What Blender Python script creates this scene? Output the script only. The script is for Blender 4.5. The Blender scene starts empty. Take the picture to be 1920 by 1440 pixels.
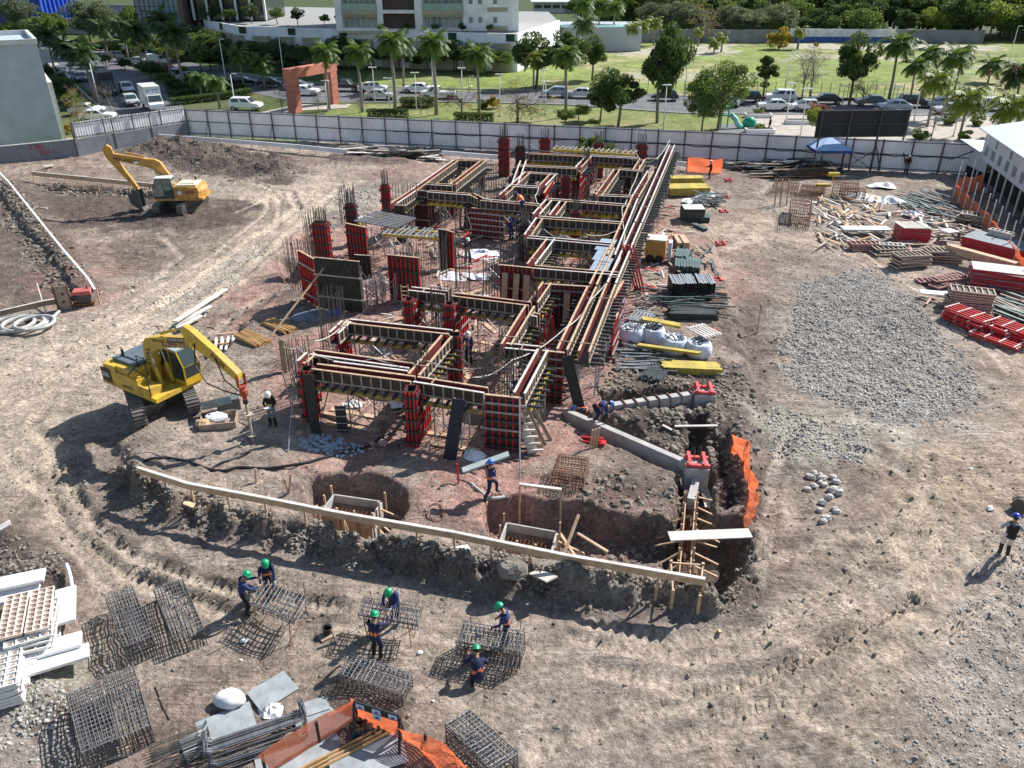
import bpy,math,random
import numpy as np
from mathutils import Vector,Matrix
R=math.radians
random.seed(7)
rng=np.random.default_rng(7)
scene=bpy.context.scene
col=scene.collection

# ---------------------------------------------------------------- camera, sky, sun, exposure
CAM_H=19.0;PITCH=28.5;FPX=1493.0
cd=bpy.data.cameras.new("camera");cam=bpy.data.objects.new("camera",cd);col.objects.link(cam)
cam.location=(0,0,CAM_H);cam.rotation_euler=(R(90-PITCH),0,0)
cd.sensor_width=36;cd.lens=FPX/1920*36;cd.clip_end=6000;cd.clip_start=.5
scene.camera=cam
SUN_EL=41.0;SDX,SDY=.80,.60             # horizontal direction towards the sun
w=bpy.data.worlds.new("World");scene.world=w;w.use_nodes=True
nt=w.node_tree;bg=nt.nodes['Background']
sky=nt.nodes.new('ShaderNodeTexSky');sky.sky_type='NISHITA';sky.sun_disc=False
sky.sun_elevation=R(SUN_EL);sky.sun_rotation=math.atan2(SDX,SDY)
sky.air_density=1.2;sky.dust_density=.6
nt.links.new(sky.outputs[0],bg.inputs[0]);bg.inputs[1].default_value=.085
sd=bpy.data.lights.new("sun",'SUN');sun=bpy.data.objects.new("sun",sd);col.objects.link(sun)
sd.energy=5.0;sd.angle=R(.5);sd.color=(1,.965,.92)
_v=Vector((SDX*math.cos(R(SUN_EL)),SDY*math.cos(R(SUN_EL)),math.sin(R(SUN_EL))))
sun.rotation_euler=_v.to_track_quat('Z','Y').to_euler();sun.location=(30,20,60)
scene.view_settings.view_transform='Standard';scene.view_settings.look='None'
scene.view_settings.gamma=1;scene.view_settings.use_curve_mapping=False
scene.view_settings.exposure=.66

ST,CT=math.sin(R(PITCH)),math.cos(R(PITCH))
def G(px,py,z=0.0):
    """world point where the ray through a photo pixel meets height z"""
    a=(px-960)/FPX;v=(py-720)/FPX
    t=(CAM_H-z)/(ST+v*CT)
    return Vector((a*t,(CT-v*ST)*t,z))

# ---------------------------------------------------------------- materials
MATS={}
def mat(name,c,rough=.7,metal=0,var=.25,scale=3.0,bump=0.0,c2=None,trans=False,spec=.4,emis=None,bscale=None):
    if name in MATS:return MATS[name]
    m=bpy.data.materials.new(name);m.use_nodes=True;MATS[name]=m
    n=m.node_tree.nodes;l=m.node_tree.links;b=n['Principled BSDF']
    b.inputs['Roughness'].default_value=rough;b.inputs['Metallic'].default_value=metal
    b.inputs['Specular IOR Level'].default_value=spec
    tc=n.new('ShaderNodeTexCoord')
    nz=n.new('ShaderNodeTexNoise');nz.inputs['Scale'].default_value=scale;nz.inputs['Detail'].default_value=6
    nz.inputs['Roughness'].default_value=.65
    l.new(tc.outputs['Object'],nz.inputs['Vector'])
    r=n.new('ShaderNodeValToRGB');l.new(nz.outputs[0],r.inputs[0])
    r.color_ramp.elements[0].position=.3;r.color_ramp.elements[1].position=.72
    d=c2 if c2 else tuple(x*(1-var)for x in c)
    r.color_ramp.elements[0].color=(*d,1);r.color_ramp.elements[1].color=(*tuple(min(1,x*(1+var*.5))for x in c),1)
    l.new(r.outputs[0],b.inputs['Base Color'])
    if bump:
        bp=n.new('ShaderNodeBump');bp.inputs['Strength'].default_value=bump;bp.inputs['Distance'].default_value=.03
        n2=n.new('ShaderNodeTexNoise');n2.inputs['Scale'].default_value=bscale or scale*5;n2.inputs['Detail'].default_value=5
        l.new(tc.outputs['Object'],n2.inputs['Vector']);l.new(n2.outputs[0],bp.inputs['Height']);l.new(bp.outputs[0],b.inputs['Normal'])
    if emis:b.inputs['Emission Color'].default_value=(*emis,1);b.inputs['Emission Strength'].default_value=1
    return m
def net_mat(name,c,scale=14,alpha_line=.35):
    """woven plastic net: solid strands with real gaps"""
    if name in MATS:return MATS[name]
    m=mat(name,c,.6,c2=(1,.42,.26),scale=2.5)  # paler second tone paints the sheen of the net folds into the colour
    n=m.node_tree.nodes;l=m.node_tree.links;b=n['Principled BSDF']
    tr=n.new('ShaderNodeBsdfTranslucent');tr.inputs[0].default_value=(*c,1)
    mx=n.new('ShaderNodeMixShader');mx.inputs[0].default_value=.6
    l.new(b.outputs[0],mx.inputs[1]);l.new(tr.outputs[0],mx.inputs[2])
    uv=n.new('ShaderNodeTexCoord');wv=n.new('ShaderNodeTexWave');wv.inputs['Scale'].default_value=scale;wv.bands_direction='Z'
    wv.inputs['Distortion'].default_value=.6
    l.new(uv.outputs['Object'],wv.inputs['Vector'])
    gt=n.new('ShaderNodeMath');gt.operation='GREATER_THAN';gt.inputs[1].default_value=1-alpha_line
    l.new(wv.outputs['Fac'],gt.inputs[0])
    t2=n.new('ShaderNodeBsdfTransparent');m2=n.new('ShaderNodeMixShader')
    l.new(gt.outputs[0],m2.inputs[0]);l.new(mx.outputs[0],m2.inputs[1]);l.new(t2.outputs[0],m2.inputs[2])
    l.new(m2.outputs[0],n['Material Output'].inputs[0])
    return m
def leaf_mat(name,c,c2):
    if name in MATS:return MATS[name]
    m=mat(name,c,.55,c2=c2,scale=.9,spec=.3)
    n=m.node_tree.nodes;l=m.node_tree.links;b=n['Principled BSDF']
    tr=n.new('ShaderNodeBsdfTranslucent');tr.inputs[0].default_value=(c[0]*1.8,c[1]*1.6,c[2],1)
    mx=n.new('ShaderNodeMixShader');mx.inputs[0].default_value=.28
    l.new(b.outputs[0],mx.inputs[1]);l.new(tr.outputs[0],mx.inputs[2]);l.new(mx.outputs[0],n['Material Output'].inputs[0])
    return m
RED=mat('red_paint',(.62,.035,.04),.5,c2=(.36,.02,.025),scale=2.5)
DRED=mat('dark_red_plywood',(.17,.03,.03),.6,c2=(.09,.016,.018),scale=2)
BROWN=mat('brown_plywood',(.075,.052,.042),.6,c2=(.04,.03,.026),scale=2)
WOOD=mat('pale_timber',(.56,.40,.27),.75,c2=(.36,.24,.15),scale=4)
GWOOD=mat('weathered_timber',(.42,.33,.25),.8,c2=(.22,.17,.13),scale=3)
WWOOD=mat('bleached_timber',(.66,.62,.57),.8,c2=(.42,.38,.34),scale=3)
STUD=mat('stud_timber',(.50,.42,.34),.75,c2=(.3,.24,.19),scale=5)
DSTEEL=mat('dark_steel',(.07,.085,.085),.5,.4,c2=(.035,.04,.042),scale=4)
GSTEEL=mat('galvanised_steel',(.42,.44,.45),.45,.6,c2=(.25,.26,.27),scale=4)
GREENST=mat('green_grey_steel',(.15,.20,.19),.5,.3,c2=(.07,.1,.1),scale=2)
RUST=mat('rusty_steel',(.23,.105,.055),.8,.2,c2=(.11,.055,.035),scale=5)
REBAR=mat('rebar_steel',(.16,.155,.15),.6,.5,c2=(.09,.075,.065),scale=4)
REBARL=mat('bright_rebar',(.40,.42,.44),.4,.6,c2=(.2,.2,.22),scale=4)
YEL=mat('yellow_beam',(.70,.50,.06),.6,c2=(.42,.30,.05),scale=3)
OLIV=mat('old_yellow_beam',(.40,.29,.09),.7,c2=(.22,.16,.06),scale=3)
CONC=mat('concrete',(.46,.45,.43),.85,c2=(.30,.29,.28),scale=2,bump=.3)
BLACK=mat('black_rubber',(.03,.03,.032),.6,var=.3)
WHITEP=mat('white_plastic',(.82,.82,.82),.6,c2=(.6,.6,.62),scale=2)
EXY=mat('excavator_yellow',(.66,.42,.025),.5,c2=(.36,.25,.08),scale=2.2,bump=.15)
EXO=mat('excavator_orange',(.66,.32,.05),.55,c2=(.34,.2,.08),scale=2.4,bump=.15)
GLASS=mat('dark_glass',(.035,.05,.05),.08,var=.3,spec=.8)
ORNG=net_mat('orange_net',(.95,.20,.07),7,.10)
ORNP=mat('orange_plastic',(.85,.17,.05),.55,c2=(.7,.11,.04))
WPAINT=mat('white_paint',(.78,.79,.80),.6,c2=(.62,.63,.64),scale=.8)
BARK=mat('bark',(.24,.20,.16),.9,c2=(.12,.1,.08),scale=4,bump=.4)

# ---------------------------------------------------------------- mesh builder
class MB:
    def __init__(s):s.v=[];s.f=[];s.m=[]
    def add(s,vs,fs,m=0):
        o=len(s.v);s.v.extend(tuple(x)for x in vs);s.f.extend(tuple(i+o for i in f)for f in fs);s.m.extend([m]*len(fs));return s
    def hexa(s,p,m=0):                       # 8 points: bottom 4, top 4
        return s.add(p,[(3,2,1,0),(4,5,6,7),(0,1,5,4),(1,2,6,5),(2,3,7,6),(3,0,4,7)],m)
    def box(s,c,d,m=0,rz=0,M_=None):
        x,y,z=d[0]/2,d[1]/2,d[2]/2
        p=[Vector(q)for q in ((-x,-y,-z),(x,-y,-z),(x,y,-z),(-x,y,-z),(-x,-y,z),(x,-y,z),(x,y,z),(-x,y,z))]
        if M_ is not None:p=[M_ @ q for q in p]
        elif rz:mm=Matrix.Rotation(rz,3,'Z');p=[mm @ q for q in p]
        c=Vector(c);return s.hexa([q+c for q in p],m)
    def bar(s,a,b,wd,ht=None,m=0,up=(0,0,1),roll=0):
        """rectangular bar from a to b, width wd sideways, height ht along up"""
        a=Vector(a);b=Vector(b);ht=ht or wd;d=(b-a)
        if d.length < 1e-6:return s
        d.normalize();u=Vector(up)
        if abs(d.dot(u))> .98:u=Vector((0,1,0))
        r=d.cross(u).normalized();u=r.cross(d)
        if roll:q=Matrix.Rotation(roll,3,d);r=q @ r;u=q @ u
        r=r*wd/2;u=u*ht/2
        return s.hexa([a-r-u,a+r-u,b+r-u,b-r-u,a-r+u,a+r+u,b+r+u,b-r+u],m)
    def tube(s,pts,r,n=6,m=0,r2=None,closed=False,caps=True):
        pts=[Vector(p)for p in pts];k=len(pts);rings=[]
        prev=None
        for i,p in enumerate(pts):
            if closed:d=pts[(i+1)% k]-pts[i-1]
            else:d=pts[min(i+1,k-1)]-pts[max(i-1,0)]
            d=d.normalized()if d.length > 1e-9 else Vector((0,0,1))
            u=Vector((0,0,1))if abs(d.z)< .95 else Vector((1,0,0))
            if prev is not None:
                u=prev-d*prev.dot(d)
                if u.length < 1e-3:u=Vector((0,0,1))if abs(d.z)< .95 else Vector((1,0,0))
            x=d.cross(u).normalized();y=x.cross(d).normalized();prev=y
            rr=r if r2 is None else r+(r2-r)*i/max(1,k-1)
            if isinstance(r,(list,tuple)):rr=r[i]
            rings.append([p+(x*math.cos(2*math.pi*j/n)+y*math.sin(2*math.pi*j/n))*rr for j in range(n)])
        vs=[q for ring in rings for q in ring];fs=[]
        for i in range(k if closed else k-1):
            a=i*n;b=((i+1)% k)*n
            for j in range(n):fs.append((a+j,a+(j+1)% n,b+(j+1)% n,b+j))
        if caps and not closed:fs.append(tuple(range(n-1,-1,-1)));fs.append(tuple((k-1)*n+j for j in range(n)))
        return s.add(vs,fs,m)
    def prism(s,poly,thick,m=0,axis='z',off=0):
        """poly list of 2D points extruded; axis z: (x,y)->z; axis y: (x,z)->y; axis x:(y,z)->x"""
        n=len(poly)
        def P_(a,b,t):return {'z':(a,b,t),'y':(a,t,b),'x':(t,a,b)}[axis]
        vs=[P_(a,b,off-thick/2)for a,b in poly]+[P_(a,b,off+thick/2)for a,b in poly]
        fs=[tuple(range(n-1,-1,-1)),tuple(range(n,2*n))]+[(i,(i+1)% n,n+(i+1)% n,n+i)for i in range(n)]
        return s.add(vs,fs,m)
    def loft(s,secs,m=0,cap=True,closed=True):
        n=len(secs[0]);vs=[p for q in secs for p in q];fs=[]
        for i in range(len(secs)-1):
            for j in range(n if closed else n-1):fs.append((i*n+j,i*n+(j+1)% n,(i+1)*n+(j+1)% n,(i+1)*n+j))
        if cap:fs.append(tuple(range(n-1,-1,-1)));fs.append(tuple((len(secs)-1)*n+j for j in range(n)))
        return s.add(vs,fs,m)
    def blob(s,c,r,m=0,n=8,k=5,jit=.15):
        c=Vector(c);r=Vector(r)if not isinstance(r,(int,float))else Vector((r,r,r));vs=[c+Vector((0,0,-r.z))]
        for i in range(1,k):
            ph=-math.pi/2+math.pi*i/k
            for j in range(n):
                th=2*math.pi*(j+.5*(i % 2))/n;q=1+random.uniform(-jit,jit)
                vs.append(c+Vector((r.x*math.cos(ph)*math.cos(th)*q,r.y*math.cos(ph)*math.sin(th)*q,r.z*math.sin(ph)*q)))
        vs.append(c+Vector((0,0,r.z)));fs=[]
        for j in range(n):fs.append((0,1+(j+1)% n,1+j))
        for i in range(k-2):
            for j in range(n):a=1+i*n;fs.append((a+j,a+(j+1)% n,a+n+(j+1)% n,a+n+j))
        a=1+(k-2)*n;t=len(vs)-1
        for j in range(n):fs.append((a+j,a+(j+1)% n,t))
        return s.add(vs,fs,m)
    def mesh(s,name,mats,off=None,smooth=False,bevel=0):
        me=bpy.data.meshes.new(name);o=Vector(off)if off is not None else None
        v=s.v if o is None else [(a-o.x,b-o.y,c-o.z)for a,b,c in s.v]
        me.from_pydata(v,[],s.f)
        for mm in (mats if isinstance(mats,(list,tuple))else [mats]):me.materials.append(mm)
        if len(me.materials)> 1:me.polygons.foreach_set('material_index',s.m)
        if smooth:me.polygons.foreach_set('use_smooth',[True]*len(me.polygons))
        me.update();return me
def link(name,me,parent=None):
    o=bpy.data.objects.new(name,me);col.objects.link(o)
    if parent is not None:o.parent=parent
    return o
def part(name,mb,mats,parent,world=False,smooth=False):
    return link(name,mb.mesh(name,mats,parent.location if world else None,smooth),parent)
def tag(o,label=None,cat=None,group=None,kind=None):
    if label:o['label']=label
    if cat:o['category']=cat
    if group:o['group']=group
    if kind:o['kind']=kind
    return o
def thing(name,label,cat,loc=(0,0,0),rz=0,group=None):
    o=bpy.data.objects.new(name,None);col.objects.link(o);o.empty_display_size=.2
    o.location=loc;o.rotation_euler=(0,0,rz);return tag(o,label,cat,group)
def solo(name,mb,mats,label,cat,group=None,loc=None,smooth=False,kind=None):
    """a thing that is one mesh; geometry given in world space, origin moved to its base"""
    if loc is None:
        xs=[p[0]for p in mb.v];ys=[p[1]for p in mb.v];zs=[p[2]for p in mb.v]
        loc=(sum(xs)/len(xs),sum(ys)/len(ys),min(zs))
    o=link(name,mb.mesh(name,mats,loc,smooth));o.location=loc
    return tag(o,label,cat,group,kind)
def copy_tree(o,parent=None):
    c=o.copy();col.objects.link(c);c.parent=parent
    for ch in o.children:copy_tree(ch,c)
    return c
def text_mesh(name,body,size,m,parent,M4,depth=.004,xs=1.0):
    cu=bpy.data.curves.new(name,'FONT');cu.body=body;cu.size=size;cu.extrude=depth;cu.align_x='CENTER';cu.align_y='CENTER'
    o=bpy.data.objects.new(name,cu);col.objects.link(o);bpy.context.view_layer.update()
    me=bpy.data.meshes.new_from_object(o.evaluated_get(bpy.context.evaluated_depsgraph_get()));bpy.data.objects.remove(o)
    me.materials.clear();me.materials.append(m);me.transform(M4 @ Matrix.Diagonal((xs,1,1,1)))
    return link(name,me,parent)

# ---------------------------------------------------------------- value noise
_L=rng.random((256,256))
def vnoise(x,y,s):
    x=np.asarray(x,float)/s;y=np.asarray(y,float)/s
    xi=np.floor(x).astype(int);yi=np.floor(y).astype(int);fx=x-xi;fy=y-yi
    fx=fx*fx*(3-2*fx);fy=fy*fy*(3-2*fy)
    a=_L[xi & 255,yi & 255];b=_L[(xi+1)& 255,yi & 255];c=_L[xi & 255,(yi+1)& 255];d=_L[(xi+1)& 255,(yi+1)& 255]
    return (a*(1-fx)+b*fx)*(1-fy)+(c*(1-fx)+d*fx)*fy-.5
def fbm(x,y,s,o=4,g=.55):
    t=0;a=1
    x=np.asarray(x,float);y=np.asarray(y,float)
    for i in range(o):
        t=t+a*vnoise(x+17.3*i,y-9.1*i,s/2 ** i);a *= g;x,y=x*.8-y*.6,x*.6+y*.8
    return t
def px_poly(p,z=0):return [(q.x,q.y)for q in (G(a,b,z)for a,b in p)]
def poly_sd(x,y,P):
    """signed distance to polygon, negative inside, large when far outside its box"""
    x=np.asarray(x,float);y=np.asarray(y,float)
    d=np.full(x.shape,1e9);ins=np.zeros(x.shape,bool);n=len(P)
    for i in range(n):
        ax,ay=P[i];bx,by=P[(i+1)% n];ex,ey=bx-ax,by-ay
        t=np.clip(((x-ax)*ex+(y-ay)*ey)/(ex*ex+ey*ey+1e-12),0,1)
        d=np.minimum(d,np.hypot(x-ax-t*ex,y-ay-t*ey))
        c=((ay > y)!= (by > y))& (x < (bx-ax)*(y-ay)/(by-ay+1e-12)+ax);ins ^= c
    return np.where(ins,-d,d)
def line_sd(x,y,P):
    """distance to polyline, side (+left), arclength"""
    x=np.asarray(x,float);y=np.asarray(y,float);best=np.full(x.shape,1e9);side=np.zeros(x.shape);arc=np.zeros(x.shape);s0=0
    for i in range(len(P)-1):
        ax,ay=P[i];bx,by=P[i+1];ex,ey=bx-ax,by-ay;L=math.hypot(ex,ey)
        t=np.clip(((x-ax)*ex+(y-ay)*ey)/(L*L),0,1)
        dd=np.hypot(x-ax-t*ex,y-ay-t*ey);m=dd < best
        best=np.where(m,dd,best);side=np.where(m,np.sign(ex*(y-ay)-ey*(x-ax)),side);arc=np.where(m,s0+t*L,arc);s0 += L
    return best,side,arc
def sm(d,w_):return np.clip(.5-d/w_,0,1)** 2*(3-2*np.clip(.5-d/w_,0,1))

# ---------------------------------------------------------------- terrain description (outlines found on the photo, laid on the ground plane)
PITS=[ # outline, depth, edge width
 (px_poly([(585,915),(640,905),(735,912),(762,945),(752,990),(720,1035),(610,1025),(572,975)]),1.15,.25),
 (px_poly([(905,950),(960,945),(1010,955),(1095,958),(1150,985),(1230,990),(1262,1010),(1250,1078),(1110,1075),(930,1062),(905,1010)]),1.1,.28),
 (px_poly([(1262,985),(1395,985),(1405,1060),(1345,1140),(1255,1120),(1240,1040)]),1.4,.7),
 (px_poly([(1278,800),(1325,800),(1340,900),(1345,1000),(1268,1000),(1275,900)]),1.1,.45),
 (px_poly([(1050,800),(1075,775),(1290,868),(1290,905),(1230,885)]),.7,.4),
 (px_poly([(1120,772),(1120,748),(1300,735),(1320,740),(1320,790),(1290,790),(1280,765)]),.6,.4),
 (px_poly([(1330,830),(1372,822),(1385,880),(1388,960),(1345,975),(1335,900)]),.7,.7),
 (px_poly([(525,490),(565,480),(575,520),(555,548),(528,530)]),1.0,.6),
 (px_poly([(70,345),(190,348),(300,362),(290,372),(180,362),(75,356)]),.7,1.2),
]
MOUNDS=[ # ridge line, height, half width
 (px_poly([(275,285),(330,288),(400,304),(470,316),(520,322)]),1.0,2.6),
 (px_poly([(300,274),(430,292),(530,306)]),.75,1.6),
 (px_poly([(1160,805),(1205,800),(1280,812)]),.4,1.1),
 (px_poly([(1340,800),(1385,830),(1400,800)]),.3,1.2),
 (px_poly([(1180,930),(1120,1010),(1220,1020)]),.25,1.3),
 (px_poly([(20,345),(80,430),(130,510),(160,545)]),.35,1.5),
 (px_poly([(640,300),(760,305)]),.4,1.5),
 (px_poly([(1480,320),(1520,330)]),.3,2.0),
 (px_poly([(0,1010),(60,1060),(130,1085)]),.35,1.2),
 (px_poly([(650,1310),(740,1330)]),.3,.7),
 (px_poly([(60,1290),(110,1330)]),.25,.9),
]
BERM=px_poly([(235,905),(330,968),(450,1000),(560,1022),(720,1055),(860,1085),(1000,1112),(1150,1130),(1330,1150),(1420,1100),(1430,1030)])
PLAT=px_poly([(235,905),(330,962),(450,994),(560,1016),(720,1048),(860,1078),(1000,1105),(1150,1122),(1310,1142),(1400,1080),(1400,700),(1330,450),(700,450),(520,560),(330,760),(240,840)])
TRACKS=[ # centre line, width, groove depth, cleat ridges
 (px_poly([(0,700),(180,640),(330,560),(470,450),(560,390),(545,360),(480,345)]),.6,.12,0),
 (px_poly([(0,745),(220,665),(380,575),(510,470),(590,395),(640,350)]),.6,.12,0),
 (px_poly([(0,780),(230,690),(350,610)]),.5,.08,0),
 (px_poly([(60,690),(250,605),(420,500),(520,420),(525,375),(500,350)]),.4,.09,0),
 (px_poly([(120,860),(60,800),(100,740)]),.5,.08,.3),
 (px_poly([(20,640),(200,600),(400,480),(500,395),(505,360)]),.35,.07,0),
 (px_poly([(640,340),(560,345),(500,372),(440,400)]),.35,.07,0),
 (px_poly([(125,870),(140,930),(180,990),(240,1040),(330,1075),(450,1110),(640,1140)]),.5,.14,.3),
 (px_poly([(100,850),(105,930),(150,1010),(220,1070),(320,1110),(450,1160)]),.5,.10,.3),
 (px_poly([(1360,470),(1500,420),(1620,470),(1800,600),(1900,700)]),.5,.06,0),
 (px_poly([(1330,480),(1420,440),(1560,470),(1680,520)]),.4,.06,0),
 (px_poly([(1100,1170),(1250,1210),(1450,1180),(1620,1060),(1700,940)]),.6,.08,.3),
 (px_poly([(1120,1260),(1300,1290),(1480,1260),(1700,1130),(1790,980)]),.6,.08,.3),
 (px_poly([(1250,1400),(1400,1340),(1600,1250),(1850,1150)]),.6,.07,.3),
 (px_poly([(1420,1100),(1440,1000),(1450,880),(1500,800)]),.5,.07,.3),
 (px_poly([(1560,830),(1650,860),(1760,930),(1700,1080)]),.5,.06,.3),
 (px_poly([(1080,1200),(1300,1240),(1500,1200),(1660,1080),(1730,950),(1740,860)]),.5,.07,.3),
 (px_poly([(1180,1330),(1400,1290),(1600,1190),(1800,1090),(1930,1050)]),.5,.07,.3),
 (px_poly([(1430,1060),(1600,1000),(1780,1010)]),.5,.05,.3),
 (px_poly([(1000,1420),(1250,1330),(1480,1330),(1700,1440)]),.5,.06,.3),
 (px_poly([(640,1170),(900,1210),(1060,1230)]),.4,.04,0),
 (px_poly([(0,850),(90,930),(130,1020),(200,1100)]),.5,.07,.3),
 (px_poly([(500,555),(430,600),(380,640)]),.6,.08,.3),
 (px_poly([(300,440),(340,480),(300,520),(230,530)]),.5,.05,.3),
]
SITE=px_poly([(-250,330),(0,302),(355,252),(640,268),(1280,300),(1830,328),(2300,560),(2600,1700),(-700,1700)])
def height(x,y):
    x=np.asarray(x,float);y=np.asarray(y,float)
    sd_=poly_sd(x,y,SITE);site=sm(sd_-.5,1.2)
    h=.22*fbm(x,y,9,3)*site+.10*fbm(x+40,y,1.6,3)*site
    h=h+site*(.13*np.maximum(0,vnoise(x,y,.42))+.07*vnoise(y+3*.6,x,.23))*np.clip(1.0+4*fbm(x+9,y+5,6,2),0.15,1.7)
    lump=fbm(x+5,y+3,.8,3)
    mask=np.zeros(x.shape)
    pl=sm(poly_sd(x+.5*lump,y+.5*lump,PLAT)-.1,.75)
    h=h+.5*pl
    bd,sd2,_=line_sd(x,y,BERM);b=np.exp(-(bd/np.where(sd2 > 0,.8,.32))** 2)
    h=h+b*(.30+.9*np.maximum(lump,-.2));mask=np.maximum(mask,np.exp(-(bd/.7)** 2)*.9)
    for P_,H_,W_ in MOUNDS:
        d,_,a=line_sd(x,y,P_);g=np.exp(-(d/W_)** 2*1.6)
        h=h+g*H_*(1+.45*lump+.5*fbm(x,y,2.5,2));mask=np.maximum(mask,np.clip(g*1.6,0,1))
    for P_,D_,W_ in PITS:
        d=poly_sd(x+.35*fbm(x,y,1.0,2),y+.35*fbm(x+7,y,1.0,2),P_);g=sm(d+W_*.3,W_)
        h=h*(1-g*.4)-g*D_;mask=np.maximum(mask,np.clip(sm(d-.25,1.1),0,1)*.8)
    trk=np.zeros(x.shape)
    for P_,W_,D_,C_ in TRACKS:
        d,_,a=line_sd(x,y,P_);g=sm(d-W_*.5,W_*.5)*site;rim=np.exp(-((d-W_*.85)/(W_*.3))** 2)*site
        h=h-g*D_+rim*D_*(.6+lump)+(g*.07*np.sin(a*2*math.pi/.36)if C_ else 0);trk=np.maximum(trk,g)
    return h,mask,site,trk
def gz(x,y):return float(height(np.array([x]),np.array([y]))[0][0])
def P(px,py,dz=0.0):
    """point of the uneven ground seen at a photo pixel"""
    z=0.0
    for i in range(5):q=G(px,py,z);z=gz(q.x,q.y)
    q=G(px,py,z);return Vector((q.x,q.y,z+dz))

# ---------------------------------------------------------------- ground sheet
def make_ground():
    xs=np.concatenate([-np.geomspace(56,3500,60)[::-1][:-1],np.arange(-56,60,.13),np.geomspace(60,3500,60)[1:]])
    xs2=[xs[0]]
    for a,b in zip(xs[:-1],xs[1:]):
        if 56 <= abs(b)<= 170 and b-a > .9:
            k=int(math.ceil((b-a)/.9));xs2 += [a+(b-a)*i/k for i in range(1,k+1)]
        else:xs2.append(b)
    xs=np.array(xs2)
    ys=[-60,-20,0,6,10,12];y=12.0
    while y < 92:y += .10+.0022*(y-12);ys.append(y)
    while y < 235:y += .55;ys.append(y)
    while y < 4000:y *= 1.12;ys.append(y)
    ys=np.array(ys);X,Y=np.meshgrid(xs,ys);X=X.ravel();Y=Y.ravel()
    Z=np.zeros(X.shape);mask=np.zeros(X.shape);site=np.zeros(X.shape);trk=np.zeros(X.shape)
    near=(np.abs(X)< 62)& (Y > 10)& (Y < 93)
    hh,mm,ss,tt=height(X[near],Y[near]);Z[near]=hh;mask[near]=mm;site[near]=ss;trk[near]=tt
    field=(~near)& (Y < 240);Z[field]=.10*fbm(X[field],Y[field],6,3)*np.clip((Y[field]-120)/10,0,1)*1.0-.03
    Z[(~near)& ~field]=-.05
    # albedo
    C=np.zeros((len(X),3));n1=fbm(X,Y,7,4);n2=fbm(X+30,Y-12,1.7,4)
    C[:]=(.335,.272,.226)
    def lay(w_,c):
        w_=np.clip(w_,0,1)[:,None];C[:]=C*(1-w_)+np.array(c)*w_
    def region(poly,soft,c,k=1.0,nz=1.2,thr=None):
        P_=px_poly(poly);xs_=[p[0]for p in P_];ys_=[p[1]for p in P_]
        s=(X > min(xs_)-4*soft-4)& (X < max(xs_)+4*soft+4)& (Y > min(ys_)-4*soft-4)& (Y < max(ys_)+4*soft+4)
        d=poly_sd(X[s],Y[s],P_)+nz*soft*1.4*n2[s]*2
        w_=np.zeros(X.shape);w_[s]=sm(d,soft*2)*k;return w_
    S=site
    lay(S*np.clip(.35-n1*2.6,0,1)*.6,(.20,.145,.115))
    lay(S*np.clip(n2*2.0,0,1)*.35,(.50,.42,.34))
    # haul road, pale dust
    lay(region([(-200,740),(0,640),(200,590),(380,470),(470,350),(640,330),(640,390),(520,480),(400,570),(250,680),(120,790),(120,860),(-200,1000)],1.2,0)*.8,(.52,.43,.335))
    lay(region([(-300,800),(150,790),(110,900),(160,1010),(320,1080),(600,1130),(900,1180),(900,1300),(500,1180),(150,1100),(-300,1300)],1.5,0)*.55,(.44,.36,.28))
    # pale sandy yard to the right
    lay(region([(1240,330),(1500,400),(1920,660),(2300,900),(2300,1300),(1700,1100),(1780,850),(1900,700),(1700,500),(1450,440),(1330,480),(1300,600),(1230,520)],1.6,0)*.55,(.50,.39,.29))
    lay(region([(1650,900),(1800,880),(1850,1000),(1750,1200),(1620,1400),(1500,1440),(1600,1250),(1690,1050)],1.5,0)*.6,(.50,.40,.29))
    # dark churned soil
    for p,k in (([(70,350),(300,370),(480,380),(470,420),(300,440),(110,420),(60,380)],.85),([(250,262),(380,275),(560,310),(540,345),(330,325),(240,280)],.9),
                 ([(-100,330),(0,350),(160,560),(-100,600)],.6),([(1120,690),(1340,690),(1350,800),(1180,790)],.75),([(1090,770),(1300,800),(1400,800),(1420,1000),(1330,980),(1280,870),(1130,800)],.8),
                 ([(1340,540),(1450,560),(1480,700),(1430,800),(1370,800),(1350,650)],.55),([(1420,760),(1520,860),(1560,960),(1500,1000),(1420,880)],.6),
                 ([(130,860),(230,1000),(420,1060),(650,1130),(640,1160),(400,1110),(180,1030),(110,930)],.5),([(-50,1030),(140,1060),(150,1090),(-50,1120)],.6),([(1300,330),(1420,340),(1440,400),(1350,420)],.35),
                 ([(250,395),(560,380),(520,420),(340,520),(230,500)],.4)):
        lay(region(p,.8,0)*k,(.105,.078,.068))
    lay(mask*.8,(.125,.095,.082))
    # red clay around the frame
    for p,k in (([(540,440),(700,400),(900,380),(1180,380),(1270,330),(1280,420),(1240,560),(1160,680),(1100,770),(1060,860),(980,960),(860,960),(760,900),(560,840),(500,700),(600,600),(560,520)],.8),
                 ([(400,560),(560,480),(560,560),(420,640)],.65),([(1240,430),(1380,470),(1420,560),(1300,600),(1240,600)],.5),([(900,380),(1000,330),(1200,340),(1180,400)],.4),
                 ([(560,880),(760,900),(860,960),(860,1010),(600,1000)],.55),([(900,940),(1150,960),(1180,1040),(900,1020)],.7),([(700,300),(900,300),(900,350),(720,330)],.4),([(100,510),(200,500),(200,560),(130,580)],.5)):
        lay(region(p,1.0,0)*k*(1-.5*mask),(.40,.235,.195))
    lay(region([(850,1020),(1340,1110),(1330,1160),(860,1080)],.5,0)*.35,(.42,.40,.36))
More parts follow.
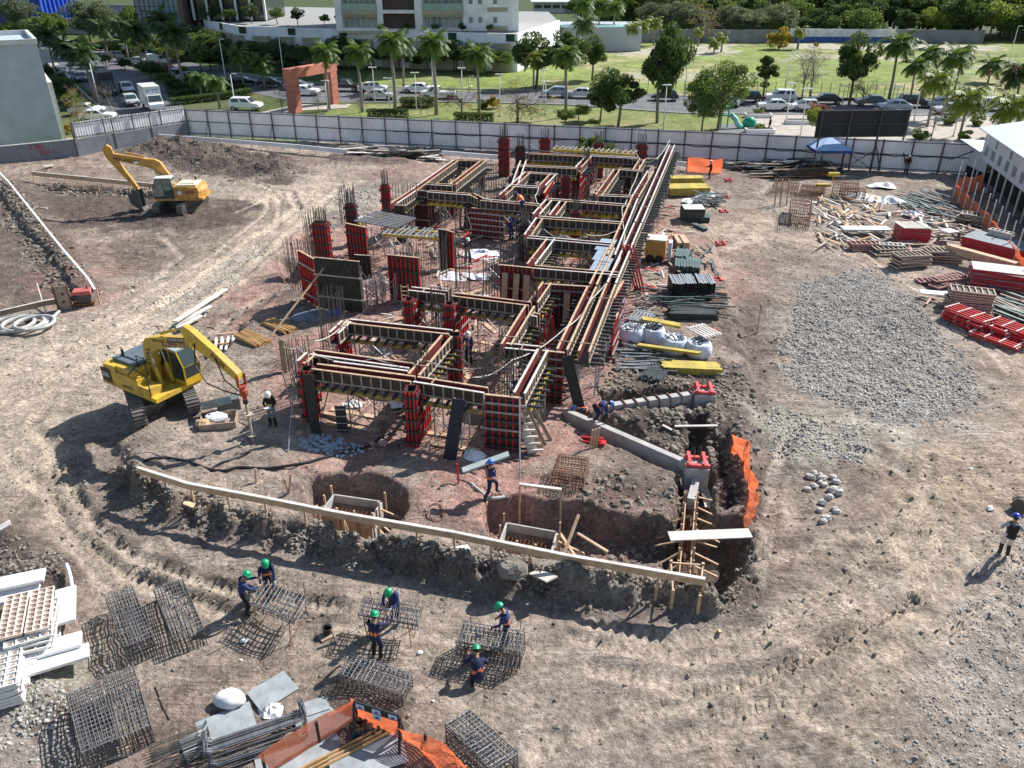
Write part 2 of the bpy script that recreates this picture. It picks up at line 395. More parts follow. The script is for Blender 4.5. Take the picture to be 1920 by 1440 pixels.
    lay(trk*.55,(.54,.45,.36));lay(S*np.clip(fbm(X-50,Y,.9,3)*3-.5,0,1)*.35,(.15,.12,.1))
    # crushed stone patches (stones themselves are a separate mesh)
    GRAV=[([(1490,530),(1620,500),(1720,560),(1780,660),(1840,760),(1800,800),(1720,790),(1680,800),(1600,770),(1480,720),(1450,640)],.85),([(1480,880),(1560,880),(1590,920),(1570,980),(1520,960)],.5),
            ([(290,600),(430,540),(520,460),(480,450),(390,520),(280,580)],.35),([(1850,1000),(2000,980),(2050,1500),(1620,1500),(1700,1380)],.55),([(-60,1250),(60,1230),(130,1300),(150,1450),(-60,1450)],.6),
            ([(1230,370),(1300,330),(1420,390),(1300,400)],.3),([(1430,380),(1750,360),(1700,460),(1560,460)],.45),([(620,370),(720,340),(690,440),(640,430)],.5),([(1410,760),(1500,770),(1640,800),(1600,870),(1440,850)],.45)]
    gm=np.zeros(X.shape)
    for p,k in GRAV:ww=region(p,1.0,0)*k;gm=np.maximum(gm,ww);lay(ww*.6,(.40,.37,.33))
    lay(region([(1420,770),(1600,780),(1620,850),(1460,840)],.9,0)*.45,(.50,.47,.36))
    lay(region([(60,1250),(140,1240),(130,1330),(40,1330)],.6,0)*.4,(.48,.45,.36))
    # outside the hoarding: lawns, beds, dry patches and painted shade at left
    O=np.clip(1-S,0,1)*(Y < 5000)
    lay(O,(.13,.155,.05))
    g1=fbm(X,Y,9,4);g2=fbm(X,Y*2.5,2.2,3)
    lay(O*(Y > 118)*np.clip(.55+g1*1.6+g2*.6,0,1),(.22,.275,.075))
    lay(O*(Y > 118)*np.clip(g1*-1.8-.08+g2*.7,0,1),(.36,.33,.17))
    lay(O*(Y > 118)*np.clip(g2*3-.9,0,1)*.6,(.08,.12,.03))
    lay(O*(Y <= 118)*np.clip(.5+g1*1.5,0,1)*.8,(.22,.26,.09))
    lay(O*(Y <= 118)*np.clip(.1-g1*2,0,1)*.7,(.38,.34,.18))
    for p,k in (([(1180,92),(1370,82),(1375,98),(1330,106),(1160,104)],.85),([(1470,80),(1860,84),(1860,96),(1480,92)],.9),([(1480,100),(1720,104),(1720,114),(1480,110)],.6),([(1180,138),(1400,135),(1400,150),(1180,152)],.6),([(1760,118),(1900,110),(1900,130),(1780,135)],.4)):
        lay(region(p,2,0)*k,(.42,.38,.31))
    lay(O*(X <-25)*(Y > 95)*.75,(.045,.065,.025))  # shade painted as a dark layer into the ground colour at left
    lay(O*(Y > 225),(.07,.09,.04))
    me=bpy.data.meshes.new('ground');nx,ny=len(xs),len(ys)
    me.vertices.add(nx*ny);me.vertices.foreach_set('co',np.stack([X,Y,Z],1).ravel())
    i,j=np.meshgrid(np.arange(nx-1),np.arange(ny-1));a=(j*nx+i).ravel()
    F=np.stack([a,a+1,a+nx+1,a+nx],1).ravel();nf=len(a)
    me.loops.add(nf*4);me.loops.foreach_set('vertex_index',F);me.polygons.add(nf)
    me.polygons.foreach_set('loop_start',np.arange(0,nf*4,4));me.polygons.foreach_set('loop_total',np.full(nf,4));me.update()
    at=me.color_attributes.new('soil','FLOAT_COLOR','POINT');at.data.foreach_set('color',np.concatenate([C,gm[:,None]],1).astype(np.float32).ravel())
    at=me.attributes.new('site','FLOAT','POINT');at.data.foreach_set('value',site.astype(np.float32))
    m=bpy.data.materials.new('earth');m.use_nodes=True;n=m.node_tree.nodes;l=m.node_tree.links;b=n['Principled BSDF']
    b.inputs['Roughness'].default_value=.95;b.inputs['Specular IOR Level'].default_value=.15
    ac=n.new('ShaderNodeAttribute');ac.attribute_name='soil';asx=n.new('ShaderNodeAttribute');asx.attribute_name='site'
    tc=n.new('ShaderNodeTexCoord')
    def noise(sc,det=8,ro=.7,dist=0,vec=None):
        q=n.new('ShaderNodeTexNoise');q.inputs['Scale'].default_value=sc;q.inputs['Detail'].default_value=det;q.inputs['Roughness'].default_value=ro;q.inputs['Distortion'].default_value=dist
        l.new(vec or tc.outputs['Object'],q.inputs['Vector']);return q.outputs[0]
    def mth(op,a_,b_=None,c_=None):
        q=n.new('ShaderNodeMath');q.operation=op
        for k,vv in enumerate((a_,b_,c_)):
            if vv is None:continue
            if isinstance(vv,(int,float)):q.inputs[k].default_value=vv
            else:l.new(vv,q.inputs[k])
        return q.outputs[0]
    def mr(v_,a_,b_,c_,d_):
        q=n.new('ShaderNodeMapRange');l.new(v_,q.inputs[0])
        for k,vv in enumerate((a_,b_,c_,d_)):q.inputs[k+1].default_value=vv
        return q.outputs[0]
    f1=mr(noise(1.1),.3,.7,.62,1.36);f2=mr(noise(6.5),.3,.7,.45,1.5);f3=mr(noise(.25,5),.35,.65,.86,1.12)
    k=mth('MULTIPLY',mth('MULTIPLY',f1,f2),f3)
    mp=n.new('ShaderNodeMapping');mp.inputs['Rotation'].default_value=(0,0,R(24));mp.inputs['Scale'].default_value=(.35,3.2,1);l.new(tc.outputs['Object'],mp.inputs[0])
    st=noise(1.6,5,.6,.4,mp.outputs[0]);stm=mr(noise(.16,3),.42,.6,0,1)
    k=mth('MULTIPLY',k,mth('ADD',mth('MULTIPLY',mth('SUBTRACT',st,.5),mth('MULTIPLY',stm,1.3)),1))
    vm=n.new('ShaderNodeVectorMath');vm.operation='SCALE';l.new(ac.outputs['Color'],vm.inputs[0]);l.new(k,vm.inputs['Scale'])
    # pale pebbles strewn in the soil
    vo=n.new('ShaderNodeTexVoronoi');vo.inputs['Scale'].default_value=7;l.new(tc.outputs['Object'],vo.inputs['Vector'])
    sp=n.new('ShaderNodeSeparateColor');l.new(vo.outputs['Color'],sp.inputs[0])
    peb=mth('MULTIPLY',mth('LESS_THAN',vo.outputs['Distance'],.28),mth('GREATER_THAN',sp.outputs[0],mth('SUBTRACT',.90,mth('MULTIPLY',ac.outputs['Alpha'],.5))))
    peb=mth('MULTIPLY',peb,asx.outputs['Fac'])
    mx=n.new('ShaderNodeMix');mx.data_type='RGBA';l.new(mth('MULTIPLY',peb,.75),mx.inputs[0]);l.new(vm.outputs[0],mx.inputs[6]);mx.inputs[7].default_value=(.5,.47,.43,1)
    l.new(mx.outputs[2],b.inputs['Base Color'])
    hb=mth('ADD',mth('ADD',mth('MULTIPLY',noise(3.2),.16),mth('MULTIPLY',noise(13),.045)),mth('MULTIPLY',peb,.03))
    hb=mth('ADD',hb,mth('MULTIPLY',mth('MULTIPLY',st,stm),.12))
    bp=n.new('ShaderNodeBump');bp.inputs['Strength'].default_value=.9;bp.inputs['Distance'].default_value=1.0
    l.new(mth('MULTIPLY',hb,mth('ADD',asx.outputs['Fac'],.6)),bp.inputs['Height']);l.new(bp.outputs[0],b.inputs['Normal'])
    me.materials.append(m);o=link('ground',me);tag(o,kind='structure');return GRAV
GRAV=make_ground()

def stones(name,label,polys,n,smin,smax,c,c2,seed=1,big=.15):
    """one mesh of many small angular stones lying on the ground"""
    rs=np.random.default_rng(seed);pts=[]
    for poly,cnt in polys:
        P_=px_poly(poly);xs_=[p[0]for p in P_];ys_=[p[1]for p in P_];k=0
        while k < cnt:
            x=rs.uniform(min(xs_),max(xs_),4000);y=rs.uniform(min(ys_),max(ys_),4000)
            d=poly_sd(x,y,P_)+1.2*fbm(x,y,1.6,3);ok=(d < rs.normal(-.3,1.1 if smin == .06 else .4,4000))& (np.abs(x)< 1.1*(y*.68+8))
            q=np.stack([x[ok],y[ok]],1)[:cnt-k];pts.append(q);k += len(q)
            if not len(q)and rs.random()< .01:break
    pts=np.concatenate(pts);n=len(pts);Z=height(pts[:,0],pts[:,1])[0]
    base=np.array([(-1,-1,-.6),(1,-1,-.6),(1,1,-.6),(-1,1,-.6),(-.7,-.6,.6),(.6,-.8,.5),(.8,.6,.7),(-.6,.7,.45)])*.5
    s=smin+(smax-smin)*rs.random(n)** 3.2;V=base[None]*(1+rs.uniform(-.35,.35,(n,8,3)))*s[:,None,None]*np.stack([rs.uniform(.7,1.4,n),rs.uniform(.6,1.1,n),rs.uniform(.45,.9,n)],1)[:,None,:]
    th=rs.uniform(0,6.283,n);ph=rs.normal(0,.4,n);c_,s_=np.cos(th)[:,None],np.sin(th)[:,None];cp,sp=np.cos(ph)[:,None],np.sin(ph)[:,None]
    x,y,z=V[:,:,0],V[:,:,1],V[:,:,2];x,z=x*cp-z*sp,x*sp+z*cp;x,y=x*c_-y*s_,x*s_+y*c_
    V=np.stack([x+pts[:,:1],y+pts[:,1:2],z+Z[:,None]+s[:,None]*.12],2).reshape(-1,3)
    f=np.array([(3,2,1,0),(4,5,6,7),(0,1,5,4),(1,2,6,5),(2,3,7,6),(3,0,4,7)]);F=(f[None]+8*np.arange(n)[:,None,None]).reshape(-1)
    me=bpy.data.meshes.new(name);me.vertices.add(len(V));me.vertices.foreach_set('co',V.ravel());nf=6*n
    me.loops.add(nf*4);me.loops.foreach_set('vertex_index',F);me.polygons.add(nf);me.polygons.foreach_set('loop_start',np.arange(0,nf*4,4));me.polygons.foreach_set('loop_total',np.full(nf,4));me.update()
    me.polygons.foreach_set('use_smooth',[False]*nf);me.materials.append(mat(name+'_stone',c,.9,c2=c2,scale=1.3,bump=.3));o=link(name,me);return tag(o,label,'stones',kind='stuff')
_w=((.47,.445,.405),(.22,.20,.18))
stones('crushed_stone','wide bed of loose grey crushed stone in the right yard',[(GRAV[0][0],19000),(GRAV[8][0],1500),(GRAV[6][0],1400)],0,.05,.16,*_w,seed=2)
stones('crushed_stone','scatter of grey crushed stone beside the left haul road',[(GRAV[2][0],900)],0,.05,.15,*_w,seed=3)
stones('crushed_stone','spread of grey crushed stone at the bottom right corner',[(GRAV[3][0],4200)],0,.025,.10,*_w,seed=4)
stones('crushed_stone','grey rubble around the bottom left rebar cages',[(GRAV[4][0],1500)],0,.02,.12,*_w,seed=5)
stones('crushed_stone','pale rubble between the left steel stack and the red shutters',[(GRAV[7][0],500)],0,.08,.3,*_w,seed=6)
stones('soil_clods','dark grey clay clods along the dug bank under the timber rail',[([(235,895),(330,945),(450,980),(600,1003),(860,1058),(1150,1100),(1320,1118),(1410,1060),(1425,1100),(1330,1158),(1000,1118),(700,1055),(440,1003),(300,972)],6500)],0,.04,.20,(.27,.235,.19),(.11,.09,.075),seed=7)
stones('soil_clods','black brown clods on the long spoil heap by the left fence',[([(250,262),(380,270),(560,305),(550,345),(330,325),(240,285)],2600)],0,.06,.24,(.15,.115,.10),(.07,.055,.05),seed=8)
stones('soil_clods','clods and yellow clay lumps beside the white rail at left',[([(-20,330),(60,380),(170,560),(110,560),(0,400)],1500),([(70,340),(300,355),(300,375),(70,358)],900)],0,.08,.4,(.34,.28,.20),(.12,.09,.075),seed=9)
stones('soil_clods','dark soil clods round the ground beams and the trench',[([(1100,700),(1400,690),(1420,800),(1440,1000),(1300,980),(1280,880),(1130,800)],2600),([(1100,900),(1280,930),(1260,1060),(1000,1000)],450)],0,.05,.3,(.20,.155,.13),(.09,.07,.06),seed=10)
stones('soil_clods','small brown clods strewn over the whole yard',[([(0,560),(1900,420),(2000,1440),(-100,1440)],9000),([(0,310),(640,320),(560,480),(0,640)],1600)],0,.03,.15,(.37,.31,.26),(.2,.15,.12),seed=11)
stones('soil_clods','brown ridged clods along the tracks left of the green helmets',[([(115,860),(170,960),(240,1030),(420,1080),(640,1130),(640,1160),(420,1115),(200,1050),(110,950)],700),([(-30,1020),(130,1050),(140,1095),(-30,1100)],500)],0,.03,.16,(.24,.19,.155),(.12,.09,.075),seed=12)
# ================================================================ SETTING BEYOND AND AROUND THE SITE
def zat(Y,py):
    v=(py-720)/FPX;return CAM_H-Y*(ST+v*CT)/(CT-v*ST)
def at(px,py,Y):
    z=zat(Y,py);return Vector(((px-960)/FPX*(Y*CT+(CAM_H-z)*ST),Y,z))
def sheet(name,poly,z,m,kind='structure'):
    p=px_poly(poly);me=bpy.data.meshes.new(name);me.from_pydata([(x,y,z)for x,y in p],[],[tuple(range(len(p)))[::-1]]);me.materials.append(m)
    me.update();o=link(name,me);return tag(o,kind=kind)
ASPH=mat('asphalt',(.15,.15,.155),.9,c2=(.09,.09,.095),scale=.6,bump=.2)
PAVE=mat('paving',(.42,.37,.32),.9,c2=(.32,.28,.24),scale=.8,bump=.2)
KERB=mat('kerb_concrete',(.4,.4,.38),.9)
LINE=mat('road_paint',(.7,.7,.68),.8)
sheet('avenue',[(300,104),(440,136),(560,156),(640,163),(860,171),(1060,171),(1280,181),(1600,186),(2100,197),(2300,240),(1930,218),(1500,213),(1280,211),(1060,195),(860,190),(640,191),(560,192),(440,168),(300,128)],.03,ASPH)
sheet('side_street',[(50,68),(100,62),(250,128),(340,180),(350,240),(215,225),(150,155)],.034,ASPH)
sheet('plaza',[(1395,214),(1500,214),(1930,219),(2300,242),(2300,330),(1830,300),(1390,262)],.03,PAVE)
sheet('playground_mat',[(1350,232),(1420,234),(1415,252),(1345,250)],.036,mat('grey_rubber_mat',(.16,.17,.17),.9))
sheet('footpath',[(470,215),(560,196),(660,196),(650,203),(560,208),(520,222)],.036,PAVE)
sheet('car_park',[(60,112),(130,96),(320,92),(320,104),(250,112),(120,140)],.028,PAVE)
km=MB()
for a,b in (((640,162),(1060,170)),((1060,170),(1280,180)),((1280,180),(1600,185)),((1600,185),(2100,196)),((560,193),(860,191)),((860,191),(1060,196)),((1060,196),(1280,212)),((1280,212),(1900,218)),((440,136),(640,162)),((130,150),(215,225))):
    km.bar(G(*a,.06),G(*b,.06),.3,.14)
tag(link('kerb',km.mesh('kerb',KERB)),kind='structure')
lm=MB()
for i in range(26):
    x0=590+i*52;y0=178+(x0-590)*.019
    a=G(x0,y0,.045);b=G(x0+22,y0+.42,.045);d=(b-a).normalized();n_=Vector((-d.y,d.x,0))*.07
    lm.add([a-n_,b-n_,b+n_,a+n_],[(0,1,2,3)])
tag(link('road_markings',lm.mesh('road_markings',LINE)),kind='structure')

# ---------------------------------------------------------------- hoarding and block wall
FMET=mat('fence_sheet',(.86,.84,.86),.6,.0,c2=(.74,.71,.73),scale=.5)
FPOST=mat('fence_post',(.09,.085,.085),.7,c2=(.05,.045,.045))
def corrug(mb,a,b,z0,z1,pitch=.28,dep=.045):
    a=Vector(a);b=Vector(b);d=b-a;L=d.length;d.normalize();n_=Vector((-d.y,d.x,0));k=int(L/pitch);pts=[]
    for i in range(k):
        for f,o in ((0,0),(.35,0),(.5,1),(.85,1)):pts.append(a+d*((i+f)*pitch)+n_*(dep*o))
    vs=[]
    for p in pts:vs += [(p.x,p.y,z0+p.z),(p.x,p.y,z1+p.z),(p.x+n_.x*.012,p.y+n_.y*.012,z0+p.z),(p.x+n_.x*.012,p.y+n_.y*.012,z1+p.z)]
    fs=[]
    for i in range(len(pts)-1):
        q=4*i;fs += [(q,q+4,q+5,q+1),(q+2,q+3,q+7,q+6),(q+1,q+5,q+7,q+3)]
    mb.add(vs,fs)
def hoarding(label,pts,z0,z1,spacing,rails,side=-1):
    W=[G(*p)for p in pts];c=W[0];t=thing('hoarding',label,'fence',c)
    m=MB()
    for a,b in zip(W[:-1],W[1:]):corrug(m,a,b,z0,z1)
    part('metal_sheeting',m,FMET,t,True)
    for zr in rails:
        m=MB()
        for a,b in zip(W[:-1],W[1:]):
            d=(b-a).normalized();n_=Vector((-d.y,d.x,0))*.06*side
            m.bar(a+n_+Vector((0,0,zr)),b+n_+Vector((0,0,zr)),.05,.07)
        part('rail',m,FPOST,t,True)
    k=0
    for a,b in zip(W[:-1],W[1:]):
        d=b-a;n=max(1,round(d.length/spacing));u=d.normalized();n_=Vector((-u.y,u.x,0))*.13*side
        for i in range(n):
            p=a+d*(i/n)+n_;m=MB().bar(p+Vector((0,0,-.3)),p+Vector((0,0,z1+.08)),.1,.1)
            if i % 3 == 1:m.bar(p+n_*9+Vector((0,0,0)),p+Vector((0,0,z1*.6)),.05,.05)
            part('post',m,FPOST,t,True)
    return t,W
hoarding('long grey ribbed metal hoarding with dark posts across the back of the site',[(357,254),(640,269),(1280,301),(1813,329),(1900,334)],.05,3.0,2.62,(.3,1.65,2.88))
WALLB=mat('block_wall',(.22,.235,.26),.9,c2=(.15,.16,.18),scale=1.2,bump=.4)
# corner piece of metal sheet above the block wall
t,W=hoarding('short grey metal hoarding raised on the block wall at the left corner',[(148,289),(357,255)],1.62,3.25,2.9,(1.75,3.1))
m=MB()
for i in range(34):
    p=W[0].lerp(W[1],i/33);m.tube([p+Vector((0,0,3.2)),p+Vector((.1,-.05,3.5))],.02,4)
part('spike_row',m,FPOST,t,True)
a,b,c=G(-140,322),G(148,291),G(357,256)
t=thing('block_wall','low grey concrete block wall with red painted numbers left of the mound','wall',a)
m=MB()
for p,q in ((a,b),(b,c)):m.bar(p+Vector((0,0,.7)),q+Vector((0,0,.7)),.2,1.9)
part('masonry',m,WALLB,t,True)
m=MB()
for p,q in ((a,b),):m.bar(p+Vector((0,0,1.68)),q+Vector((0,0,1.68)),.3,.07)
part('coping',m,mat('coping',(.5,.5,.47),.8),t,True)
m=MB()
for f in (0,.33,.66,1):
    p=b.lerp(c,f);m.bar(p+Vector((0,-.13,-.2)),p+Vector((0,-.13,3.2)),.12,.1)
part('pier',m,FPOST,t,True)
RPAINT=mat('red_spray',(.45,.03,.06),.8)
wd=(b-a).normalized();ang=math.atan2(wd.y,wd.x)
for txt,px_,zz,s_ in (('130',68,1.25,.75),('7051',88,.62,.6)):
    f=(px_+140)/288.0;p=at(px_,285,0.001)if False else a.lerp(b,f)
    # intersect the wall plane with the ray through the pixel column
    r_=(px_-960)/FPX
    for _ in range(20):
        D=p.y*CT+(CAM_H-zz)*ST;e=p.x-r_*D;p=p-wd*e*.9
    M4=Matrix.Translation(Vector((p.x,p.y,zz))-t.location+Vector((wd.y,-wd.x,0))*.13)@ Matrix.Rotation(ang,4,'Z')@ Matrix.Rotation(R(90),4,'X')
    text_mesh('painted_number',txt,s_,RPAINT,t,M4,.003,1.25)
# black cable sagging along the hoarding
pts=[G(742,252,2.1)]
for i in range(60):
    f=i/59;x=742+(1772-742)*f;y0=274+(x-742)*.052
    q=G(x,y0+2);pts.append(Vector((q.x,q.y-.35,1.75+.06*math.sin(i*2.1)+.04*math.sin(i*.7))))
pts[0]=pts[1]+Vector((-.2,0,.1));pts += [Vector((pts[-1].x+1.6,pts[-1].y,2.3)),Vector((pts[-1].x+3,pts[-1].y,2.9)),Vector((pts[-1].x+6.5,pts[-1].y+.2,2.9))]
solo('cable',MB().tube(pts,.055,5),BLACK,'thick black cable looped along the back hoarding','cable')

# ---------------------------------------------------------------- billboard seen from behind
bb=thing('billboard','wide black billboard back standing above the hoarding','billboard',G(1625,322))
Yb=bb.location.y+.5;z0=zat(Yb,257);z1=zat(Yb,206)
pa,pb=at(1527,254,Yb-.25),at(1697,258,Yb+.25);pa.z=pb.z=z0
m=MB();d=(pb-pa).normalized();n_=Vector((-d.y,d.x,0))
m.bar(pa+Vector((0,0,(z1-z0)/2)),pb+Vector((0,0,(z1-z0)/2)),.08,z1-z0)
part('panel',m,mat('billboard_black',(.035,.035,.038),.7),bb,True)
for zz in (z0+.1,(z0+z1)/2,z1-.05):part('cross_rail',MB().bar(pa-n_*.12+Vector((0,0,zz-z0)),pb-n_*.12+Vector((0,0,zz-z0)),.06,.08),FPOST,bb,True)
for f in (.04,.35,.68,.97):
    p=pa.lerp(pb,f)-n_*.22;m=MB().bar(Vector((p.x,p.y,0)),Vector((p.x,p.y,z1+.05)),.14,.14)
    m.bar(Vector((p.x,p.y,2.6)),Vector((p.x+.3,p.y-1.8,0)),.08,.08)if f > .5 else None
    part('post',m,FPOST,bb,True)
for f0,f1 in ((.35,.68),(.68,.35)):p=pa.lerp(pb,f0)-n_*.35;q=pa.lerp(pb,f1)-n_*.35;part('brace',MB().bar(Vector((p.x,p.y,.2)),Vector((q.x,q.y,2.0)),.06,.06),FPOST,bb,True)

# ---------------------------------------------------------------- buildings
def wallbox(mb,x0,x1,y0,y1,z0,z1,m=0):mb.box(((x0+x1)/2,(y0+y1)/2,(z0+z1)/2),(x1-x0,y1-y0,z1-z0),m)
BLDG=mat('grey_render',(.42,.475,.53),.85,c2=(.34,.39,.44),scale=.5,bump=.1);LITE=mat('white_render',(.84,.84,.83),.8,c2=(.62,.62,.61),scale=.5)
BEIGE=mat('beige_render',(.40,.37,.28),.85,c2=(.33,.3,.225),scale=.6)
q=G(118,268);zt=zat(q.y,82);_a,_b=G(-140,322),G(148,291);b_=thing('building','plain grey rendered block with flat parapet roof at the left edge','building',(q.x,q.y,0),math.atan2(_b.y-_a.y,_b.x-_a.x))
m=MB();wallbox(m,-26,0,0,13,-.5,zt);part('wall',m,BLDG,b_)
m=MB()
for x0,x1,y0,y1 in ((-26.1,.1,-.1,.25),(-26.1,.1,12.75,13.1),(-.25,.1,.25,12.75)):wallbox(m,x0,x1,y0,y1,zt+.003,zt+.5)
part('parapet',m,mat('pale_parapet',(.6,.62,.62),.8),b_)
m=MB();wallbox(m,-9.3,-9.2,-.03,-.002,-.4,zt-.1);part('joint',m,mat('dark_joint',(.14,.16,.17),.9),b_)
m=MB();wallbox(m,-14,-9.5,-.02,-.002,1.7,2.9);part('patch',m,mat('blue_grey_patch',(.42,.52,.56),.8),b_)
m=MB();wallbox(m,.02,.5,.4,12,-.3,zt*.62);part('side_strip',m,mat('cream_strip',(.62,.62,.52),.8),b_)
# podium with beige boxes
PW=[(-80,214),(-69,190),(-52.5,169),(-34,163),(.8,152.7),(9.9,184)];PH=6.3
pod=thing('podium','white retaining podium wall with beige boxes below the apartment tower','building',(0,153,0))
m=MB()
for a,b in zip(PW[:-1],PW[1:]):a=Vector((*a,PH/2));b=Vector((*b,PH/2));m.bar(a,b,.4,PH)
part('retaining_wall',m,mat('podium_white',(.84,.85,.87),.8,c2=(.68,.7,.74),scale=.4),pod,True)
m=MB();m.prism([(x,y+.3)for x,y in PW]+[(9,215),(-60,235)],.3,axis='z',off=PH-.4);part('deck',m,mat('deck_grey',(.3,.3,.29),.9),pod,True)
def along(f):
    L=[math.dist(PW[i],PW[i+1])for i in range(4)];T_=sum(L)*f;i=0
    while i < 3 and T_ > L[i]:T_ -= L[i];i += 1
    a=Vector((*PW[i],0));b=Vector((*PW[i+1],0));d=(b-a).normalized();return a+d*T_,math.atan2(d.y,d.x)
for k in range(9):
    for o_ in (0,.048):
        p,an=along(.13+.1*k+o_);dp=1.1;hh=4.6
        m=MB().box((0,-dp/2-.15,hh/2),(3.3,dp,hh)).box((0,-dp/2-.15,hh+.06),(3.5,dp+.2,.1));o=part('beige_box',m,BEIGE,pod);o.location=p-pod.location;o.rotation_euler.z=an
    p,an=along(.13+.1*k+.06);m=MB().box((0,-.03,PH-.7),(1.6,.5,1.2));o=part('planter_slot',m,mat('slot_green',(.03,.06,.03),.8),pod);o.location=p-pod.location;o.rotation_euler.z=an
# tower
TX0,TX1,TY0,TY1,TZ=-32.0,1.2,158.5,182,62.0
tw=thing('apartment_tower','tall white apartment tower with balconies cut off by the top of the picture','building',(TX0,TY0,PH))
m=MB();wallbox(m,0,TX1-TX0,.9,TY1-TY0,-.4,TZ-PH);part('wall',m,LITE,tw)
W_=TX1-TX0;FH=3.1
WGL=mat('blue_window',(.20,.27,.30),.15,c2=(.08,.12,.14),scale=1.5,spec=.8);WFR=mat('white_frame',(.75,.75,.75),.6);BRPAN=mat('brown_panel',(.085,.055,.05),.8)
for fl in range(4):
    z=fl*FH;m=MB();fr=MB();bal=MB();br=MB();bg_=MB();
    def wg(*a):g=MB();wallbox(g,*a);part('window',g,WGL,tw)
    for x0,x1 in ((0,1.2),(7.6,8.6),(14.4,15.8),(23.2,27.5),(31.2,W_)):wallbox(m,x0,x1,0,.898,z,z+FH)
    for x0,x1 in ((1.2,7.6),(15.8,23.2)):
        if fl:wallbox(bg_,x0,x1,-.25,.896,z-.45,z+.35);wallbox(bal,x0+.1,x1-.1,-.2,-.16,z+.36,z+1.3);wallbox(fr,x0+.1,x1-.1,-.22,-.14,z+1.31,z+1.37)
        else:wallbox(m,x0,x1,-.0,.8,z,z+.5);wallbox(bg_,x0,x1,.0,.8,z+2.3,z+2.64)
        n=6
        for k in range(n):xa=x0+.25+(x1-x0-.4)*k/n;wg(xa,xa+(x1-x0)/n-.22,.80,.86,z+.55,z+2.3)
    for x0,x1 in ((8.6,14.4),):
        wallbox(br,x0,x1,.7,.89,z+.4,z+FH);wallbox(m,x0,x1,-.15,.69,z-.2,z+.3)
    wallbox(bg_,27.5,31.2,.1,.89,z,z+.8);wallbox(m,27.5,31.2,.1,.89,z+.803,z+FH)
    for x0 in (24.2,25.9,28.6):wg(x0,x0+.7,-.03 if x0 < 27 else .07,-.001 if x0 < 27 else .099,z+1.3,z+2.3)
    wg(W_+.001,W_+.04,3,4.2,z+1.0,z+2.3);wg(W_+.001,W_+.04,8,9.2,z+1.0,z+2.3)
    part('pilaster',m,LITE,tw)
    if fl:part('railing',fr,WFR,tw)
    if fl:part('glass_balustrade',bal,mat('green_glass',(.25,.42,.40),.1,var=.2,spec=.8),tw)
    part('brown_recess',br,BRPAN,tw)
    for k_ in range(len(bg_.f)// 6):q_=MB();q_.add(bg_.v[8*k_:8*k_+8],[tuple(i-8*k_ for i in f)for f in bg_.f[6*k_:6*k_+6]]);part('spandrel',q_,BEIGE,tw)
# lobby wing with glass and columns
lw=thing('lobby_wing','glazed lobby wing with white columns and canopy beside the podium garden','building',(-50,185,0))
m=MB();wallbox(m,-20,-2,0,16,PH,PH+6);part('glazing',m,GLASS,lw)
for i in range(7):m=MB();wallbox(m,-20+i*3,-19.6+i*3,-1.2,-.7,PH,PH+5);part('column',m,WFR,lw);m=MB();wallbox(m,-21,-1,-2,16,PH+5.003,PH+6.4);part('canopy',m,LITE,lw)
gt=thing('glass_tower','tall blue glass tower edge with dark mullions at the top left','building',(-78,182,0))
m=MB();wallbox(m,0,9,0,10,0,40);part('glazing',m,mat('sky_glass',(.10,.22,.34),.12,c2=(.05,.1,.16),scale=.3,spec=.9),gt)
m=MB()
for i in range(10):wallbox(m,i-.06,i+.06,-.1,-.001,0,40)
for k in range(26):wallbox(m,0,9,-.09,-.002,k*1.5,k*1.5+.1)
part('mullion',m,FPOST,gt);m=MB();wallbox(m,9.02,10,-.5,10,0,40);part('stone_pier',m,mat('brown_stone',(.16,.12,.10),.9),gt)
# blue warehouse top left
q=G(20,56);bw=thing('warehouse','bright blue ribbed warehouse at the top left corner','building',(q.x,q.y,0))
m=MB();corrug(m,(-30,0,0),(10,0,0),0,9.5,1.6,.5);corrug(m,(10,0,0),(14,14,0),0,9.5,1.6,.5);wallbox(m,-30,10,.6,14,0,9.4)
part('wall',m,mat('blue_cladding',(.02,.09,.50),.5,c2=(.015,.06,.36),scale=.3),bw)
m=MB();wallbox(m,-30,11,-.6,14,9.6,9.9);part('roof',m,mat('grey_roof',(.4,.42,.44),.6),bw)
for nm,lb,px0,px1,py,zt_,dp,c in (('boundary_wall','long pink boundary wall behind the palm trees at the top',150,330,40,5,.5,(.42,.35,.36)),('concrete_wall','rough grey concrete wall beside the blue warehouse',95,185,62,3.6,.5,(.30,.30,.31)),
        ('low_wall','low pale wall with a blue stripe beyond the grey block',66,130,108,1.6,.4,(.5,.5,.5)),('brick_wall','reddish brick wall behind the dark palm trunks',255,330,90,4,4,(.34,.17,.13))):
    a,b=G(px0,py),G(px1,py+(px1-px0)*.03);solo(nm,MB().bar(a+Vector((0,0,zt_/2)),b+Vector((0,0,zt_/2)),dp,zt_),mat(nm+'_m',c,.9,scale=.6),lb,'wall')
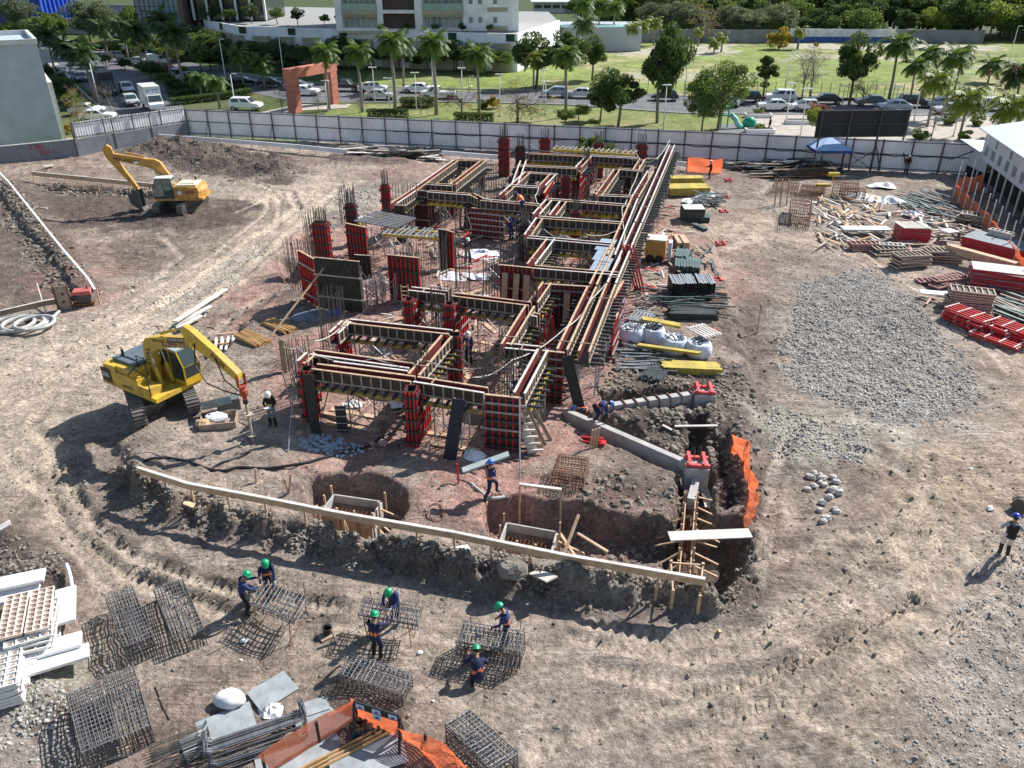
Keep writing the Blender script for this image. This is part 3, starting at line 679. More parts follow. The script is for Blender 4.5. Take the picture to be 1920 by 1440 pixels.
# mid-distance terrace right of the tower
def lowhouse(label,px0,px1,py,hgt,dp,cw,cr,strip=True,cat='building'):
    a,b=G(px0,py),G(px1,py);t=thing('low_building',label,cat,((a.x+b.x)/2,a.y,0));w_=(b.x-a.x)/2
    m=MB();wallbox(m,-w_,w_,0,dp,0,hgt);part('wall',m,mat('wall_%s' % str(cw),cw,.8,scale=.4),t)
    m=MB();wallbox(m,-w_-.8,w_+.8,-1.2,dp+.8,hgt+.003,hgt+.45);part('roof',m,mat('roof_%s' % str(cr),cr,.6,scale=.2),t)
    if strip:
        m=MB();k=int(2*w_/3.2)
        for i in range(k):wallbox(m,-w_+.4+i*3.2,-w_+3.0+i*3.2,-.04,-.001,hgt*.45,hgt*.8)
        part('window_band',m,GLASS,t)
    return t
lowhouse('long low building with pale flat roof and window band behind the palms',1150,1330,46,4.0,12,(.42,.40,.38),(.62,.66,.70))
lowhouse('low white canopy building behind the grey garden tree',1330,1500,34,4.0,14,(.36,.33,.3),(.68,.70,.72))
lowhouse('dark roofed factory hall at the top of the picture',1180,1560,12,4.5,18,(.14,.13,.13),(.10,.11,.13),False)
lowhouse('distant blue grey shed roof above the dark forest',1560,1720,6,6.0,20,(.20,.22,.26),(.22,.26,.34))
lowhouse('dark brown roof at the top right corner',1885,2000,24,4.0,12,(.05,.04,.035),(.08,.06,.05),False)
lowhouse('white pavilion with orange edge behind the terrace pool',1000,1100,24,3.2,8,(.55,.56,.56),(.7,.72,.72))
# terrace garden: pool deck walls right of tower
t=thing('pool_terrace','pale pool terrace with glass railing right of the tower','terrace',(14,187,0))
m=MB();wallbox(m,-4,14,0,18,0,4.6);part('terrace_wall',m,mat('blue_grey_wall',(.42,.46,.50),.8),t)
m=MB();wallbox(m,-3.5,13.5,.3,7,4.603,4.8);part('pool_edge',m,mat('pool_tile',(.30,.55,.52),.3),t)
m=MB()
for i in range(12):m.bar((-3.8+i*1.6,.1,4.6),(-3.8+i*1.6,.1,5.8),.06,.06)
m.bar((-4,.1,5.8),(14,.1,5.8),.06,.06);part('railing',m,WFR,t)
# far field wall with a white and blue stretch
def fw(px0,px1,m_,label,top=2.8,base=0):
    a,b=G(px0,79.0),G(px1,80.5);return solo('field_wall',MB().bar(a+Vector((0,0,(top+base)/2)),b+Vector((0,0,(top+base)/2)),.3,top-base),m_,label,'wall')
fw(1190,1477,mat('grey_far_wall',(.25,.27,.28),.9,c2=(.16,.17,.18),scale=.4),'grey stretch of the far field wall left of the white stretch')
fw(1676,1842,mat('grey_far_wall',(.25,.27,.28)),'grey stretch of the far field wall behind the tallest palm')
a,b=G(1478,79),G(1675,80);t=thing('field_wall','white and blue painted stretch of the far field wall','wall',a)
part('white_band',MB().bar(a+Vector((0,0,2.1)),b+Vector((0,0,2.1)),.32,1.7),mat('stained_white',(.72,.74,.74),.8,c2=(.42,.44,.45),scale=1.2),t,True)
part('blue_band',MB().bar(a+Vector((0,0,.62)),b+Vector((0,0,.62)),.34,1.24),mat('wall_blue',(.05,.13,.36),.8,c2=(.03,.08,.25),scale=.8),t,True)
# terracotta portal
TER=mat('terracotta_clad',(.46,.17,.12),.75,c2=(.36,.13,.09),scale=.5)
pl,pr=G(548,212),G(630,193);t=thing('portal','terracotta clad gateway portal on the verge behind the hoarding','gate',pl);d=(pr-pl);L=d.length;an=math.atan2(d.y,d.x)
zt=zat(pl.y,148)
for x in (0,L-1.3):
    m=MB().box((x+.65,0,zt/2),(1.3,1.3,zt))
    for k in range(1,5):m.box((x+.65,0,k*zt/5),(1.32,1.32,.04),1)
    o=part('pillar',m,[TER,FPOST],t);o.rotation_euler.z=an
m=MB().box((L/2 ,0,zt+.62),(L+.3,1.34,1.2))
o=part('lintel',m,TER,t);o.rotation_euler.z=an
# site sheds at the right edge
shl=(Vector((43.2,74.5,0)),Vector((36.6,46,0)));u=(shl[1]-shl[0]).normalized();nn=Vector((u.y,-u.x,0))*-1
if nn.x < 0:nn=-nn
t=thing('site_office','two storey white site office with metal roof and dark ground floor bays','building',shl[0])
WCOR=mat('white_cladding',(.66,.67,.70),.55,c2=(.56,.57,.60),scale=.4);EH=4.9;L=(shl[1]-shl[0]).length
def lp(s_,o_,z):return shl[0]+u*s_+nn*o_+Vector((0,0,z))
def slab(mb,s0,s1,o0,o1,z0,z1,m=0):mb.hexa([lp(s0,o0,z0),lp(s1,o0,z0),lp(s1,o1,z0),lp(s0,o1,z0),lp(s0,o0,z1),lp(s1,o0,z1),lp(s1,o1,z1),lp(s0,o1,z1)],m)
m=MB();slab(m,0,L,0,7,2.3,EH)
for i in range(int(L/1.22)):slab(m,i*1.22,i*1.22+.03,-.02,-.001,2.3,EH)
part('upper_wall',m,WCOR,t,True);m=MB();slab(m,0,L,1.2,7,0,2.298);part('ground_floor',m,mat('dark_bay',(.03,.028,.028),.8),t,True)
for i in range(int(L/1.9)+1):m=MB();slab(m,i*1.9,i*1.9+.1,0,.12,0,2.297);part('post',m,WFR,t,True)
for i in range(14):
    m=MB();slab(m,.8+i*2.0,1.55+i*2.0,-.05,-.021,2.75,3.55);part('window',m,mat('grey_pane',(.26,.27,.29),.4),t,True)
    if i % 2 == 0:m=MB();slab(m,3.2+i*2.0,3.7+i*2.0,-.05,-.021,3.8,4.75);part('vent_window',m,mat('grey_pane',(.26,.27,.29)),t,True)
m=MB();m.hexa([lp(-.6,-.6,EH-.12),lp(L,-.6,EH-.12),lp(L,8,EH+1.6),lp(-.6,8,EH+1.6),lp(-.6,-.6,EH-.02),lp(L,-.6,EH-.02),lp(L,8,EH+1.7),lp(-.6,8,EH+1.7)]);part('roof',m,mat('roof_metal',(.62,.66,.70),.4,.3,c2=(.55,.59,.63),scale=.5),t,True)
q=G(1812,333);t=thing('small_shed','small white shed with blue grey lean-to roof in the back right corner','shed',(q.x,q.y,0))
m=MB();wallbox(m,.2,4.4,-2.2,1.4,1.0,2.7);part('wall',m,WCOR,t);m=MB();wallbox(m,.25,4.35,-2.15,1.35,0,.998);part('dark_base',m,mat('dark_bay',(.03,.028,.028)),t)
m=MB();m.hexa([(-.6,-2.9,2.75),(4.6,-2.9,2.35),(4.6,1.7,2.9),(-.6,1.7,3.2),(-.6,-2.9,2.82),(4.6,-2.9,2.42),(4.6,1.7,2.97),(-.6,1.7,3.27)]);part('roof',m,mat('blue_roof',(.50,.60,.68),.5,c2=(.4,.5,.58)),t)
q=G(1842,345);t=thing('scaffold_mast','dark lattice mast between the small shed and the site office','mast',(q.x,q.y,0))
m=MB()
for x in (0,.5):m.bar((x,0,0),(x,0,4.6),.1,.1)
for k in range(8):m.bar((0,0,k*.58),(.5,0,k*.58+.5),.07,.07)
part('lattice',m,FPOST,t)

# ---------------------------------------------------------------- vegetation
def mesh_np(name,V,F,mats,mi=None):
    me=bpy.data.meshes.new(name);me.vertices.add(len(V));me.vertices.foreach_set('co',np.asarray(V,np.float32).ravel());nf=len(F)
    me.loops.add(nf*4);me.loops.foreach_set('vertex_index',np.asarray(F,np.int32).ravel());me.polygons.add(nf)
    me.polygons.foreach_set('loop_start',np.arange(0,nf*4,4));me.polygons.foreach_set('loop_total',np.full(nf,4));me.update()
    for m in mats:me.materials.append(m)
    if mi is not None:me.polygons.foreach_set('material_index',mi)
    return me
def leaves(cent,size,rs,up=.3):
    n=len(cent);d=rs.normal(0,1,(n,3));d[:,2]=d[:,2]*.6+up;d /= np.linalg.norm(d,axis=1)[:,None]
    a=np.cross(d,rs.normal(0,1,(n,3)));a /= np.linalg.norm(a,axis=1)[:,None];b=np.cross(d,a);s=size*rs.uniform(.6,1.4,(n,1))
    V=np.stack([cent-a*s,cent-b*s*.55+d*s*.1,cent+a*s,cent+b*s*.55+d*s*.1],1).reshape(-1,3);return V,np.arange(4*n).reshape(-1,4)
TREES={}
def tree_proto(key,seed,R_,H_,trunk,nclump,nleaf,lsize,cm,flat=.75,spread=1.0,bare=0):
    if not bare:nclump=int(nclump*1.5);nleaf=int(nleaf*1.5);spread *= 1.25;lsize *= 1.1
    rs=np.random.default_rng(seed);cc=[]
    for i in range(nclump):
        v=rs.normal(0,1,3);v /= np.linalg.norm(v);r=rs.uniform(.3,1)** .6*rs.uniform(.75,1.22)
        c=np.array([v[0]*R_*r,v[1]*R_*r,H_-R_*flat+v[2]*R_*flat*r]);c[2]=max(c[2],H_*.28);cc.append(c)
    m=MB();top=Vector((0,0,H_-R_*flat*1.1));tr=[Vector((0,0,-.3)),Vector((rs.normal(0,.12),rs.normal(0,.12),top.z*.5)),top];m.tube(tr,[trunk,trunk*.8,trunk*.55],7)
    for c in cc:
        s0=tr[1].lerp(tr[2],rs.uniform(0,1));mid=s0.lerp(Vector(c),.5)+Vector((rs.normal(0,.15),rs.normal(0,.15),.1*R_));m.tube([s0,mid,Vector(c)],[trunk*.4,trunk*.22,trunk*.08],4,caps=False)
        if bare:
            for q in range(bare):
                e=Vector(c)+Vector(rs.normal(0,R_*.28,3));m.tube([mid.lerp(Vector(c),rs.uniform(.2,1)),e],[trunk*.09,.008],3,caps=False)
                for q2 in range(2):m.tube([e.lerp(Vector(c),.4),e+Vector(rs.normal(0,R_*.14,3))],[.02,.008],3,caps=False)
    if nleaf:
        C=[]
        for c in cc:
            k=int(nleaf/nclump*rs.uniform(.5,1.5));s=R_*.27*spread*rs.uniform(.5,1.5);p=rs.normal(0,1,(k,3));p /= np.linalg.norm(p,axis=1)[:,None]
            C.append(c+p*(rs.uniform(.3,1,(k,1))** .5)*s*np.array([1.15,1.15,.8]))
        V,F=leaves(np.concatenate(C),lsize,rs);lf=mesh_np('crown',V,F,[cm])
    else:lf=None
    TREES[key]=(m.mesh('trunk',BARK,smooth=True),lf,H_)
LD=leaf_mat('leaf_dark',(.07,.115,.035),(.03,.055,.02));LM=leaf_mat('leaf_mid',(.12,.18,.05),(.06,.1,.028));LL=leaf_mat('leaf_light',(.21,.28,.06),(.11,.16,.04));LG=leaf_mat('leaf_grey',(.13,.17,.11),(.07,.095,.06));LY=leaf_mat('leaf_yellow',(.34,.28,.04),(.2,.16,.03));LP=leaf_mat('leaf_rust',(.24,.11,.07),(.14,.07,.06))
tree_proto('dark_a',1,2.7,7,.22,16,5200,.16,LD);tree_proto('dark_b',2,3.0,8,.25,22,7000,.17,LD,.85);tree_proto('mid_a',3,2.8,7,.2,16,5000,.16,LM);tree_proto('mid_b',4,3.6,7,.22,24,5200,.13,LM,.6,.9)
tree_proto('light_a',5,2.6,6,.16,16,4200,.14,LL);tree_proto('grey_a',6,3.2,7,.2,20,6500,.16,LG,.8);tree_proto('poplar',7,1.2,7,.14,14,2600,.14,LD,2.0)
tree_proto('bare_a',8,2.4,6,.13,12,0,0,LD,.9,bare=7);tree_proto('bare_b',9,2.4,4.5,.12,14,500,.07,LY,.8,bare=7);tree_proto('bare_pink',10,2.2,4.6,.12,14,500,.07,LP,.8,bare=7)
tree_proto('shrub_y',11,1.1,1.9,.08,10,1500,.1,LY,.8);tree_proto('shrub_g',12,1.2,1.8,.08,12,1800,.11,LM,.7);tree_proto('rusty',13,1.8,3.2,.1,14,1500,.11,LP,.8,bare=3);tree_proto('far_a',14,4.2,9,.3,24,5000,.26,LD,.8);tree_proto('far_b',15,4.2,8,.3,24,5000,.25,LM,.75)
def tree(key,label,base,top=None,h=None,sc=1,group=None,name='tree',cat='tree',wide=1):
    q=base if isinstance(base,Vector)else G(*base);tk,lf,H_=TREES[key]
    if top is not None:h=max(1.0,zat(q.y,top))
    s=(h or H_)/H_*sc;t=thing(name,label,cat,q,random.uniform(0,6.28),group);t.scale=(s*wide,s*wide,s)
    o=link('trunk',tk,t)
    if lf:link('crown',lf,t)
    return t
PALM={}
def palm_proto(key,seed,H_,fl,nf,cm,droop=1.0,leafn=20):
    rs=np.random.default_rng(seed);m=MB();b=[Vector((0,0,-.3)),Vector((.05,0,H_*.4)),Vector((rs.normal(0,.1),rs.normal(0,.1),H_*.85)),Vector((0,0,H_))];m.tube(b,[.24,.2,.17,.12],8)
    V=[];F=[]
    for i in range(nf):
        th=i*2.4+rs.normal(0,.15);el=R(72-95*(i/nf))+rs.normal(0,.08);L=fl*rs.uniform(.8,1.1);p=np.array([0,0,H_+.1]);d=np.array([math.cos(th)*math.cos(el),math.sin(th)*math.cos(el),math.sin(el)]);sd_=np.array([-math.sin(th),math.cos(th),0])
        seg=9;pts=[p.copy()]
        for k in range(seg):p=p+d*L/seg;d=d+np.array([0,0,-.20*droop]);d /= np.linalg.norm(d);pts.append(p.copy())
        pts=np.array(pts)
        for k in range(leafn):
            f=(k+.8)/leafn*seg;a=int(min(seg-1,f));q=pts[a]+(pts[a+1]-pts[a])*(f-a);tg=pts[a+1]-pts[a];tg /= np.linalg.norm(tg);ll=fl*.30*math.sin(math.pi*min(.97,.12+k/leafn*.9))+.12
            for s_ in (-1,1):
                e=q+sd_*s_*ll*.8+tg*ll*.45+np.array([0,0,-ll*rs.uniform(.25,.65)]);wv=tg*.10;o=len(V);V += [q-wv,q+wv,e+wv*.3,e-wv*.3];F.append((o,o+1,o+2,o+3))
        for k in range(seg):
            o=len(V);wv=sd_*.03;V += [pts[k]-wv,pts[k]+wv,pts[k+1]+wv,pts[k+1]-wv];F.append((o,o+1,o+2,o+3))
    PALM[key]=(m.mesh('trunk',mat('palm_trunk',(.30,.27,.24),.9,c2=(.18,.16,.14),scale=3,bump=.3),smooth=True),mesh_np('fronds',V,F,[cm]),H_)
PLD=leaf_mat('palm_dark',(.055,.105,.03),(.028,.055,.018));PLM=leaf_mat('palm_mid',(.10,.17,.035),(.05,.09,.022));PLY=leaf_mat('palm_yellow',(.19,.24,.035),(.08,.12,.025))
palm_proto('dark',21,8,3.3,28,PLD);palm_proto('mid',22,8,3.1,26,PLM);palm_proto('yellow',23,8,3.1,27,PLY);palm_proto('small',24,3.2,1.9,18,PLY,1.3,12);palm_proto('mid_b',25,7,2.7,17,PLM,1.2)
def palm(key,label,base,top,fs=1.0,group='palm trees'):
    q=G(*base);tk,fr_,H_=PALM[key];h=max(1.5,zat(q.y,top[1]));s=h/H_;t=thing('palm_tree',label,'palm tree',q,random.uniform(0,6.28),group)
    a=link('trunk',tk,t);a.scale=(max(.7,min(1.2,s)),)*2+(s,);b=link('fronds',fr_,t);fs *= .86;b.scale=(fs,fs,fs);b.location.z=h-H_*fs
    tx=at(top[0],top[1],q.y).x-q.x;tl=math.atan2(tx,h)*.6;t.rotation_euler=(0,max(-.12,min(.12,tl)),0);return t
for a in [
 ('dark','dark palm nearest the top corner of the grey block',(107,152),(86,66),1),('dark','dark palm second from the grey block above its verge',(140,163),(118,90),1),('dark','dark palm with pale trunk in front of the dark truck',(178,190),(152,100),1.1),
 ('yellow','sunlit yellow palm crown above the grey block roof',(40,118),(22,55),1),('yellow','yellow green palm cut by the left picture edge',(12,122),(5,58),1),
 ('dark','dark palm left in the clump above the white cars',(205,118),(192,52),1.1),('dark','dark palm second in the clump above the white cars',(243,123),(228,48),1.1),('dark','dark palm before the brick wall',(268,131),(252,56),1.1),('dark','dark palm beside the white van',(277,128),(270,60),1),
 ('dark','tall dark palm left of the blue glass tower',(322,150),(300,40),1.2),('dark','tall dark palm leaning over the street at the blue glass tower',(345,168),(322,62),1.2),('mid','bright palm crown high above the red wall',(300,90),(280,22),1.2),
 ('mid_b','drooping palm in the hedge bed left of the white SUV',(412,203),(405,152),.9),('mid_b','drooping palm standing left of the white SUV bed',(378,184),(372,144),.9),('mid','palm before the dark shrubs third box from left',(458,168),(447,102),.9),('mid','palm with drooping crown beside the dark parked cars',(497,168),(490,120),1),('mid','palm at the foot of the beige boxes',(377,135),(373,97),.9),
 ('mid','palm at the right pillar of the terracotta portal',(617,207),(612,98),1),('mid','palm right of the portal near the silver sedan',(679,210),(672,98),1),('mid','palm with tall pale trunk before the white sedans',(741,212),(737,78),1.1),('dark','dark palm behind the white sedan',(757,171),(755,85),1),
 ('mid','tall palm on the lawn left of the pickup',(818,215),(813,80),1.1),('mid','palm on the lawn beside the clipped hedge',(898,218),(897,103),1),('mid','palm on the lawn before the silver blue hatchback',(1060,220),(1062,102),1),('yellow','low bright palm in the shrubs by the podium corner',(1000,168),(1000,108),1),
 ('mid','tallest palm on the avenue kerb before the field',(1665,192),(1686,82),1.2),('mid','leaning palm behind the billboard',(1703,200),(1717,122),.9),('mid','slim palm right behind the billboard',(1727,188),(1743,100),1),('yellow','yellow palm left of the plaza shrub',(1738,238),(1755,150),1),('mid','tall palm leaning right on the plaza',(1766,220),(1790,108),1),
 ('yellow','bright yellow palm on the avenue kerb at right',(1786,184),(1803,103),1),('yellow','big near palm right behind the hoarding with thick trunk',(1797,262),(1815,186),1.15),('mid','palm in the field at the right',(1852,155),(1860,122),1.1),('yellow','big near palm partly behind the site office roof',(1885,262),(1898,200),1.2),('dark','dark palm at the right picture edge',(1905,190),(1912,135),1.2),
 ('small','small round palm in the field',(1338,101),(1340,78),1.3),('small','small palm beside the round palm in the field',(1352,98),(1354,68),1.2),('small','slender small palm on the bare patch of the field',(1308,87),(1310,58),1.1),('small','small palm before the white wall',(1495,92),(1500,58),1.3),('yellow','slim palm at the left end of the field',(1183,95),(1185,52),.8),
 ('mid','tall palm in the clump left of the low building',(1090,90),(1095,8),1.3),('mid','tall palm in the middle of the clump by the pool terrace',(1120,85),(1128,10),1.3),('mid','tall palm at the right of the clump by the low building',(1150,88),(1152,14),1.2),('dark','bushy palm at the foot of the pool terrace',(1098,100),(1095,45),1.2),('yellow','yellow palm before the low building roof',(1225,85),(1225,42),1),('yellow','yellow palm left of the grey far wall',(1200,90),(1202,48),1),('dark','dark palm on the podium roof garden',(600,100),(602,60),.01)][:-1]:palm(*a)
for key,lb,base,top,wide,nm in [
 ('dark_b','round dark tree leaning over the hoarding in the middle',(1158,240),132,1.0,'tree'),('dark_a','low dark tree joined to the round dark tree',(1125,225),165,1.1,'tree'),('dark_a','broad leaved tree before the podium corner',(1005,165),75,1.15,'tree'),('dark_b','dark tree hiding the podium side wall',(1060,160),62,1.0,'tree'),('dark_a','tree beside the white ramp wall',(1110,150),78,1,'tree'),
 ('dark_b','tall tree with open crown beside the black hatchback',(1232,230),52,.62,'tree'),('mid_b','feathery light tree by the green slide',(1345,244),125,.9,'tree'),('mid_b','lower feathery tree left of the playground',(1315,248),175,.9,'tree'),('poplar','slim dark cypress-like tree on the avenue',(1430,190),98,1.2,'tree'),('dark_a','rounded dark tree above the parked cars on the field side',(1592,196),82,.85,'tree'),
 ('bare_a','bare tree left behind the billboard',(1500,200),95,.9,'tree'),('bare_a','tall bare leaning tree on the avenue',(1517,192),92,.9,'tree'),('bare_pink','small bare rusty tree above the dark grey car',(1615,200),140,1,'tree'),('bare_b','twiggy yellow tree on the lawn in front of the hoarding',(970,230),150,1.5,'tree'),('bare_pink','pink blossom twiggy tree on the lawn',(866,222),155,1.2,'tree'),
 ('bare_a','small bare tree before the portal',(530,216),165,1,'tree'),('bare_a','small bare tree under the portal',(598,212),170,1,'tree'),('bare_a','bare shrub tree right of the portal palm',(675,216),178,1,'tree'),('bare_b','thin bare tree by the two white cars at left',(150,235),165,.8,'tree'),('bare_a','thin bare tree in front of the grey parked car',(210,222),160,.7,'tree'),('bare_a','thin bare tree left of the small truck',(190,205),158,.7,'tree'),
 ('bare_a','bare branched tree behind the billboard right edge',(1745,262),205,1,'tree'),('bare_pink','leafless tree in the corner by the plaza planters',(1880,190),110,1,'tree'),('bare_a','twiggy tree beside the twiggy yellow tree',(790,215),175,1,'tree'),('light_a','bright yellow green bush left of the billboard',(1532,262),200,.9,'bush'),('rusty','orange tipped bush behind the billboard',(1528,225),190,1.0,'bush'),('rusty','rust coloured shrub by the tower corner',(982,66),30,1,'bush'),('rusty','leafless rusty tree above the podium',(900,62),32,1.4,'bush'),
 ('shrub_y','yellow shrub with long spikes left of the white wall',(1458,92),52,1.0,'bush'),('shrub_y','tiny yellow shrub before the white wall',(1530,88),82,1,'bush'),('shrub_y','yellow green ball shrub on the lawn',(928,203),180,1,'bush'),('shrub_g','green ball shrub left of the yellow ball shrub',(908,203),188,1.3,'bush'),('shrub_g','round green shrub near the big palm trunk',(1778,234),219,1.3,'bush'),('shrub_g','round green shrub behind the hoarding at the right',(1724,262),248,1.5,'bush'),('shrub_g','small round shrub at the foot of the big near palm',(1806,264),254,1.2,'bush'),('shrub_g','dark shrub between the plaza palms',(1830,236),222,1.3,'bush'),
 ('light_a','spiky pale grass clump in the upper plaza planter',(1421,218),203,1.5,'bush'),('light_a','spiky pale grass clump in the lower plaza planter',(1424,248),232,1.5,'bush'),('shrub_g','climbing green plant in front of the hoarding left',(1103,305),262,.8,'bush'),('shrub_g','climbing green plant in front of the hoarding right',(1138,304),275,.8,'bush'),
 ('light_a','low green shrubs on the lawn left of the round dark tree',(1085,228),195,1.5,'bush'),('mid_a','broad green shrub against the hoarding',(1060,238),205,1.5,'bush'),('light_a','bright shrub under the round dark tree',(1115,238),222,1.6,'bush'),
 ('shrub_y','yellow flowering shrub beside the two white cars',(140,205),185,1.2,'bush'),('shrub_y','yellow low shrub along the grey block',(128,250),232,1.3,'bush'),
 ('grey_a','grey green garden tree behind the far wall',(1385,75),18,1.2,'tree'),('bare_b','thin spreading tree by the low building',(1315,80),2,1.0,'tree'),('light_a','bright green tree behind the far wall',(1440,74),28,1,'tree')]:
    tree(key,lb,base,top,name=nm,cat=nm,wide=wide)
# dense dark shrubs below the podium boxes
for i in range(24):
    f=.12+.86*i/23;p,an=along(f);o=Vector((math.sin(an),-math.cos(an),0));tree(('dark_a','dark_b','mid_a')[i % 3],'dark bushy tree in the row under the podium wall',p+o*random.uniform(3.0,5.0),h=random.uniform(3.6,5.4),wide=1.5,group='dark shrubs under the podium wall')
for i in range(16):
    f=.10+.55*i/15;p,an=along(f);o=Vector((math.sin(an),-math.cos(an),0));tree(('dark_b','mid_a','dark_a')[i % 3],'dark bush in the planted slope between podium and avenue',p+o*random.uniform(8.5,15.0),h=random.uniform(2.8,4.6),wide=1.6,group='bushes on the planted slope')
for i,(x,y)in enumerate([(150,92),(190,100),(215,108),(110,170),(120,190),(135,205),(150,215),(250,120),(300,148),(270,140),(285,150),(310,160),(330,172),(345,150),(360,160),(235,132),(95,150),(200,125)]):
    tree(('dark_b','dark_a','mid_a')[i % 3],'dark bush on the verges of the left street',(x,y),h=random.uniform(1.6,2.8),wide=1.5,group='bushes along the left street')
for i in range(12):tree(('dark_a','mid_a')[i % 2],'leafy bush in the roof garden on the podium',Vector((-62+4.9*i+random.uniform(-1,1),182-2.0*i if i < 7 else 160.5,PH-.3))if i < 7 else Vector((-58+4.9*i,157.2,PH-.3)),h=random.uniform(2.0,3.6)if i < 7 else 1.5,wide=1.2,group='roof garden bushes')
k=0
for row,(yy,hh)in enumerate(((211,8.5),(219,10.5),(229,12))):
    for i in range(26):
        x=34+i*6.2+random.uniform(-1.5,1.5)+row*2
        if x > 185 or (row == 0 and x < 58):continue
        key='grey_a' if (i < 6 and row < 2)else ('light_a' if random.random()< .12 else random.choice(['far_a','far_a','far_b','dark_b']))
        tree(key,'tree in the dense wood behind the far wall',Vector((x,yy+random.uniform(-2,2),0)),h=hh*random.uniform(.7,1.1)*(.8 if i < 10 else 1),wide=1.15,group='trees behind the far wall')
for i in range(22):tree(random.choice(['far_a','far_b','light_a','grey_a','mid_a']),'garden tree in the green belt at the right end of the field',Vector((118+random.uniform(0,45),165+random.uniform(-22,36),0)),h=random.uniform(3,7.5),wide=1.1,group='trees at the right end of the field')
for i in range(14):tree(random.choice(['far_a','far_b','dark_b']),'background tree between the low roofs',Vector((18+6*i+random.uniform(-2,2),222+random.uniform(0,30),0)),h=random.uniform(6,10),group='background trees between the low roofs')
for i in range(12):tree(random.choice(['grey_a','far_b','bare_a']),'background tree behind the palms at the top left',Vector((-118+5.5*i,205+random.uniform(-8,10),0)),h=random.uniform(5,9),group='background trees at the top left')
# clipped hedges
def hedge(label,pts,wd,h,cm=LD):
    W=[G(*p)for p in pts];rs=np.random.default_rng(len(label));C=[]
    for a,b in zip(W[:-1],W[1:]):
        d=b-a;n=int(d.length*420*wd*h);f=rs.random(n);u=d.normalized();q=rs.uniform(-1,1,(n,2));e=rs.random(n)< .6
        q[e,1]=1-rs.random(e.sum())*.15;C.append(np.stack([a.x+d.x*f-u.y*q[:,0]*wd/2,a.y+d.y*f+u.x*q[:,0]*wd/2,h*(q[:,1]*.5+.5)],1)+rs.normal(0,.05,(n,3)))
    V,F=leaves(np.concatenate(C),.11,rs);o=link('hedge',mesh_np('hedge',V,F,[cm]));tag(o,label,'hedge');return o
for a in [('clipped hedge behind the palms beside the white pickup',[(752,200),(815,200)],2.2,1.1),('clipped dark hedge just behind the hoarding left of centre',[(690,221),(765,222)],1.6,1.0),('clipped dark hedge behind the hoarding near the palm',[(852,228),(925,229)],1.6,1.0),
          ('long dark clipped hedge strip nearest the white SUV',[(320,198),(420,186),(470,178)],1.6,.9),('second dark hedge strip on the planted island',[(318,186),(400,175),(462,170)],1.6,.9),('upper hedge strip on the planted island',[(315,174),(370,166),(420,160)],1.5,.9),('low hedge running along the left street verge',[(90,150),(135,185),(150,205)],2.2,1.0)]:hedge(*a)

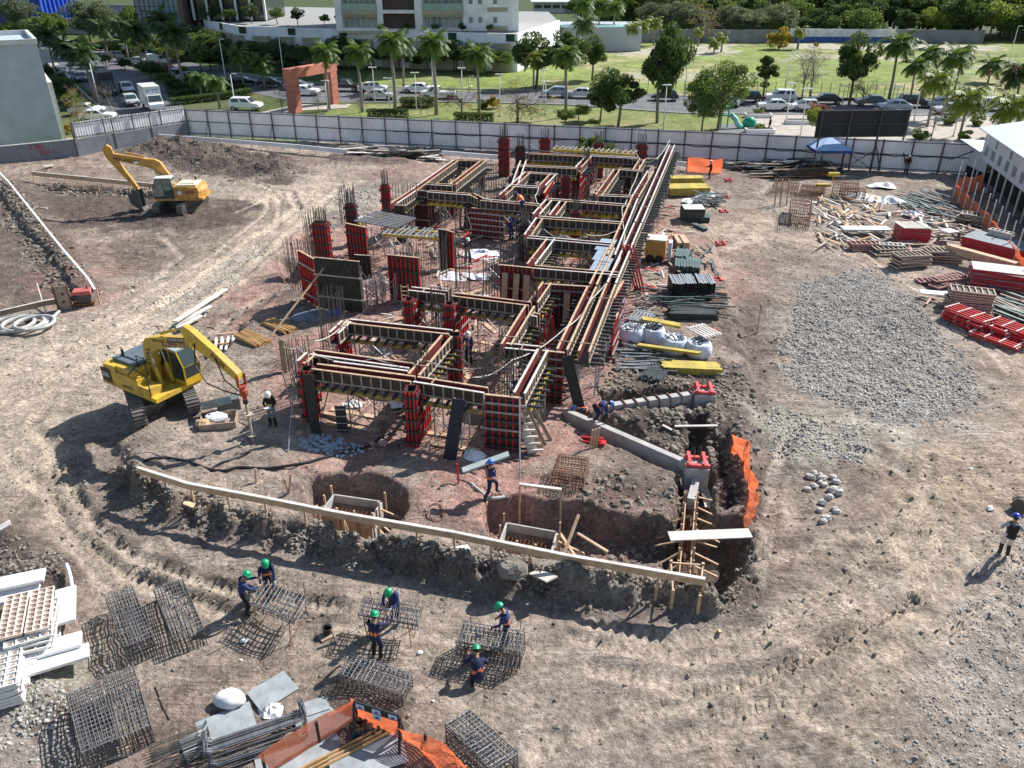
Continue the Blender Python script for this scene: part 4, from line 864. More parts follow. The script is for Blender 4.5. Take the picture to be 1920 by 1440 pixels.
# ---------------------------------------------------------------- cars and trucks
def car_proto(kind):
    """parts: body, windows, wheel x4 (> rim), headlight x2, tail_light x2, bumper"""
    L,W,H={'hatch':(3.9,1.7,1.5),'sedan':(4.4,1.75,1.43),'suv':(4.4,1.82,1.68),'pickup':(5.1,1.85,1.75)}[kind];x=L/2
    prof={'hatch':[(-x,.35),(-x,.85),(-x+.25,1.0),(-x+.65,H),(.25,H),(.95,.98),(x-.15,.82),(x,.6),(x,.35)],'sedan':[(-x,.35),(-x,.85),(-x+.55,1.0),(-x+1.25,H),(.35,H),(1.05,.98),(x-.15,.8),(x,.6),(x,.35)],
            'suv':[(-x,.4),(-x,.95),(-x+.12,1.1),(-x+.5,H),(.45,H),(1.15,1.08),(x-.15,.95),(x,.7),(x,.4)],'pickup':[(-x,.5),(-x,1.05),(-.35,1.05),(-.2,H),(.85,H),(1.5,1.1),(x-.1,1.0),(x,.75),(x,.5)]}[kind]
    def sec(y,k):return [Vector((px*(1 if k == 0 else .985),y,pz if pz < 1.12 else pz))for px,pz in prof]
    secs=[]
    for y,tuck in ((-W/2,1),(-W/2+.12,.5),(0,0),(W/2-.12,.5),(W/2,1)):
        r_=[]
        for px,pz in prof:
            yy=y
            if pz > 1.12 and abs(y)> W/2-.2:yy=y*.86
            dz=-.05*tuck if pz > .8 else (.04*tuck);r_.append(Vector((px*(1-.02*tuck),yy,pz+dz)))
        secs.append(r_)
    body=MB().loft(secs);zs=(1.0 if kind != 'suv' else 1.1);zt=H-.08;win=MB()
    top=[p for p in prof if p[1]== H];xl,xr=top[0][0],top[1][0];bl=(-x+.3 if kind == 'hatch' else-x+.62 if kind == 'sedan' else-x+.22 if kind == 'suv' else-.32);brr=(1.0 if kind != 'suv' else 1.15)if kind != 'pickup' else 1.48
    for s_ in (-1,1):
        y0,y1=s_*(W/2-.006),s_*(W/2*.86+.03)
        for u0,u1 in ((.06,.47),(.53,.94)):
            b0=bl+(brr-bl)*(u0+.04);b1=bl+(brr-bl)*(u1-.02);t0=xl+(xr-xl)*u0;t1=xl+(xr-xl)*u1;q=[(b0,y0,zs+.02),(b1,y0,zs+.02),(t1,y1 ,zt-.03),(t0,y1,zt-.03)]
            win.add([Vector(v_)+Vector((0,s_*.012,0))for v_ in q],[(0,1,2,3)])
    win.add([(brr+.0,-W/2*.86,zs+.03),(brr+.0,W/2*.86,zs+.03),(xr+.05,W/2*.74,zt),(xr+.05,-W/2*.74,zt)],[(0,1,2,3)]);win.v=[(a+(.05 if i >= 16 and a > 0 else 0),b,c)for i,(a,b,c)in enumerate(win.v)]
    win.add([(bl-.06,-W/2*.84,zs+.03),(bl-.06,W/2*.84,zs+.03),(xl-.06,W/2*.72,zt),(xl-.06,-W/2*.72,zt)],[(3,2,1,0)])
    wh=MB().tube([(0,-.1,0),(0,.1,0)],.32,14);rim=MB().tube([(0,-.11,0),(0,.11,0)],.19,10)
    lt=MB().box((0,0,0),(.1,.36,.16));bm=MB().box((0,0,.43),(.12,W*.94,.17))
    return dict(L=L,W=W,H=H,body=body,win=win,wheel=wh.mesh('wheel',mat('tyre',(.025,.025,.026),.8)),rim=rim.mesh('rim',GSTEEL),head=lt.mesh('headlight',mat('headlamp',(.7,.72,.75),.2)),tail=lt.mesh('tail_light',mat('tail_red',(.5,.02,.02),.3)),bumper=bm.mesh('bumper',mat('bumper_dark',(.08,.08,.085),.6)),wx=(x-.75,-x+.72),zl=.72)
CP={k:car_proto(k)for k in ('hatch','sedan','suv','pickup')};CARM={};CWIN={k:CP[k]['win'].mesh('windows',GLASS)for k in CP}
def car(kind,colr,label,px,py,ang,group=None):
    p=CP[kind];cc={'white':(.78,.79,.80),'silver':(.48,.5,.52),'black':(.02,.02,.022),'grey':(.16,.17,.18),'blue':(.30,.38,.48),'red':(.25,.02,.025),'navy':(.03,.06,.14)}[colr]
    key=(kind,colr)
    if key not in CARM:CARM[key]=p['body'].mesh('body',mat('car_'+colr,cc,.28,.1,var=.06,spec=.7),smooth=False)
    t=thing('parked_car',label,'car',G(px,py,.05),ang,group);link('body',CARM[key],t);link('windows',CWIN[kind],t);[setattr(link('bumper',p['bumper'],t),'location',(s_*(p['L']/2-.02),0,0))for s_ in (-1,1)]
    for wx in p['wx']:
        for s_ in (-1,1):o=link('wheel',p['wheel'],t);o.location=(wx,s_*(p['W']/2-.1),.32);q=link('rim',p['rim'],o)
    for s_ in (-1,1):
        o=link('headlight',p['head'],t);o.location=(p['L']/2-.06,s_*(p['W']/2-.28),p['zl']);o=link('tail_light',p['tail'],t);o.location=(-p['L']/2+.05,s_*(p['W']/2-.26),p['zl']+.08)
    return t
aw=G(1900,205)-G(700,180);AV=math.atan2(aw.y,aw.x);LS=math.atan2(*(G(290,212)-G(120,90)).yx)
g_='cars along the avenue'
for a in [('suv','white','white SUV driving alone in front of the planted island',462,206,AV+.05),('sedan','white','white sedan behind the silver sedan right of the portal',699,172,AV+.05),('sedan','silver','silver sedan parked near side right of the portal',713,186,AV),('sedan','white','white sedan ahead of the white pickup',783,173,AV+3.14),('pickup','white','white pickup parked among the palms',822,184,AV+3.14),
          ('hatch','blue','silver blue hatchback by the podium corner trees',1042,181,AV+3.1),('sedan','silver','silver sedan in front of the white ramp wall',1088,183,AV+3.14),('hatch','black','black hatchback alone on the avenue right of the round tree',1246,188,AV+3.14),('hatch','black','black hatchback right of the feathery tree',1402,190,AV+3.14),('sedan','blue','blue car half hidden by the feathery tree',1378,198,AV+1.2),
          ('suv','white','white SUV on the far lane behind the planters',1462,190,AV+3.14),('sedan','white','white sedan on the near lane by the upper planter',1450,206,AV+3.14),('hatch','white','white hatchback left of the billboard top',1508,207,AV+3.14),('sedan','black','black sedan on the far lane above the billboard left',1548,194,AV+3.14),('sedan','grey','dark grey sedan above the middle of the billboard',1633,198,AV+3.14),
          ('sedan','blue','light blue sedan above the right part of the billboard',1676,207,AV+3.14),('suv','black','black SUV among the plaza palms',1712,200,AV),('hatch','blue','light blue hatchback between two palm trunks',1762,202,AV+3.14),('sedan','silver','silver sedan low behind the plaza palms',1782,214,AV+3.14),('suv','white','white SUV right of the palms near the site office',1862,206,AV),('sedan','white','white car at the right picture edge',1925,208,AV),
          ('sedan','grey','dark sedan in shade left of the portal',560,168,AV+.1),('hatch','black','black hatchback in shade second left of the portal',507,163,AV+.15),('sedan','black','black sedan in shade by the island end',455,160,AV+.2),('pickup','black','black pickup seen through the portal right side',645,170,AV),('sedan','white','white car seen between portal pillars',572,178,AV),('hatch','white','white hatchback in shade at the street corner',340,145,AV+.35),('sedan','silver','silver sedan behind the white hatchback at the street corner',357,150,AV+.35)]:car(*a,group=g_)
g_='cars in the left street'
for a in [('sedan','white','upper white sedan of the pair beside the grey block',165,214,AV+.25),('sedan','white','lower white sedan of the pair beside the grey block',184,226,AV+.25),('hatch','white','white hatchback facing the camera right of the dark truck',239,173,LS),('hatch','silver','silver grey hatchback left of the small white truck',247,197,LS),('hatch','white','white hatchback up the street left of the dark truck',138,150,LS),('sedan','grey','dark car behind the grey block palms',118,140,LS),('sedan','grey','dark grey sedan next to the palm trunk',152,152,LS),
          ('sedan','silver','silver sedan behind the pale palm trunks',262,121,AV+.3),('sedan','white','white sedan in front of the brick wall',231,100,AV),('hatch','red','dark red hatchback behind the white van',306,134,AV+.3)]:car(*a,group=g_)
def truck(label,px,py,ang,cc,L=3.6,hgt=2.9,txt=None,cab=(.75,.76,.77)):
    t=thing('box_truck',label,'truck',G(px,py,.05),ang);wd_=2.1;m_=mat('truck_'+str(cc),cc,.5);c_=mat('cab_'+str(cab),cab,.35)
    m=MB().box((-L/2+.2,0,.75+(hgt-.75)/2),(L,wd_,hgt-.75));part('cargo_box',m,m_,t)
    cabm=MB().loft([[Vector(p)for p in ((.25,y,.5),(.25,y,2.1),(.75,y*.92,2.15),(1.45,y,1.35),(1.85,y,1.1),(1.9,y,.5))]for y in (-.92,0,.92)]);part('cab',cabm,c_,t)
    part('windscreen',MB().add([(.81,-.78,2.09),(.81,.78,2.09),(1.46,.86,1.385),(1.46,-.86,1.385)],[(3,2,1,0)]),GLASS,t)
    for s_ in (-1,1):part('side_window',MB().add([(.35,s_*.935,1.35),(1.3,s_*.935,1.35),(.8,s_*.925,1.95),(.35,s_*.925,1.95)],[(0,1,2,3)]),GLASS,t);o=link('headlight',CP['sedan']['head'],t);o.location=(1.87,s_*.65,.85)
    for wx in (1.15,-L+1.1):
        for s_ in (-1,1):o=link('wheel',CP['sedan']['wheel'],t);o.location=(wx,s_*.9,.33)
    part('chassis',MB().box((-L/2+.6,0,.6),(L+1.2,.9,.2)),FPOST,t)
    if txt:text_mesh('lettering',txt,.78,mat('letter_blue',(.02,.22,.5),.5),t,Matrix.Translation((.21,0,2.52))@ Matrix.Rotation(R(90),4,'Z')@ Matrix.Rotation(R(90),4,'X'),.01,1.2)
    return t
truck('small white box truck with blue letters on its front near the hoarding corner',292,208,LS,(.62,.63,.62),4.2,3.15,'RTE')
truck('dark box truck parked in the left street behind the palms',205,178,LS,(.04,.045,.05),5.5,3.2,cab=(.05,.055,.06))
t=truck('white delivery van behind the pale palm trunks',300,122,AV+.3,(.72,.73,.74),2.6,2.2);t.scale=(.9,.9,.9)
# ---------------------------------------------------------------- lamps, planters, playground
def lamp(label,base,top,two=True,name='street_lamp'):
    q=G(*base);h=max(2.0,zat(q.y,top));t=thing(name,label,'street lamp',q,0,'street lamps')
    part('pole',MB().tube([(0,0,0),(0,0,h*.5),(0,0,h)],[.09,.07,.05],7),WPAINT,t,smooth=True)
    if two:part('lamp_head',MB().box((-.3,0,h+.05),(.5,.24,.12)).box((.3,0,h+.05),(.5,.24,.12)),WPAINT,t)
    else:part('lamp_head',MB().tube([(0,0,h),(.3,0,h+.15),(.8,0,h+.1)],.06,6),WPAINT,t)
    part('base_plate',MB().box((0,0,.06),(.3,.3,.1)),KERB,t)
for a in [('white lamp beside the white SUV',(442,205),140,False),('white lamp right of the terracotta portal',(615,208),152),('twin lamp behind the white sedan',(703,190),127),('twin lamp just behind the hoarding left of the first lawn palm',(732,221),147),('twin lamp at the left end of the clipped hedge',(781,205),137),('twin lamp beside the pink blossom tree',(867,192),128),('twin lamp between lawn palm and twiggy tree',(937,218),140),('twin lamp right of the twiggy yellow tree',(1018,205),132),('shorter twin lamp near the silver blue hatchback',(1022,215),154),('twin lamp just behind the hoarding right of the round dark tree',(1243,244),160),
          ('tall thin pole on the avenue right of the black hatchback',(1283,186),103,False),('tall pair pole behind the white SUV on the far lane',(1470,180),97,False),('twin lamp on the plaza near the planters',(1473,234),157),('twin lamp on the plaza left of the billboard',(1500,256),167),('wide lamp at the kerb above the billboard',(1578,198),162),('twin lamp at the kerb behind the light blue sedan',(1676,205),163),('lamp left of the yellow plaza palm',(1712,232),168),('leaning pole right of the plaza shrub',(1787,256),200,False),('twin lamp near the white SUV right of the palms',(1850,212),178),
          ('tall slim pole before the beige boxes left',(425,160),75,False),('tall slim pole before the middle beige boxes',(533,150),57,False),('tall pole by the dark left street truck',(186,195),118,False),('pole between podium palm and pickup',(812,170),85,False),('tall mast at the right end of the field',(1890,120),50,False),('tall street lamp above the red wall',(222,60),22,False),('tall pole with yellow tag near the podium box',(880,170),150,False)]:lamp(*a)
m=MB()
for i in range(26):p=G(1213+i*8,212+i*.25);m.tube([p,p+Vector((0,0,1.0))],.035,5)
t=thing('bollard_fence','row of thin white rails between lawn and avenue','fence',G(1213,213));part('rails',m,WPAINT,t,True)
m=MB()
for i in range(42):p=G(1180+i*17,176+i*.35);m.bar(p,p+Vector((0,0,2.1)),.07,.07)
for zz in (.7,1.4,2.0):m.bar(G(1180,176,0)+Vector((0,0,zz)),G(1877,190,0)+Vector((0,0,zz)),.015,.015)
solo('field_fence',m,FPOST,'thin dark wire fence on posts along the field side of the avenue','fence')
m=MB().bar(G(1290,182,.2),G(2000,192,.2),.2,.42);solo('field_kerb_wall',m,mat('dark_kerb',(.04,.04,.04),.9),'low black kerb wall between avenue and field','wall')
for lb,a in (('upper white plaza planter',(1421,220)),('lower white plaza planter',(1424,249)),('white plaza bench block left of the billboard',(1498,232)),('white planter slab between the plaza palms',(1782,226))):
    q=G(*a);solo('planter',MB().box((q.x,q.y,.25),(3.4,1.3,.5)).box((q.x,q.y,.52),(3.0,.9,.06),1),[WPAINT,mat('planter_soil',(.1,.08,.06),.9)],lb,'planter')
q=G(1385,240);t=thing('playground_slide','green playground slide and climbing dome behind the hoarding','slide',q)
GRN=mat('green_plastic',(.02,.30,.20),.5);part('chute',MB().tube([(-1.2,0,1.6),(-.6,-.2,1.1),(-.2,-.3,.4),(.3,-.3,.15)],.32,8),mat('pale_green_plastic',(.25,.62,.52),.5),t,smooth=True)
part('climbing_shell',MB().blob((1.3,.3,.5),(.9,.6,.8),n=10,k=6,jit=.02),GRN,t,smooth=True);part('tower_frame',MB().bar((-1.4,.2,0),(-1.4,.2,2.4),.12).bar((-2.2,.2,0),(-2.2,.2,2.4),.12).box((-1.8,.2,1.5),(.9,.8,.1)).box((-1.8,.2,2.5),(1.1,1,.12)),GRN,t)
# blue and white canopy tent
q=P(1546,318);t=thing('gazebo','blue and white pop-up gazebo by the back hoarding','tent',q);w_=1.75;hh=2.2
m=MB();m.add([(-w_,-w_,hh),(w_,-w_,hh),(w_,w_,hh),(-w_,w_,hh),(0,0,hh+1.0)],[(0,1,4),(1,2,4),(2,3,4),(3,0,4)]);part('canopy',m,mat('tent_fabric',(.42,.55,.75),.8,c2=(.30,.42,.66),scale=.6),t)
m=MB()
for a,b in (((-w_,-w_),(w_,-w_)),((w_,-w_),(w_,w_)),((w_,w_),(-w_,w_)),((-w_,w_),(-w_,-w_))):m.bar((*a,hh-.12),(*b,hh-.12),.02,.24)
part('valance',m,mat('tent_blue',(.03,.07,.25),.8),t)
for sx in (-1,1):
    for sy in (-1,1):part('leg',MB().bar((sx*w_,sy*w_,0),(sx*w_,sy*w_,hh),.05),GSTEEL,t)
for sx,ex in ((-.9,1.9),(1.0,1.2)):part('guy_rope',MB().tube([(sx*w_,-w_,hh),(sx*w_+ex,-w_-2.6,.1)],.02,4),WWOOD,t)
# ================================================================ CONCRETE FRAME FORMWORK
ZT=3.15
def frame(a,b):
    d=(b-a);d.z=0;L=d.length;d.normalize();return d,Vector((-d.y,d.x,0)),L
SH={}
def unit(name,mb,m):
    if name not in SH:SH[name]=mb.mesh(name,m)
    return SH[name]
BEARER=MB().box((0,0,0),(.09,1.6,.11)).mesh('bearer',DSTEEL)
POST=MB().tube([(0,0,0),(0,0,1)],.034,6).mesh('post',GSTEEL)
def shoring(label,p,ang,h,w_=.95,l_=1.2):
    """four-legged steel shoring frame with cross braces"""
    z=gz(p.x,p.y);t=thing('shoring_frame',label,'shoring frame',(p.x,p.y,z),ang,'steel shoring frames under the beams');h=h-z
    if h < .6:return
    for x in (-l_/2,l_/2):
        for y in (-w_/2,w_/2):o=link('post',POST,t);o.location=(x,y,-.02);o.scale=(1,1,h)
    for y in (-w_/2,w_/2):part('brace',MB().bar((-l_/2,y,.25),(l_/2,y,h*.85),.03).bar((-l_/2,y,h*.85),(l_/2,y,.25),.03),GSTEEL,t)
    for x in (-l_/2,l_/2):part('side_brace',MB().bar((x,-w_/2,.5),(x,w_/2,.5),.03).bar((x,-w_/2,h*.8),(x,w_/2,h*.8),.03).bar((x,-w_/2,.5),(x,w_/2,h*.8),.025),GSTEEL,t)
def beam(label,a,b,w_=.40,d_=.55,z=None,bearers=True,ledger='y',shore=2.4,ext=0.0,inner=DRED,single=0):
    """open-topped timber trough: two studded side panels and a soffit on cross bearers"""
    z=ZT if z is None else z;A=G(*a,z);B=G(*b,z);d,n_,L=frame(A,B);mid=(A+B)/2;an=math.atan2(d.y,d.x)
    t=thing('beam_form',label,'formwork',(mid.x,mid.y,z-d_),an,'beam formwork troughs');hl=L/2
    for s_ in ((-1,1)if not single else (single,)):
        m=MB();jit=random.uniform(-.012,.012)
        m.box((0,s_*(w_/2),d_/2),(L,.03,d_),0);m.box((0,s_*(w_/2-.02),d_/2),(L-.01,.008,d_-.02),3)
        n=max(2,int(L/.42))
        for i in range(n+1):m.box((-hl+.03+(L-.06)*i/n,s_*(w_/2+.045),d_/2-.003),(.055,.055,d_-.01),1)
        k=max(1,round(L/3.6))
        for i in range(k):                              # top battens in lengths, not quite in line
            x0=-hl+L*i/k;x1=-hl+L*(i+1)/k-.02;dz=random.uniform(0,.012)
            m.box(((x0+x1)/2,s_*(w_/2+.03),d_+.022+dz),(x1-x0,.10,.035),2)
        m.box((0,s_*(w_/2+.045),.03),(L,.052,.06),1)
        o=part('side_panel',m,[BROWN,STUD,WWOOD if random.random()< .5 else WOOD,inner],t);o.location.y=jit
    part('soffit',MB().box((0,0,-.012),(L,w_+.14,.024)),BROWN,t)
    for q in range(max(1,int(L/2.8))):x=-hl+.8+q*2.8;part('cross_tie',MB().box((min(x,hl-.3),0,d_+.05),(.05,w_+.3,.05)),GWOOD,t)if random.random()< .35 else None
    if bearers:
        n=min(95,max(2,int(L/.45)))
        for i in range(n):o=link('bearer',BEARER,t);o.location=(-hl+.2+(L-.4)*i/max(1,n-1),random.uniform(-.14,.14),-.085);o.rotation_euler.z=random.uniform(-.05,.05)
    if ledger:
        for s_ in (-1,1):part('ledger',MB().box((random.uniform(-.1,.1),s_*.42,-.25),(L-.2,.08,.2)),YEL if ledger == 'y' else OLIV if ledger == 'o' else DSTEEL,t)
    if shore:
        k=max(1,int(L/shore))
        for i in range(k):
            p=A+d*(L*(i+.5)/k);shoring('galvanised shoring frame carrying the %s' % label.split(',')[0],p,an,z-d_-.36)
    return t
def wall(label,a,b,z1=None,z0=None,style='red',th=.16,lean=0,ribs=None,walers=4,boards=0,name='wall_form'):
    """upright formwork panel: dark sheet, vertical ribs, horizontal walers on the camera side"""
    z1=ZT if z1 is None else z1;A=G(*a,z1);B=G(*b,z1);d,n_,L=frame(A,B);mid=(A+B)/2;zb=gz(mid.x,mid.y)if z0 is None else z0;H_=z1-zb;an=math.atan2(d.y,d.x)
    t=thing(name,label,'formwork',(mid.x,mid.y,zb),an,'upright formwork panels');cs=-1 if n_.y > 0 else 1   # ribs on the side towards -y
    rib,back={'red':(RED,BROWN),'dark':(DSTEEL,BROWN),'black':(BROWN,BLACK),'rust':(DRED,BROWN)}[style]
    m=MB().box((0,0,H_/2),(L,.03,H_),0).box((0,-cs*.02,H_/2),(L-.01,.006,H_-.02),2)
    k=ribs or max(2,int(L/.26))
    for i in range(k+1):m.box((-L/2+.03+(L-.06)*i/k,cs*.06,H_/2),(.06,.085,H_*.98),1)
    part('panel',m,[back,rib,DRED],t)
    for q in range(walers):part('waler',MB().box((random.uniform(-.1,.1),cs*.135,H_*(q+.6)/(walers+.3)),(L+.3,.06,.09)),DSTEEL if random.random()< .45 else GSTEEL,t)
    part('top_plank',MB().box((0,0,H_+.02),(L+.06,.12,.035)),GWOOD if style != 'red' else WOOD,t)
    for q in range(boards):x=-L/2+.35+q*(L-.6)/max(1,boards-1)if boards > 1 else 0;o=solo('loose_board',MB().bar((x,cs*.55,.02),(x+random.uniform(-.08,.08),cs*.20,H_*.86),.34,.03,up=(0,1,0)),WOOD,'pale board leaning on the %s, %s' % ('red wall' if boards == 3 else 'tall centre grid wall',('left','centre','right')[q]),'board','loose boards leaning on panels',loc=(0,0,0));o.location=t.location;o.rotation_euler.z=an
    t.rotation_euler.x=0
    return t
def column(label,a,w_=.9,d_=.45,z1=None,style='red',an=None,starters=True,ang=-.10):
    """closed column box with ribs on four faces and clamp bands"""
    z1=ZT if z1 is None else z1;p=G(*a,z1);zb=gz(p.x,p.y);H_=z1-zb;t=thing('column_form',label,'formwork',(p.x,p.y,zb),ang,'column formwork boxes')
    rib=RED if style == 'red' else DRED
    for ax,s_,ww,off in ((0,-1,w_,d_/2),(0,1,w_,d_/2),(1,-1,d_,w_/2),(1,1,d_,w_/2)):
        m=MB();k=max(2,int(ww/.2))
        def bx(c,dm,mi):m.box((c[0],s_*c[1],c[2])if ax == 0 else (s_*c[1],c[0],c[2]),dm if ax == 0 else (dm[1],dm[0],dm[2]),mi)
        bx((0,off,H_/2),(ww,.03,H_),0)
        for i in range(k+1):bx((-ww/2+.04+(ww-.08)*i/k,off+.05,H_/2),(.055,.07,H_*.98),1)
        part('side_form',m,[BROWN,rib],t)
    for q in range(5):
        z=H_*(q+.5)/5;m=MB()
        for s_ in (-1,1):m.box((0,s_*(d_/2+.12),z),(w_+.34,.05,.08));m.box((s_*(w_/2+.12),0,z+.09),(.05,d_+.34,.08))
        part('clamp',m,DSTEEL,t)
    if starters:bars('rebar starters rising from the %s' % label.split(',')[0],Vector((p.x,p.y,0)),w_*.8,d_*.7,zb+H_*.9,z1+1.0,ang)
    return t
def bars(label,c,w_,d_,z0,z1,ang=0,nx=6,ny=3,m_=REBAR,hoops=0):
    m=MB();mm=Matrix.Rotation(ang,3,'Z')
    for i in range(nx):
        for j in range(ny):
            if 0 < i < nx-1 and 0 < j < ny-1:continue
            p=c+mm @ Vector((-w_/2+w_*i/(nx-1),-d_/2+d_*j/max(1,ny-1),0));e=Vector((random.uniform(-.06,.06),random.uniform(-.06,.06),0));m.tube([Vector((p.x,p.y,z0)),Vector((p.x,p.y,z1+random.uniform(-.25,.15)))+e],.019,4,caps=False)
    for k in range(hoops):
        z=z0+.1+(z1-z0)*.8*k/max(1,hoops);q=[c+mm @ Vector((sx*w_/2,sy*d_/2,0))for sx,sy in ((-1,-1),(1,-1),(1,1),(-1,1))];m.tube([Vector((a.x,a.y,z))for a in q],.008,4,closed=True)
    return solo('starter_bars',m,m_,label,'rebar','upright rebar starters')
def barsp(label,px,py,w_,d_,h,ang=0,nx=8,ny=3,hoops=3,m_=REBAR):q=P(px,py);return bars(label,q,w_,d_,q.z-.1,q.z+h,ang,nx,ny,m_,hoops)

# front row
beam('front long trough nearest the camera',(590,688),(775,712),ledger='o')
beam('right half of the front trough',(779,712),(912,733),ledger='o',inner=DRED)
beam('second crosswise trough just behind the front one',(586,661),(772,687),ledger='o',shore=0,bearers=False)
beam('inner dark trough between the two front troughs',(622,682),(762,700),w_=.3,d_=.35,bearers=False,ledger=None,shore=0)
beam('third crosswise trough at left with red end wall',(652,603),(846,624),ledger='o')
beam('short left end trough joining the front pair',(567,679),(584,663),shore=0,ledger=None,bearers=False)
beam('short left end trough of the third crosswise row',(626,625),(650,603),shore=0,ledger=None,bearers=False)
beam('lengthwise trough climbing from front trough to third row',(776,703),(838,630),ledger='y',shore=2.2)
beam('fourth crosswise trough left piece',(769,542),(838,550),ledger='o')
beam('fourth crosswise trough right piece',(850,553),(994,571),ledger='o')
beam('lengthwise trough right of the front wall panel',(974,738),(1018,656),ledger='y')
beam('short crosswise trough before the red centre wall',(947,649),(1011,655),ledger=None,shore=2)
beam('lengthwise trough from the short trough to the fourth row',(949,647),(994,574),ledger='y')
beam('lengthwise trough leaving the fourth row to the red grid wall',(1000,567),(1026,530),ledger='y',shore=2)
beam('short red end trough beside the leaning red props',(997,590),(1010,592),shore=0,ledger=None,bearers=False,w_=.3)
# long right hand pair
beam('lower half of the inner long trough on the right',(1054,656),(1110,538),shore=2.2,ledger='y')
beam('upper half of the inner long trough on the right',(1146,478),(1190,372),shore=3,ledger=None)
beam('far end of the inner long trough on the right',(1191,370),(1220,321),shore=3,ledger=None)
beam('near third of the outermost long trough',(1095,660),(1146,533),shore=2.4,ledger=None)
beam('middle third of the outermost long trough',(1147,531),(1196,419),shore=3,ledger=None)
beam('far third of the outermost long trough',(1197,417),(1260,272),shore=4,ledger=None)
beam('long inner edge trough beside the middle of the outermost trough',(1112,534),(1146,465),shore=3,ledger=None,w_=.3)
# middle crosswise rows
for i,(lb,a,b)in enumerate([('crosswise trough with the blue sheets at its right end',(1001,501),(1160,514)),('crosswise trough two rows before the crouching worker',(989,445),(1150,459)),('crosswise trough one row before the crouching worker',(1008,408),(1168,419)),('crosswise trough level with the crouching worker at right',(1026,374),(1182,386)),('wide crosswise trough under the crouching worker',(902,375),(1011,385)),
    ('short crosswise trough near the long right pair',(1122,366),(1187,369)),('small crosswise trough left of the rebar pit',(948,348),(1012,352)),('crosswise trough second from the far end at left',(969,311),(1083,316)),('farthest crosswise trough at left',(992,288),(1094,293)),('farthest crosswise trough at right',(1106,292),(1197,297)),('short far trough beside the long right pair',(1158,317),(1206,321)),('small far crosswise trough behind the rebar pit',(987,324),(1045,328)),('crosswise trough at left above the red dark wall',(803,359),(881,365)),('upper crosswise trough of the left block',(799,345),(850,348)),('rear crosswise trough of the left block',(856,300),(904,302))]):
    beam(lb,a,b,ledger='y' if i in (0,1,2,3,7,8,9,12)else 'o' if i == 4 else None,shore=2.6)
    for e_,f_ in (('left',.03),('right',.97)):column('column box, %s end of %s' % (e_,lb.replace('crosswise trough ','row ')),(a[0]+(b[0]-a[0])*f_,a[1]+(b[1]-a[1])*f_+1),.4,.4,ZT-.62,'red' if (i+f_)% 2 > 1 else 'dark',starters=False)
for i,(lb,a,b)in enumerate([('lengthwise trough left of the blue sheets',(996,496),(1033,448)),('lengthwise trough over the two dark workers',(990,441),(1012,409)),('lengthwise trough right of the two dark workers',(1036,404),(1056,378)),('lengthwise trough left of the centre bay',(1005,402),(1029,375)),('lengthwise trough left of the crouching worker',(942,366),(990,323)),('lengthwise trough by the orange vest in the far bay',(1123,366),(1157,318)),('lengthwise trough at the left edge of the far block',(966,344),(981,302)),('lengthwise trough with red sides in the far middle',(1084,314),(1104,293)),('short lengthwise trough at the far right corner',(1192,319),(1205,298)),('lengthwise trough right of the small left bay',(1017,348),(1037,327)),
    ('left long lengthwise trough of the left block',(776,357),(855,301)),('right long lengthwise trough of the left block',(849,346),(906,302)),('lengthwise trough at the front of the left block',(738,382),(774,358)),('short skew trough joining the wide crosswise trough',(883,364),(901,373))]):
    beam(lb,a,b,ledger='y' if i in (0,10,11,12)else None,shore=3)
    if i not in (6,7,8):wall('red shutter below the '+lb.replace('lengthwise ',''),(a[0]+(b[0]-a[0])*.1,a[1]+(b[1]-a[1])*.1+7),(a[0]+(b[0]-a[0])*.55,a[1]+(b[1]-a[1])*.55+6),z1=2.3,style='rust' if i % 3 else 'red',walers=3)
# walls and columns
wall('large dark grid panel standing at the left',(590,483),(673,491),z1=3.75,style='dark',walers=2,ribs=26)
wall('red ribbed panel left of the large dark grid panel',(560,470),(589,486),z1=3.6,walers=3)
wall('dark upright panel with red ribs behind the third row',(727,478),(786,484),z1=3.4,style='red',walers=2)
wall('red ribbed column wall behind the big dark panel',(649,419),(687,427),z1=3.2,walers=3)
wall('black blue panel beside the red ribbed column wall',(665,478),(695,480),z1=2.0,style='black',walers=0)
wall('tall dark wall of the left block with red back',(777,357),(803,359),z1=3.1,style='rust',walers=5)
wall('dark ribbed panel at the front of the left block',(740,385),(759,386),z1=3.1,style='dark',walers=3)
wall('red and dark grid wall under the wide crosswise trough',(884,390),(945,396),z1=2.6,style='red',walers=5)
wall('front wall panel with red ribs and dark walers',(909,740),(978,747),z1=3.0,walers=6)
wall('tall grid wall in the centre with a board on it',(1022,533),(1105,538),z1=3.05,walers=6,boards=1)
wall('red wall with three pale boards leaning on it',(938,497),(998,503),z1=3.1,walers=3,boards=3)
wall('red grid wall at the lower end of the right pair',(1018,658),(1058,662),z1=3.05,walers=6)
wall('leaning dark panel with bright red stripes in the left bay',(823,430),(838,432),z1=3.2,style='dark',walers=0)
wall('bright red rib panel beside the leaning dark panel',(838,432),(850,436),z1=3.0,style='red',walers=0)
wall('red side panel right of the front middle column',(787,728),(801,712),z1=2.9,walers=4)
wall('red side panel of the third row right end',(838,640),(857,620),z1=2.9,walers=3)
wall('red panel under the fourth row',(850,575),(874,552),z1=2.9,walers=4)
wall('red panel left under the fourth row',(776,570),(792,545),z1=2.8,walers=4)
wall('red panel at the left end of the third row',(628,626),(652,604),z1=2.9,walers=3)
wall('red panel at the left end of the front row',(570,682),(590,662),z1=2.9,walers=3)
wall('red studded panel in the far middle bay',(1086,322),(1104,298),z1=2.9,walers=4)
wall('red studded panel left of the far rebar pit',(1020,362),(1036,338),z1=2.9,walers=4)
